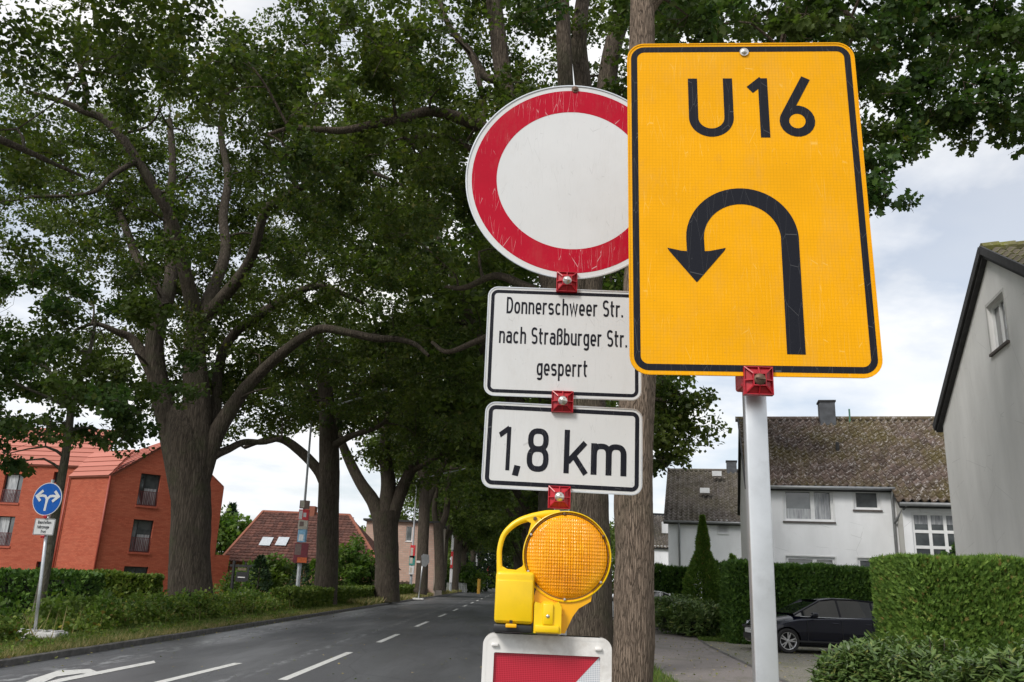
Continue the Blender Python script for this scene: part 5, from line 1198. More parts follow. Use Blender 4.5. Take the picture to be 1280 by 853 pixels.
f4 = at(556, 735, 125); f5 = at(585, 734, 128); f4.z = f5.z = 0; fence([f4, f5], 1.35, M_WHITEP, .3, .2, 'white slatted fence at the far bend of the hedges')
# ================================================================== TREES
def L(Y, *pts):
    """limb: (px, py, width_px, depth offset) -> world points and radii"""
    P = []; R = []
    for q in pts:
        p = at(q[0], q[1], Y + (q[3] if len(q) > 3 else 0)); P.append(p); R.append(wid(q[2], p))
    for a_, b_ in zip(pts, pts[1:]):
        for k in range(4):
            f = k / 4; PXL.append((a_[0] + (b_[0] - a_[0]) * f, a_[1] + (b_[1] - a_[1]) * f, Y, max(8, 300 / Y + (a_[2] * .42))))
    return P, R
def clumps_in(ells, n, zmin=None, reject=None):
    out = []; tot = sum(e[3] for e in ells)
    for e in ells:
        c, r, sh, wgt = e[0], e[1], e[2], e[3]; k = int(n * wgt / tot)
        g = unit(rng.normal(size=(k, 3))) * (sh + (1 - sh) * rng.random((k, 1))) ** (1 / 1.6)
        out.append(np.array(c) + g * np.array(r))
    return np.concatenate(out)
def grow(b, nodes, nr, c, thick=1.0, sides=5):
    """branch from the best limb node out to the clump centre"""
    d = c - nodes; dist = np.linalg.norm(d, axis=1)
    cost = dist + 1.3 * np.maximum(0, nodes[:, 2] - c[2]) + .15 * np.maximum(0, .03 - nr) * 30
    i = int(np.argmin(cost)); p = nodes[i]; D = dist[i]
    r0 = min(nr[i] * .6, (.018 + .016 * D) * thick); k = max(3, int(D / .8) + 2); pts = []
    side = rng.normal(size=3) * .10 * D; side[2] = abs(side[2]) * .8 + .08 * D
    for j in range(k):
        f = j / (k - 1); q = p + (c - p) * f + side * math.sin(math.pi * f) + (rng.normal(size=3) * .05 * D * (0 < j < k - 1)); pts.append(Vector(q))
    b.tube(pts, [r0 * (1 - .8 * j / (k - 1)) + .004 for j in range(k)], sides, 2, cap=False)
    return np.array([tuple(q) for q in pts[1:]]), np.full(len(pts) - 1, r0 * .6)
def tree(*a, **k): TQ.append((a, k))
TQ = []; PXL = []
def clears(x, y, z):
    p = px_of(x, y, z); d = np.hypot(PXA[:, 0] - p[0], PXA[:, 1] - p[1]); hit = (d < PXA[:, 3]) & (y < PXA[:, 2] + .4); return hit.any() and rng.random() < .72
def _tree(label, group, limbs, crowns, nclump, per, lsize, tpl=LEAF2, lmat=None, bmat=None, crad=(.55, 1.0), name='oak_tree', sides=18, wob=.05, thick=1.0, flat=.55, chain=True, cat='tree', reject=None, sub=5, extra=None):
    base = limbs[0][0][0]; t_ = empty(name, (base.x, base.y, 0), label, cat, group)
    tb = MB(); nodes = []; nr = []
    for i, (P, R) in enumerate(limbs):
        pp, rr = tb.tube(P, R, sides if i < 3 else max(8, sides * 2 // 3), sub, cap=False, wob=wob)
        if i == 0: pp, rr = pp[len(pp) // 2:], rr[len(rr) // 2:]
        nodes += [tuple(p) for p in pp]; nr += list(rr)
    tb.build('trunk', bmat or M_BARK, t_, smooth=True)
    C = clumps_in(crowns, nclump)
    if extra is not None: C = np.concatenate([C, extra])
    if reject is not None: C = C[[not (reject(*c) or clears(*c)) for c in C]]
    nodes = np.array(nodes); nr = np.array(nr); bb = MB()
    c0 = nodes.mean(0); order = np.argsort(np.linalg.norm(C - c0, axis=1))
    for i in order:
        q, r = grow(bb, nodes, nr, C[i], thick)
        if chain: nodes = np.concatenate([nodes, q]); nr = np.concatenate([nr, r])
    # twigs
    for c in C:
        for k in range(3):
            g = rng.normal(size=3); g[2] *= .5; g /= np.linalg.norm(g); e = c + g * rng.uniform(.3, .75) * crad[1]
            bb.tube([Vector(c), Vector((c + e) / 2 + rng.normal(size=3) * .08), Vector(e)], [.012 * thick, .004], 3, cap=False)
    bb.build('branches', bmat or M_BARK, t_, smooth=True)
    rad = crad[0] + (crad[1] - crad[0]) * rng.random(len(C))
    # each clump is a spray of smaller sub-clumps so the outline stays ragged
    subc = []; subr = []
    for c, r in zip(C, rad):
        k = 6; g = unit(rng.normal(size=(k, 3))) * r * (.35 + .65 * rng.random((k, 1))); g[:, 2] *= flat; subc.append(c + g); subr += list(r * rng.uniform(.32, .5, k))
    V, Fc = cloud(np.concatenate(subc), np.array(subr), max(2, per // 6), lsize, tpl, flat=.7)
    npmesh('crown', V, Fc, lmat or M_OAK, t_); return t_

G1 = 'oaks in a row along the left side of the road'; G2 = 'trees in a row along the right side of the road'
# big oak A
YA = 27.0
limbA = [L(YA, (238, 790, 64), (238, 745, 54), (237, 700, 48.5), (239, 655, 47), (239, 610, 46), (236, 575, 50), (231, 545, 50), (226, 520, 36), (226, 505, 18)),
    L(YA, (240, 615, 40), (246, 560, 40), (246, 491, 32), (243, 440, 26), (245, 406, 22), (238, 369, 18, -.4), (226, 321, 15, -.9), (216, 279, 13, -1.4), (197, 243, 12, -1.9), (171, 200, 11, -2.4), (148, 167, 11, -2.8), (128, 148, 10, -3), (105, 139, 9, -3.2), (75, 126, 7, -3.4), (33, 115, 5, -3.6)),
    L(YA, (232, 620, 34), (214, 535, 30), (200, 488, 25), (193, 440, 22), (197, 400, 20), (211, 365, 17, .6), (214, 320, 14, 1.2), (210, 270, 11, 1.8), (216, 210, 9, 2.2), (212, 150, 7, 2.6)),
    L(YA, (246, 408, 20), (258, 382, 17), (269, 355, 15, .5), (282, 314, 13, 1), (279, 270, 11, 1.5), (285, 220, 9, 2), (276, 160, 7, 2.4), (290, 90, 5, 2.8)),
    L(YA, (256, 398, 17), (285, 365, 16, -.5), (306, 338, 14, -1), (318, 311, 12, -1.5), (331, 265, 11, -2), (350, 248, 10, -2.4), (379, 233, 9, -2.8), (418, 211, 7, -3.2), (441, 210, 6, -3.6), (477, 220, 5, -4), (510, 236, 3.5, -4.2)),
    L(YA, (245, 620, 26), (266, 552, 22), (296, 501, 17), (318, 474, 15), (351, 443, 13, -.5), (382, 420, 11.5, -1), (404, 411, 10.5, -1.2), (436, 416, 9.5, -1.5), (470, 423, 10, -1.9), (495, 424, 8, -2.2), (518, 430, 6, -2.4), (536, 445, 4, -2.8)),
    L(YA, (258, 575, 16), (270, 510, 14, .5), (272, 471, 12, .8), (280, 437, 12, 1.2), (297, 413, 11, 1.4), (320, 397, 11, 1.5), (344, 380, 10, 1.8), (368, 367, 9, 2), (399, 358, 8, 2.4), (433, 369, 6, 2.8), (455, 380, 4, 3)),
    L(YA, (198, 480, 18), (182, 450, 15), (165, 424, 11), (146, 415, 8, -.3), (120, 405, 5, -.6), (95, 412, 3, -.9)),
    L(YA, (208, 385, 14), (190, 350, 12, 1), (171, 321, 11, 1.6), (157, 285, 9, 2.2), (140, 250, 7, 3), (110, 225, 5, 3.5)),
    L(YA, (102, 141, 9, -3.2), (108, 120, 8, -3.2), (103, 92, 7, -3.2), (96, 60, 5, -3.3), (99, 20, 4, -3.4)),
    L(YA, (173, 200, 7, -2.4), (140, 220, 6, -2.8), (118, 240, 5, -3.2), (80, 245, 4.5, -3.4), (45, 246, 4, -3.6), (10, 252, 3, -4)),
    L(YA, (245, 590, 12), (268, 570, 11), (285, 562, 9.5, .4), (305, 553, 8, .8), (330, 553, 6.5, 1.2), (352, 548, 5, 1.6))]
def px_of(x, y, z):
    d = Vector((x, y, z)) - EYEP; w = d.dot(_F)
    return (640 + F_PX * d.dot(_R) / w, 426.5 - F_PX * d.dot(_U) / w) if w > .2 else (-9999, -9999)
# foliage stays above the line where the photograph opens to sky and houses
def low_edge(px):
    pts = [(-400, 560), (0, 596), (60, 588), (120, 578), (190, 575), (215, 560), (270, 566), (330, 560), (380, 540), (430, 560), (470, 590), (520, 625), (560, 640), (620, 650), (700, 620), (780, 640), (828, 592), (850, 568), (872, 545), (884, 330), (1080, 240), (1110, 250), (1135, 215), (1160, 160), (1280, 165), (1700, 200)]
    for (a_, b_), (c_, d_) in zip(pts, pts[1:]):
        if a_ <= px <= c_: return b_ + (d_ - b_) * (px - a_) / (c_ - a_)
    return 500
def rej(m_): 
    def f(x, y, z):
        p, q = px_of(x, y, z); return -300 < p < 1700 and q > low_edge(p) - m_
    return f
tree('massive spreading oak with forked trunk in front of the red clinker building', G1, limbA, [((-10.7, 27.5, 15), (9.5, 8, 7.3), .2, 1.0), ((-14.6, 26, 10.5), (6.8, 6, 4.5), .3, .35), ((-5.6, 27, 11.0), (5.6, 6, 4), .3, .3), ((-8.4, 29, 7.7), (7.3, 4, 2.5), .1, .35), ((-11, 32.5, 14), (13, 3.5, 8), .05, 1.0), ((-17, 31, 17.5), (8, 3.5, 7.5), .05, .7), ((-9, 31, 19), (8, 3, 5), .05, .4)], 800, 270, .12, crad=(.6, 1.15), sides=40, wob=.06, reject=rej(22))
# thin young tree B
YBt = 20.0
limbB = [L(YBt, (42, 785, 13), (52, 741, 12), (62, 690, 11), (71, 635, 10.5), (80, 580, 10), (85, 545, 9.5), (88, 515, 8.5)), L(YBt, (88, 518, 7), (82, 495, 6), (66, 470, 5), (48, 450, 4, .4)), L(YBt, (88, 520, 7), (98, 480, 6), (112, 440, 5, .4), (120, 400, 3.5, .6)), L(YBt, (86, 510, 5), (60, 497, 4, -.4), (20, 480, 3, -.8))]
tree('slender young tree with greenish stem behind the blue direction sign', None, limbB, [((-11.3, 19.5, 5.9), (3.6, 2.6, 2.6), .1, 1)], 120, 240, .12, lmat=M_OAKN, bmat=M_BARKY, crad=(.4, .7), name='young_tree', sides=14, reject=rej(8))
# oak left of frame, its crown reaches in
def stock_limbs(x, y, h, r, seed, lean=0, fork=.33):
    rs = random.Random(seed); o = []
    top = Vector((x + lean, y, h * fork)); o.append(([Vector((x, y, -.3)), Vector((x, y, .4)), Vector((x + lean * .3, y, h * fork * .4)), Vector((x + lean * .7, y, h * fork * .8)), top], [r * 1.35, r * 1.08, r * .95, r * .92, r * .9]))
    n = rs.choice((3, 4, 4, 5)); a0 = rs.uniform(0, 6)
    for k in range(n):
        a = a0 + k * 2 * math.pi / n + rs.uniform(-.4, .4); sp = rs.uniform(.28, .6) * h * .62; hh = h * rs.uniform(.8, .98) if k else h
        p = [top - Vector((0, 0, r * 1.5))]; 
        for f in (.3, .6, 1.0): p.append(Vector((x + lean + math.cos(a) * sp * f ** .8 + rs.uniform(-.4, .4), y + math.sin(a) * sp * f ** .8 + rs.uniform(-.4, .4), h * fork + (hh - h * fork) * f ** 1.15)))
        o.append((p, [r * .62, r * .42, r * .26, r * .08]))
        q = p[1].lerp(p[2], .4); a2 = a + rs.choice((-1, 1)) * rs.uniform(.5, 1.0)
        o.append(([q, q + Vector((math.cos(a2) * h * .14, math.sin(a2) * h * .14, h * .04)), q + Vector((math.cos(a2) * h * .28, math.sin(a2) * h * .28, h * .05))], [r * .3, r * .2, r * .07]))
    return o
tree('oak whose trunk stands outside the left edge, crown filling the upper left corner', G1, stock_limbs(-12.5, 11.5, 15, .42, 8), [((-11.5, 14.5, 13), (6, 5, 3.6), .25, 1), ((-9, 17, 14.5), (4.5, 4, 3.2), .3, .4), ((-15, 17, 9), (5, 4, 3.4), .2, .5)], 170, 250, .13, crad=(.6, 1.1), reject=rej(60), sides=14, thick=.8)
YC = 42.0
limbC = [L(YC, (405, 760, 34), (407, 740, 30), (409, 700, 27), (410, 640, 26), (411, 590, 26), (411, 555, 24), (409, 508, 20), (405, 474, 17), (402, 433, 13), (394, 406, 10)),
    L(YC, (408, 610, 14), (397, 587, 13), (375, 564, 12), (352, 549, 10), (328, 551, 7, -.6), (305, 560, 4.5, -1)), L(YC, (411, 550, 13), (425, 520, 12), (445, 490, 10), (470, 468, 8), (500, 455, 5)), L(YC, (409, 520, 11), (390, 490, 9), (365, 465, 7), (345, 455, 5)),
    L(YC, (411, 560, 10), (440, 545, 8, -1), (470, 535, 6, -2), (490, 520, 4, -2.5))]
tree('straight-trunked oak beside the poster-wrapped street lamp', G1, limbC, [((-9.3, 42, 15), (8, 7, 7.5), .25, 1), ((-6, 41, 11.5), (4.5, 5, 3.2), .3, .3), ((-9, 40, 9.2), (7, 6, 2.6), .1, .5)], 290, 220, .17, crad=(.8, 1.4), sides=18, reject=rej(12))
YD = 54.0
limbD = [L(YD, (483, 752, 36), (484, 735, 31), (484, 700, 29), (482, 665, 31), (481, 640, 34)), L(YD, (476, 650, 20), (466, 626, 17), (450, 602, 14), (434, 570, 12), (424, 545, 9), (412, 520, 6)), L(YD, (488, 650, 22), (500, 618, 17), (515, 585, 13), (528, 560, 10), (545, 530, 7)), L(YD, (482, 645, 22), (486, 605, 19), (481, 565, 15), (484, 520, 11), (480, 470, 7)), L(YD, (514, 590, 8), (540, 575, 7, -1), (560, 565, 5, -1.5), (590, 560, 3, -2))]
tree('thick oak forking low into three limbs, between farmhouse and pink brick house', G1, limbD, [((-8, 54, 15.5), (8.5, 7, 7.5), .25, 1), ((-4.5, 52, 11.5), (4.5, 5, 3), .3, .3), ((-7, 52, 9.5), (7, 5, 3), .1, .4)], 250, 200, .2, crad=(.9, 1.5), sides=16, reject=rej(8))
YE = 72.0
limbE = [L(YE, (525, 742, 18), (527, 731, 16), (529, 680, 14), (531, 619, 14), (530, 580, 12), (528, 540, 9)), L(YE, (531, 640, 9), (545, 600, 8), (560, 570, 6)), L(YE, (530, 600, 8), (515, 570, 7), (500, 545, 5))]
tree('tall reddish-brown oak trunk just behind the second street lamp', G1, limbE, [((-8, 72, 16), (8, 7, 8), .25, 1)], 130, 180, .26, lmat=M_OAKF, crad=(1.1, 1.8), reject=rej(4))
YFt = 84.0
limbF = [L(YFt, (549, 738, 15), (550, 724, 13), (549, 690, 12), (548, 654, 13)), L(YFt, (547, 660, 8), (543, 640, 7), (545, 605, 6), (540, 570, 5)), L(YFt, (551, 660, 9), (558, 640, 8), (560, 610, 7), (566, 580, 5))]
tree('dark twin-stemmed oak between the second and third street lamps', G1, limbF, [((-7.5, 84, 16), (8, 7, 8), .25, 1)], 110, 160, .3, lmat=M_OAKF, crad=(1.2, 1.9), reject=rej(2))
# prototype for the far avenue
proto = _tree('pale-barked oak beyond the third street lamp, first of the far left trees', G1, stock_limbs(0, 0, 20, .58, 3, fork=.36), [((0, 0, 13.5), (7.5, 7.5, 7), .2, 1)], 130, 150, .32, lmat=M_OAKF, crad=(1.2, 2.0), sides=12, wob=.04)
proto.location = (-8.4, 118, 0); WMp = None
k = 0
for y_ in (128, 139, 152, 166, 181, 198, 217, 240):
    dup(proto, 'oak in the dense far part of the avenue on the left', 'far oaks of the avenue', (-8.2 + random.uniform(-.6, .6) - bend(y_), y_, 0), random.uniform(0, 6.2), (random.uniform(.9, 1.1),) * 3)
for y_, lb in ((100, 'oak on the left between the dark twin stems and the pale far trunk'),):
    dup(proto, lb, G1, (-8.6, y_, 0), 2.1, (.95,) * 3)
for i, y_ in enumerate((30, 44, 58, 74, 90, 108, 128, 150, 176, 205)):
    lb = ('oak right of the road, hidden almost wholly behind the lamp housing', 'oak on the right seen as a trunk between distance plate and amber lamp', 'next oak on the right beyond it, behind the lens')[i] if i < 3 else 'oak of the right-hand row far along the avenue'
    dup(proto, lb, G2 if i < 3 else 'far oaks of the right row', (1.15 + (.25 if i == 1 else 0) - bend(y_), y_, 0), random.uniform(0, 6.2), (random.uniform(.85, 1.0),) * 3)
# right near trees T1, T2
Y1t = 8.7
T1 = [L(Y1t, (787, 1010, 62), (789, 853, 53), (792, 800, 51.5), (792, 740, 50), (794, 690, 48), (792, 620, 48.5), (794, 540, 45), (799, 450, 43), (799, 370, 41), (802, 300, 39), (802, 150, 35), (803, 40, 31), (804, -80, 27), (806, -200, 20)),
    L(Y1t, (803, 20, 20), (835, -20, 18), (890, -60, 14, .5), (960, -60, 11, 1), (1040, 0, 8, 1.6), (1100, 60, 5, 2)), L(Y1t, (803, 0, 16), (870, -80, 15, .8), (1000, -140, 11, 1.6), (1150, -120, 8, 2.4), (1270, -40, 5, 3)),
    L(Y1t, (802, -60, 14), (760, -130, 12), (700, -200, 9, .6)), L(Y1t, (960, -60, 9, 1), (985, 10, 7.5, 1.2), (978, 60, 6.5, 1.3), (1000, 95, 5, 1.5), (1045, 130, 3.5, 1.8), (1085, 190, 2.5, 2.0))]
ex = []
def spot(px, py, Y): ex.append(tuple(at(px, py, Y)))
# hanging sprays at their places along the ragged lower edge of the crown
for px, py, Y in ((830, 40, 9.5), (860, 20, 9), (900, 30, 9.5), (940, 20, 10), (990, 30, 9.6), (1030, 20, 10), (1070, 40, 9.8), (1090, 80, 10.4), (1110, 120, 10.3), (1100, 165, 10.5), (1095, 205, 10.4), (1108, 245, 10.3), (1092, 262, 10.5), (1120, 262, 10.2), (1080, 225, 10.6), (1120, 170, 10.8), (1150, 60, 10.2), (1150, 110, 10.6), (1165, 145, 10.7), (1190, 150, 11), (1180, 90, 10.6), (1210, 130, 10.4), (1220, 60, 10.8), (1215, 165, 11), (1250, 100, 10.4), (1255, 145, 10.8), (1275, 155, 11), (1290, 120, 10.2), (1270, 50, 10.6), (1200, 20, 10), (1130, 15, 10), (1240, 15, 11), (1300, 60, 11), (1330, 110, 11), (1340, 150, 11.5), (1060, 90, 11), (1130, 190, 10.6), (1190, 175, 11.4), (820, 15, 10.5), (1020, -10, 10), (1090, -20, 10.5), (960, -20, 10)):
    spot(px, py, Y)
tree('slim straight roadside tree trunk directly left of the yellow sign', G2, T1, [((4.2, 11, 12.4), (5.5, 3.4, 2.8), .2, 1), ((6.5, 13, 10.8), (3.6, 2.5, 1.6), .2, .4), ((1.2, 12, 12.5), (2.5, 2, 2.5), .2, .25)], 170, 300, .095, tpl=LOBED, lmat=M_OAKN, bmat=M_BARKN, crad=(.32, .6), sides=40, wob=.035, sub=8, thick=.75, reject=lambda x, y, z: (lambda p: p[1] > low_edge(p[0]) + 12)(px_of(x, y, z)), extra=np.array(ex))
Y2t = 16.0
T2 = [L(Y2t, (735, 900, 84), (735, 830, 68), (735, 780, 60), (735, 700, 56), (733, 620, 54), (732, 540, 54), (728, 460, 54), (722, 400, 56)),
    L(Y2t, (712, 440, 32), (695, 370, 30), (672, 290, 28), (648, 200, 26), (634, 130, 23), (627, 80, 21), (621, 30, 20), (612, -40, 18), (606, -120, 14)),
    L(Y2t, (724, 420, 30), (718, 300, 26), (710, 180, 22), (706, 80, 19), (703, 0, 17), (700, -90, 14)),
    L(Y2t, (728, 420, 28), (735, 300, 24, .5), (738, 180, 22, .8), (728, 100, 21, 1), (724, 40, 19, 1), (735, -40, 16, 1.2)),
    L(Y2t, (732, 430, 28), (745, 300, 26), (752, 190, 25), (758, 110, 24), (768, 50, 22), (792, -10, 19), (820, -90, 14)),
    L(Y2t, (640, 175, 17), (618, 165, 16, -.3), (585, 152, 15, -.6), (556, 142, 13, -.9), (530, 140, 12, -1.1), (500, 150, 11, -1.4), (465, 156, 10, -1.6), (430, 163, 9, -1.8), (400, 162, 8, -2), (365, 160, 6, -2.2), (335, 168, 4, -2.4)),
    L(Y2t, (630, 100, 12), (606, 95, 11, .3), (585, 62, 9, .5), (560, 30, 7, .8), (545, -20, 6, 1)),
    L(Y2t, (620, 185, 9), (596, 190, 8, -.4), (565, 172, 7, -.6), (540, 170, 6, -.8), (505, 173, 5, -1.2)), L(Y2t, (600, 160, 8, -.5), (606, 135, 7, -.5), (598, 100, 7, -.4), (590, 70, 6, -.3), (570, 50, 4, -.1)),
    L(Y2t, (690, 375, 12), (650, 355, 11, .8), (618, 345, 9, 1.3), (580, 360, 7, 1.8), (555, 358, 4, 2.4)), L(Y2t, (700, 420, 10), (640, 410, 9, 1.4), (600, 425, 8, 2), (560, 440, 6, 2.6), (540, 428, 4, 3)),
    L(Y2t, (735, 560, 8), (770, 530, 7, 1), (810, 500, 5, 1.6), (845, 505, 3.5, 2)), L(Y2t, (735, 430, 9), (775, 400, 8, 1), (810, 420, 6, 1.5), (830, 480, 4, 2))]
ex2 = [tuple(at(*q)) for q in ((835, 492, 18), (850, 515, 18.2), (830, 530, 18), (862, 545, 18.5), (842, 560, 18.3), (825, 575, 18.4), (855, 490, 18), (870, 550, 18.2), (820, 590, 18.2), (822, 545, 17.8), (845, 500, 18.6), (838, 520, 18), (850, 540, 18.4), (832, 555, 18), (868, 560, 18.6), (828, 505, 18.2), (848, 575, 18.2), (826, 570, 18), (865, 505, 18.4), (835, 605, 18.5), (860, 530, 18.4), (775, 640, 30), (772, 660, 30), (776, 600, 24), (770, 575, 20))]
rj2 = rej(10)
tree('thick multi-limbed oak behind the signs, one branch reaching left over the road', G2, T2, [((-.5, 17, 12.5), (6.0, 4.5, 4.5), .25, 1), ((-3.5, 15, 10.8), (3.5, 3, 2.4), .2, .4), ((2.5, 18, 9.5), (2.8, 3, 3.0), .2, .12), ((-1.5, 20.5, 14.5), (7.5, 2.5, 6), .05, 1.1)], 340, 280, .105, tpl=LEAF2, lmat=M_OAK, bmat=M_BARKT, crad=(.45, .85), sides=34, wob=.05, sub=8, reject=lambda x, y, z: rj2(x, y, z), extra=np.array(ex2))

for f_ in range(12): PXL.append((392 + f_ * 9, 515 - f_ * 3, 38, 11)); PXL.append((388 + f_ * .2, 700 - f_ * 16, 38, 8))
PXA = np.array(PXL)
for a_, k_ in TQ: _tree(*a_, **k_)
# ---- smaller trees and shrubs in the gardens on the left
def shrub(name, label, cx, cy, z0, rx, ry, h, n, per, size, mat, tpl=LEAF2, group=None, cat='shrub', stems=True, sub=8):
    t_ = empty(name, (cx, cy, z0), label, cat, group)
    g = unit(rng.normal(size=(n, 3))) * rng.random((n, 1)) ** .4; C = np.array([cx, cy, z0 + h * .52]) + g * np.array([rx, ry, h * .5])
    C = C * np.array([1, 1, 1]); C[:, 2] = np.maximum(C[:, 2], z0 + .08)
    if stems:
        b = MB()
        for c in C[::3]: b.tube([Vector((cx + rng.normal() * rx * .15, cy + rng.normal() * ry * .15, z0)), Vector((c + np.array([cx, cy, z0 + h * .3])) / 2), Vector(c)], [max(.02, h * .012), .006], 4, 2, cap=False)
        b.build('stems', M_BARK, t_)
    V, Fc = cloud(C, np.full(n, min(rx, h * .5) * .38), per, size, tpl, flat=.8); npmesh('foliage', V, Fc, mat, t_); return t_
def conifer(label, cx, cy, z0, h, r, n, size, mat, name='conifer', tpl=TUFT, group=None, prof=None):
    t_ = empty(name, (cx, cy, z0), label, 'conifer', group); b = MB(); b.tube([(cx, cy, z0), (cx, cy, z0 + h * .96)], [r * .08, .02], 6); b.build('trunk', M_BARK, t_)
    f = rng.random(n) ** .8; a = rng.random(n) * 6.283; rr = r * (prof(f) if prof else (1 - f) ** .75) * (.25 + .8 * rng.random(n) ** .4)
    P = np.stack([cx + np.cos(a) * rr, cy + np.sin(a) * rr, z0 + h * (.02 + .98 * f)], 1); D = np.stack([np.cos(a), np.sin(a), np.full(n, .7) + rng.normal(size=n) * .3], 1) + rng.normal(size=(n, 3)) * .3
    Nn = np.stack([np.cos(a), np.sin(a), rng.random(n)], 1) + rng.normal(size=(n, 3)) * .4; V, Fc = scatter(P, D, Nn, size * (.7 + .6 * rng.random(n)), tpl); npmesh('foliage', V, Fc, mat, t_); return t_
q = at(338, 712, 55); shrub('small_tree', 'bright green small garden tree in front of the farmhouse, left of the poster lamp', q.x, 55, -.3, 1.7, 1.6, at(338, 692, 55).z + .3, 34, 90, .24, M_GARDEN, cat='tree')
q = at(443, 700, 58); shrub('small_tree', 'round bright green garden tree between the two big trunks, before the farmhouse', q.x, 58, 0, 1.5, 1.5, at(443, 668, 58).z, 40, 100, .24, M_GARDEN, cat='tree')
q = at(322, 735, 52); conifer('dark young spruce under the garden tree, behind the grey bench', q.x, 52, -.5, 3.0, 1.1, 900, .25, M_DARKCON)
q = at(375, 725, 52); conifer('dark slim conifer directly behind the poster-wrapped lamp post', q.x, 52, -.3, 3.4, .8, 900, .22, M_DARKCON)
q = at(390, 728, 54); conifer('grey-green young fir right beside the straight oak trunk', q.x, 54, -.2, 2.6, 1.0, 700, .25, M_GARDEN)
q = at(298, 735, 50); shrub('garden_shrub', 'mixed green shrub at the corner of the clinker garden wall', q.x, 50, -.5, 1.0, .9, 2.4, 18, 90, .16, M_GARDEN)
q = at(286, 660, 120); shrub('small_tree', 'light green distant tree above the clinker garden wall', q.x, 120, 0, 4.4, 3, at(286, 640, 120).z, 50, 80, .6, M_GARDEN, cat='tree')
q = at(287, 660, 135); conifer('distant spruce peeping over the light green tree', q.x, 135, 0, at(287, 632, 135).z, 2.6, 1200, .8, M_DARKCON)
for i, (px, Yq, hh, rx, m_, lb) in enumerate(((535, 96, 2.4, 1.6, M_DARKCON, 'dark bush beside the base of the second lamp'), (575, 130, 4.2, 4, M_GARDEN, 'light green bush above the white slatted fence'), (600, 150, 7, 5, M_DARKCON, 'dark bush mass behind the far lamp'), (455, 100, 6, 4, M_GARDEN, 'light tree tops right of the farmhouse roof'), (470, 92, 5.2, 3, M_GARDEN, 'green tree behind the brick house corner'))):
    q = at(px, 720, Yq); shrub('garden_shrub', lb, q.x, Yq, 0, rx, rx * .8, hh, 34, 90, .4, m_)
# far wood that closes the view
n = 420; xs = rng.uniform(-75, 50, n); ys = rng.uniform(215, 300, n); zs = rng.random(n) ** .8 * 17
xm = (xs < -40) ; zs[xm] *= .45
V, Fc = cloud(np.stack([xs, ys, zs], 1), rng.uniform(2, 4, n), 130, 1.0, LEAF2, flat=.9); npmesh('distant_wood', V, Fc, M_OAKF, None, 'stuff')
# undergrowth mass along both sides at distance
n = 190; ys = rng.uniform(110, 215, n); sd_ = rng.random(n) < .7; xs = np.where(sd_, rng.uniform(-26, -11, n), rng.uniform(3.5, 8, n)) - .00012 * (ys - 90) ** 2; zs = rng.random(n) * 7 + .5
V, Fc = cloud(np.stack([xs, ys, zs], 1), rng.uniform(1.2, 2.4, n), 130, .55, LEAF2, flat=.9); npmesh('roadside_thicket', V, Fc, M_BOX, None, 'stuff')

# ================================================================== HEDGES
def hedge(name, label, x0, x1, y0, y1, z0, z1, n, size, mat, tpl=TUFT, group=None, wav=.05, depth=.16, core=True, up=.9, cat='hedge', ms=None, jit=.55):
    """clipped hedge: every face a deep skin of sprays over a solid near-black core painted as inner shade"""
    t_ = empty(name, ((x0 + x1) / 2, (y0 + y1) / 2, z0), label, cat, group)
    if core:
        b = MB(); d_ = depth; nx_ = max(2, int((x1 - x0) / .5)); ny_ = max(2, int((y1 - y0) / .5)); b.bbox((x0 + d_, y0 + d_, z0), (x1 - d_, y1 - d_, z1 - d_), .05, 1); b.build('shade_core', M_CORE, t_)  # solid near-black box, the shade between the sprays put into its colour
    A = [(y1 - y0) * (z1 - z0)] * 2 + [(x1 - x0) * (z1 - z0)] * 2 + [(x1 - x0) * (y1 - y0)]; A = np.array(A) / sum(A); f = rng.choice(5, n, p=A)
    u, v, d = rng.random(n), rng.random(n), rng.random(n) ** 1.5 * depth
    wv = lambda a, b_: wav * (np.sin(a * 2.3 + b_ * 1.7) + .6 * np.sin(a * 5.1 - b_ * 3.3 + 1))
    X = x0 + u * (x1 - x0); Yv = y0 + v * (y1 - y0); Z = z0 + v * (z1 - z0); Yu = y0 + u * (y1 - y0); Nn = np.zeros((n, 3)); P = np.zeros((n, 3))
    for k in range(5):
        s_ = f == k
        if k == 0: P[s_] = np.stack([x0 + d[s_] + wv(Yu[s_], Z[s_]), Yu[s_], Z[s_]], 1); Nn[s_] = (-1, 0, 0)
        if k == 1: P[s_] = np.stack([x1 - d[s_] + wv(Yu[s_], Z[s_]), Yu[s_], Z[s_]], 1); Nn[s_] = (1, 0, 0)
        if k == 2: P[s_] = np.stack([X[s_], y0 + d[s_] + wv(X[s_], Z[s_]), Z[s_]], 1); Nn[s_] = (0, -1, 0)
        if k == 3: P[s_] = np.stack([X[s_], y1 - d[s_] + wv(X[s_], Z[s_]), Z[s_]], 1); Nn[s_] = (0, 1, 0)
        if k == 4: P[s_] = np.stack([X[s_], Yv[s_], z1 - d[s_] + wv(X[s_], Yv[s_])], 1); Nn[s_] = (0, 0, 1)
    D = Nn * .8 + rng.normal(size=(n, 3)) * jit; D[:, 2] += up * .7
    Nv = Nn + rng.normal(size=(n, 3)) * .5 + np.array([0, 0, .3]); V, Fc = scatter(P, D, Nv, size * (.6 + .8 * rng.random(n)), tpl); npmesh('foliage', V, Fc, mat, t_); return t_
hx0 = at(1082, 750, 12.1).x + .12
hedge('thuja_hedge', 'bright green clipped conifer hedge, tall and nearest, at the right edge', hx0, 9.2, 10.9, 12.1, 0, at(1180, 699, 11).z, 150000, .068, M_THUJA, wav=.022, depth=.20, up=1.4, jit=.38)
hx = at(916, 750, 27.6).x
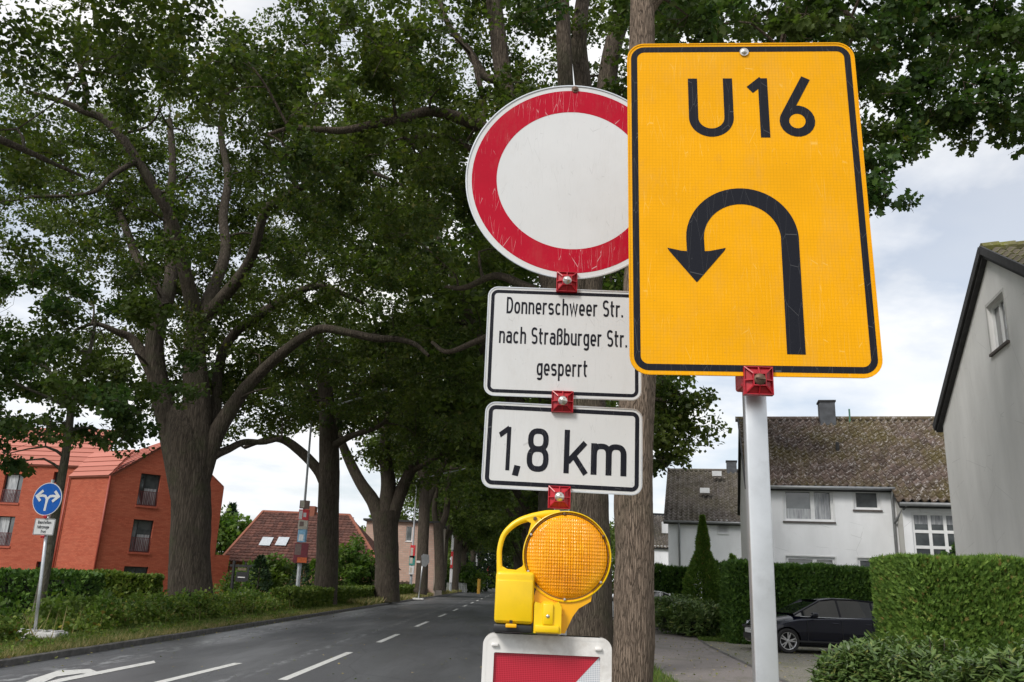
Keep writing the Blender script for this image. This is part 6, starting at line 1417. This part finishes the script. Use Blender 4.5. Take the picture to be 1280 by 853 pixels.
hedge('thuja_hedge', 'dark green clipped hedge directly behind the dark blue car', hx, 12.6, 27.8, 29.0, 0, at(1000, 708.5, 27.8).z, 50000, .13, M_THUJAD, depth=.2, up=1.3)
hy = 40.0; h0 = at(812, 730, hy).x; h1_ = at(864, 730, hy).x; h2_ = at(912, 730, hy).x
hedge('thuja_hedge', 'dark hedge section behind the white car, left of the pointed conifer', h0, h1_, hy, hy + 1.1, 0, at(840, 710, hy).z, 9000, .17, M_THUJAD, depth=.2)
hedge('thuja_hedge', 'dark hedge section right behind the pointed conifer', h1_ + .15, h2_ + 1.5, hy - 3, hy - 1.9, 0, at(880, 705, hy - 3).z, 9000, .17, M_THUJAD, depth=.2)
q = at(880, 750, 33.5); conifer('bright green pointed thuja with a narrow dark tip, beside the laurel bush', q.x, 33.5, 0, at(877, 646, 33.5).z, .76, 17000, .12, M_THUJA, name='thuja', prof=lambda f: np.where(f < .42, .95, np.where(f < .68, .95 - (f - .42) / .26 * .62, np.maximum(.27 * (1 - np.maximum(0, f - .78) / .22), .03))))
q = at(916, 705, 45); conifer('small conifer tip above the hedge beside the aluminium post', q.x, 45, 0, at(913, 699, 45).z + .2, .8, 900, .2, M_THUJA)
# laurel / rhododendron bushes: whorls of long leaves
def whorl_bush(name, label, ells, nsh, size, mat, cat='shrub', group=None):
    c = ells[0][0]; t_ = empty(name, (c[0], c[1], 0), label, cat, group); Ps = []; Ds = []; Ns = []; b = MB()
    for (cc, rr, wgt) in ells:
        k = int(nsh * wgt); g = unit(rng.normal(size=(k, 3))); g[:, 2] = np.where(rng.random(k) < .7, np.abs(g[:, 2]), g[:, 2]); P = np.array(cc) + g * np.array(rr) * (1 - .30 * rng.random((k, 1)) ** 2) * (1 + .10 * np.sin(g[:, :1] * 7 + g[:, 1:2] * 5)); ok = P[:, 2] > .03; P = P[ok]; g = g[ok]
        ax = unit(g * .7 + np.array([0, 0, .8]) + rng.normal(size=g.shape) * .25)
        for p, a_ in zip(P[::12], ax[::12]): b.tube([Vector(cc) * .8 + Vector(p) * .2, Vector(p)], [.012, .005], 3, cap=False)
        for j in range(7):
            e1 = unit(np.cross(ax, rng.normal(size=ax.shape))); el = rng.uniform(.1, .75, (len(P), 1)); d = e1 * np.sqrt(1 - el ** 2) + ax * el
            Ps.append(P - ax * .02 * j); Ds.append(d); Ns.append(ax + e1 * .2)
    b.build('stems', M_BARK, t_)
    P, D, Nn = map(np.concatenate, (Ps, Ds, Ns)); V, Fc = scatter(P, D, Nn, size * (.65 + .6 * rng.random(len(P))), LANCE); npmesh('foliage', V, Fc, mat, t_)
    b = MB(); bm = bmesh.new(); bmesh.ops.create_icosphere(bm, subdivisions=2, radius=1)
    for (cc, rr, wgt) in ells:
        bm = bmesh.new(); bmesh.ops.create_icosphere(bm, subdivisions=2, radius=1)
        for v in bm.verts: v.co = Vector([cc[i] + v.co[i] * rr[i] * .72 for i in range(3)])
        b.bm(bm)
    b.build('shade_core', M_CORE, t_); return t_  # dark solid ellipsoids, colour stands for the shade inside the bush
def E(px, py, Y, rx, ry, rz): p = at(px, py, Y); return ((p.x, p.y, p.z - rz), (rx, ry, rz))
a1_ = E(1105, 799, 8.7, .62, .55, .55); a2_ = E(1165, 806, 8.3, .55, .5, .6); a3_ = E(1070, 806, 9.2, .45, .45, .5)
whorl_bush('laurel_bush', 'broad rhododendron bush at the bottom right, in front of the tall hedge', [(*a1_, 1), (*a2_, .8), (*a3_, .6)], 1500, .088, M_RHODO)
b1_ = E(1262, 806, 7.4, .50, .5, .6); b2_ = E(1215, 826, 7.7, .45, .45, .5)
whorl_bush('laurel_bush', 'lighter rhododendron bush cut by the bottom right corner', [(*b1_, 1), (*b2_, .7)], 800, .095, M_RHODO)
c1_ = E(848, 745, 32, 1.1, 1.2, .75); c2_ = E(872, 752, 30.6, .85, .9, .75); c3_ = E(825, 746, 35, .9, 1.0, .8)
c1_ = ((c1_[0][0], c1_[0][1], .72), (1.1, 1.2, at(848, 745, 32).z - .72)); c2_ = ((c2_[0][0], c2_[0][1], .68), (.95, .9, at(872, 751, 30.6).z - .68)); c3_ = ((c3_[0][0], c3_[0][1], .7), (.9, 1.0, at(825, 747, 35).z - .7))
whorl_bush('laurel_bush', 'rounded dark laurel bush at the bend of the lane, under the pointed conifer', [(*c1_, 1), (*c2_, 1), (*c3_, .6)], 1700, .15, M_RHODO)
q = at(1184, 672, 28.2); shrub('climbing_shrub', 'dark evergreen shrub against the wide stair windows', q.x + .2, 28.3, 0, .45, .45, at(1184, 658, 28.6).z, 40, 200, .13, M_THUJAD, LEAF2)
# left side: tall hedges by the clinker building
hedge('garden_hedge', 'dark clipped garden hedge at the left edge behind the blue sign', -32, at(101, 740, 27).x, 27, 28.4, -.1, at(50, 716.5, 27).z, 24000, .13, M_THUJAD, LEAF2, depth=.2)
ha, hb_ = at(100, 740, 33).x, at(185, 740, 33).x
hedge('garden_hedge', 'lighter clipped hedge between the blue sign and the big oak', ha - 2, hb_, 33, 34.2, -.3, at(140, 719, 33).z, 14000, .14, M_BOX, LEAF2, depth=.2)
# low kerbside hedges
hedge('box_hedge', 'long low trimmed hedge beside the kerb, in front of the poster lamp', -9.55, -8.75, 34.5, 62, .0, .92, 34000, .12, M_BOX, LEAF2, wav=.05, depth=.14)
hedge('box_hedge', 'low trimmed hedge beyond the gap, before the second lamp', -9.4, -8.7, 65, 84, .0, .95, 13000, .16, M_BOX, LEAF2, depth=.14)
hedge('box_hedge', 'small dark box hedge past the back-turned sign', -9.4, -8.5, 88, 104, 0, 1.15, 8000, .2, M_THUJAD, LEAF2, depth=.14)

# ================================================================== WILD VERGE
# weeds, one tangled mass from the left edge to the trimmed hedge
n = 900; ys = rng.uniform(11, 36, n); xs = rng.uniform(-10.6, -8.85, n); kk = (xs < -9.95) | (ys < 15.9) | (ys > 17.9); xs = xs[kk]; ys = ys[kk]; n = len(xs); hs = .27 + .12 * np.sin(ys * 1.3) + .10 * np.sin(ys * 3.1 + xs) + (.22 * (ys > 20)); zs = .12 + rng.random(n) * hs * np.clip((-8.75 - xs) / .35, .3, 1)
V1, F1 = cloud(np.stack([xs, ys, zs], 1), rng.uniform(.16, .34, n), 105, .085, LEAF2, flat=.9); npmesh('verge_weeds', V1, F1, M_WEED, None, 'stuff')
n = 130; ys = rng.uniform(12, 35, n); xs = rng.uniform(-10.4, -9.1, n); kk = (ys < 15.9) | (ys > 17.9); V1, F1 = cloud(np.stack([xs, ys, .45 + .35 * rng.random(n)], 1)[kk], rng.uniform(.1, .2, kk.sum()), 50, .10, LEAF2, flat=1.2); npmesh('verge_shoots', V1, F1, M_GARDEN, None, 'stuff')
n = 700; ys = rng.uniform(11, 36, n); xs = rng.uniform(-10.2, -8.7, n); P = np.stack([xs, ys, np.full(n, .1)], 1); D = rng.normal(size=(n, 3)) * .25; D[:, 2] = 1
V1, F1 = scatter(P, D, rng.normal(size=(n, 3)), .3 + .45 * rng.random(n), (BLADE[0] * np.array([.35, 1, 1]), BLADE[1])); npmesh('verge_stalks', V1, F1, M_GRASS, None, 'stuff')
def blades(name, n, xa, xb, ya, yb, h, mat, z=.10, wd=1.0, fx=None):
    ys = ya + (yb - ya) * rng.random(n) ** 1.3; xs = rng.uniform(xa, xb, n)
    if fx is not None: xs = xs + fx(ys)
    P = np.stack([xs, ys, np.full(n, z)], 1); D = rng.normal(size=(n, 3)) * .45; D[:, 2] = 1; V, Fc = scatter(P, D, rng.normal(size=(n, 3)), h * (.5 + rng.random(n)), (BLADE[0] * np.array([wd, 1, 1]), BLADE[1])); return npmesh(name, V, Fc, mat, None, 'stuff')
blades('dry_kerb_grass', 60000, -8.85, -7.80, 11, 45, .12, M_GRASS, wd=.8)
blades('kerb_grass', 12000, -8.9, -8.05, 11, 45, .16, M_GRASSG)
n = 150; ys = 11 + 30 * rng.random(n) ** 1.2; xs = rng.uniform(-8.75, -7.9, n); V1, F1 = cloud(np.stack([xs, ys, .12 + .1 * rng.random(n)], 1), rng.uniform(.06, .2, n), 45, .055, LEAF2, flat=.7); npmesh('low_weeds', V1, F1, M_WEED, None, 'stuff')
blades('far_kerb_grass', 16000, -8.9, -7.95, 45, 130, .3, M_GRASS, wd=2)
blades('right_verge_grass', 30000, .25, 2.72, 7, 40, .12, M_GRASSG, z=.085)
blades('lawn_grass', 9000, 0, 1.6, 28.6, 35, .09, M_GRASSG, z=.05, fx=lambda y: 5.9 + (y - 28.5) * .17)
n = 500; P = np.stack([rng.uniform(-7.6, .2, n), rng.uniform(8, 40, n), np.full(n, .055)], 1); P[:200, 0] = rng.uniform(-7.72, -7.35, 200); V1, F1 = scatter(P, rng.normal(size=(n, 3)) * [1, 1, .1], np.array([[0, 0, 1.]] * n) + rng.normal(size=(n, 3)) * .3, .05, LEAF2); npmesh('fallen_leaves', V1, F1, M_GRASS, None, 'stuff')
n = 700; P = np.stack([rng.uniform(2.8, 9, n), rng.uniform(14, 30, n), np.full(n, .075)], 1); V1, F1 = scatter(P, rng.normal(size=(n, 3)) * [1, 1, .1], np.array([[0, 0, 1.]] * n) + rng.normal(size=(n, 3)) * .3, .06, LEAF2); npmesh('fallen_leaves', V1, F1, M_GRASS, None, 'stuff')

# ================================================================== CARS
def car(label, loc, rz, paint, scale=1.0, alloy=True):
    """hatchback, nose towards local -x, length 4.2"""
    c_ = empty('parked_car', loc, label, 'car', None, rz); Wm = WM[c_.name]
    T_ = lambda p: Wm @ Vector(p)
    def addp(mb, name, mat, parent=None, **k): return mb.build(name, mat, parent or c_, **k)
    S = [ # x, zbottom, z shoulder, z deck (centre), half width low, half width shoulder, half width deck edge
        (0.00, .34, .52, .58, .42, .48, .44), (0.05, .24, .60, .68, .62, .68, .58), (0.16, .20, .66, .76, .74, .78, .64), (0.40, .19, .72, .86, .83, .85, .68), (0.80, .19, .80, .96, .87, .88, .70), (1.10, .19, .86, 1.01, .88, .89, .72), (1.5, .19, .89, 1.0, .88, .895, .76), (2.2, .19, .92, .98, .88, .90, .80), (3.0, .19, .95, .99, .88, .895, .80), (3.6, .20, .97, 1.0, .86, .88, .78), (3.95, .24, .96, 1.0, .82, .84, .74), (4.13, .32, .92, .96, .72, .76, .68), (4.19, .42, .80, .86, .62, .66, .60)]
    b = MB(); rings = []
    for x, zb_, zs_, zd, wl_, ws_, wd_ in S:
        h = [(0, zb_), (wl_ * .8, zb_), (wl_ * .96, zb_ + .05), (wl_, zb_ + .16), (ws_ + .01, zb_ + (zs_ - zb_) * .55), (ws_, zs_ - .10), (ws_ - .03, zs_), (wd_, (zs_ + zd) / 2 + .02), (wd_ * .5, zd), (0, zd + .01)]
        rings.append([(x, y_, z_) for y_, z_ in h] + [(x, -y_, z_) for y_, z_ in h[-2:0:-1]])
    K = len(rings[0]); vs = [p for r in rings for p in r]; fs = [(i * K + k, (i + 1) * K + k, (i + 1) * K + (k + 1) % K, i * K + (k + 1) % K) for i in range(len(rings) - 1) for k in range(K)]
    fs += [tuple(range(K)), tuple((len(rings) - 1) * K + k for k in range(K))[::-1]]
    bm = bmesh.new(); V_ = [bm.verts.new(p) for p in vs]; [bm.faces.new([V_[i] for i in f]) for f in fs]; bmesh.ops.recalc_face_normals(bm, faces=bm.faces)
    me = bpy.data.meshes.new('body'); bm.to_mesh(me); bm.free()
    body = bpy.data.objects.new('body', me); COL.objects.link(body)
    cutm = bmesh.new()
    for wx in (.78, 3.38): bmesh.ops.create_cone(cutm, cap_ends=True, segments=40, radius1=.365, radius2=.365, depth=2.2, matrix=Matrix.Translation((wx, 0, .32)) @ Matrix.Rotation(math.pi / 2, 4, 'X'))
    cme = bpy.data.meshes.new('cut'); cutm.to_mesh(cme); cutm.free(); cut = bpy.data.objects.new('cut', cme); COL.objects.link(cut)
    mod = body.modifiers.new('b', 'BOOLEAN'); mod.operation = 'DIFFERENCE'; mod.object = cut; mod.solver = 'EXACT'
    dg = bpy.context.evaluated_depsgraph_get(); nm = bpy.data.meshes.new_from_object(body.evaluated_get(dg)); body.modifiers.clear(); body.data = nm; nm.name = 'body'
    bpy.data.objects.remove(cut); nm.materials.clear(); nm.materials.append(paint); nm.transform(Wm); nm.shade_smooth(); nm.set_sharp_from_angle(angle=math.radians(34))
    body.parent = c_; body.matrix_parent_inverse = Wm.inverted()
    # greenhouse
    G = [(1.02, 1.00, .72, 1.03, .70), (1.35, .99, .79, 1.20, .66), (1.80, .98, .81, 1.40, .60), (2.20, .98, .815, 1.455, .585), (2.8, .985, .815, 1.46, .58), (3.4, .99, .80, 1.42, .56), (3.75, 1.0, .77, 1.33, .55), (4.02, 1.0, .70, 1.04, .62)]
    b = MB(); vs = []
    for x, z0_, w0_, z1_, w1_ in G: vs += [(x, w0_, z0_ - .03), (x, w1_, z1_), (x, -w1_, z1_), (x, -w0_, z0_ - .03)]
    fs = []
    for i in range(len(G) - 1):
        a = i * 4
        for k in range(3): fs.append((a + k, a + 4 + k, a + 5 + k, a + k + 1))
    b.add([T_(p) for p in vs], fs); gl_ = addp(b, 'windows', M_CGL, smooth=30, fixn=True)
    # roof skin and pillars
    b = MB(); rs_ = G[2:7]; vs = []
    for x, z0_, w0_, z1_, w1_ in rs_: vs += [(x, w1_ + .012, z1_ - .015), (x, w1_ - .04, z1_ + .02), (x, 0, z1_ + .035), (x, -w1_ + .04, z1_ + .02), (x, -w1_ - .012, z1_ - .015)]
    b.add([T_(p) for p in vs], [(i * 5 + k, i * 5 + k + 1, i * 5 + 6 + k, i * 5 + 5 + k) for i in range(len(rs_) - 1) for k in range(4)]); addp(b, 'roof', paint, smooth=50)
    def surf(x, side, f):
        for g0, g1 in zip(G, G[1:]):
            if g0[0] <= x <= g1[0]:
                t_ = (x - g0[0]) / (g1[0] - g0[0]); z0_, w0_, z1_, w1_ = (g0[i] + (g1[i] - g0[i]) * t_ for i in (1, 2, 3, 4)); return Vector((x, side * (w0_ + (w1_ - w0_) * f + .01), z0_ - .03 + (z1_ - z0_ + .03) * f))
    b = MB()
    for sd_ in (-1, 1):
        for xa, xb in ((2.32, 2.30), (3.26, 3.30)):
            for w_ in (.05,):
                P = [surf(xa - w_ / 2, sd_, 0), surf(xa + w_ / 2, sd_, 0), surf(xb + w_ / 2, sd_, 1), surf(xb - w_ / 2, sd_, 1)]; b.add([T_(p) for p in P], [(0, 1, 2, 3) if sd_ < 0 else (3, 2, 1, 0)])
        P = [Vector((1.02, sd_ * .73, 1.0)), Vector((1.80, sd_ * .615, 1.405))]; b.tube([T_(p) for p in P], .028, 6)
        P = [Vector((3.72, sd_ * .78, .99)), Vector((3.70, sd_ * .565, 1.36))]; b.tube([T_(p) for p in P], .05, 6)
        b.tube([T_(surf(x, sd_, 1.0)) for x in (1.82, 2.2, 2.8, 3.4, 3.7)], .02, 6)
    addp(b, 'pillars', paint)
    b = MB()
    for sd_ in (-1, 1): b = MB(); b.tube([T_(surf(x, sd_, .02)) for x in (1.2, 1.8, 2.4, 3.0, 3.6)], .012, 5); addp(b, 'window_trim', M_CHROME)
    pass
    # door seams, handles, mirrors, lights, plate
    for sd_ in (-1, 1):
        b = MB(); Y_ = sd_ * .905
        for xs_ in (1.32, 2.30, 3.18): b.box((xs_, min(Y_, Y_ + sd_ * .004) - .006, .34), (xs_ + .012, max(Y_, Y_ + sd_ * .004), .90), Wm)
        b.box((1.0, Y_ - .012, .30), (3.1, Y_ + .012, .345), Wm); addp(b, 'door_seam', M_BLKPL)
        for xs_ in (2.05, 2.98):
            b = MB(); b.bbox((xs_, Y_ - .015, .80), (xs_ + .17, Y_ + .02, .825), .008, 1, Wm); addp(b, 'door_handle', paint)
        b = MB(); b.bbox((1.42, sd_ * .98 - .09, .96), (1.60, sd_ * .98 + .09, 1.08), .035, 2, Wm); b.box((1.47, min(sd_ * .84, sd_ * .92), .95), (1.54, max(sd_ * .84, sd_ * .92), .99), Wm); addp(b, 'mirror', paint, smooth=60)
        b = MB(); b.add([T_((x, sd_ * y_, z_)) for x, y_, z_ in ((.045, .40, .66), (.10, .70, .68), (.46, .858, .77), (.42, .74, .84), (.14, .58, .77), (.07, .40, .72))], [(0, 1, 2, 3, 4, 5) if sd_ < 0 else (5, 4, 3, 2, 1, 0)]); addp(b, 'headlight', M_CHROME)
        b = MB(); b.lathe([(.0, 0), (.055, 0.0), (.06, .02)], (0, 0, 0), 'x', 14, Wm @ Matrix.Translation((.06, sd_ * .60, .36))); addp(b, 'fog_light', M_CHROME)
    b = MB(); b.bbox((-.015, -.56, .60), (.05, .56, .66), .01, 1, Wm); b.bbox((-.005, -.5, .30), (.06, .5, .44), .01, 1, Wm); addp(b, 'grille', M_BLKPL)
    b = MB(); b.bbox((-.035, -.26, .46), (-.01, .26, .57), .004, 1, Wm); addp(b, 'number_plate', M_WHT)
    for wx in (.78, 3.38):
        for sd_ in (-1, 1):
            Mw = Wm @ Matrix.Translation((wx, sd_ * .80, .32)) @ Matrix.Scale(sd_, 4, (0, 1, 0))
            b = MB(); b.lathe([(.215, .085), (.235, .098), (.30, .10), (.32, .075), (.325, .0), (.32, -.08), (.30, -.10)], (0, 0, 0), 'y', 40, Mw, cap=False); ty = addp(b, 'wheel', M_TYRE, smooth=40)
            b = MB(); b.lathe([(.228, .099), (.215, .092), (.205, .03)], (0, 0, 0), 'y', 36, Mw, cap=False)
            for k in range(5):
                for o_ in (-.16, .16):
                    a = k * 2 * math.pi / 5 + .2; Q = Mw @ Matrix.Rotation(a, 4, 'Y'); r0_, r1_ = .03, .218
                    b.add([Q @ Vector((r * math.sin(o_ * f_) + s_ * wv, dd, r * math.cos(o_ * f_))) for r, f_, wv in ((r0_, .4, .02), (r1_, 1.15, .014)) for s_ in (-1, 1) for dd in (.068, .085)], [(1, 3, 7, 5), (0, 1, 5, 4), (2, 6, 7, 3)])
            b.lathe([(.0001, .092), (.03, .09), (.045, .08), (.045, .05)], (0, 0, 0), 'y', 16, Mw); addp(b, 'rim', M_ALLOY, ty)
            b = MB(); b.lathe([(.0001, .03), (.21, .03)], (0, 0, 0), 'y', 24, Mw); addp(b, 'brake_shadow', M_FRAMEBK, ty)
    b = MB(); b.box((.3, -.70, .17), (3.9, .70, .6), Wm); addp(b, 'underbody', M_FRAMEBK)
    return c_
cw = gp(985, 817, .05)
car('dark navy hatchback parked in the drive, half hidden by the near hedge', (cw.x - .80, cw.y + .88, .05), math.radians(4), M_NAVY)
wc = at(846, 750, 37.6)
car('white car in the lane far back, between the slim trunk and the laurel bush', (wc.x - 4.1, 37.6, .05), math.radians(2), M_CARW)
for o in list(bpy.data.objects):
    if o.type == 'MESH' and o.data.users > 0 and len(o.data.materials) == 0: print('NO MAT', o.name)
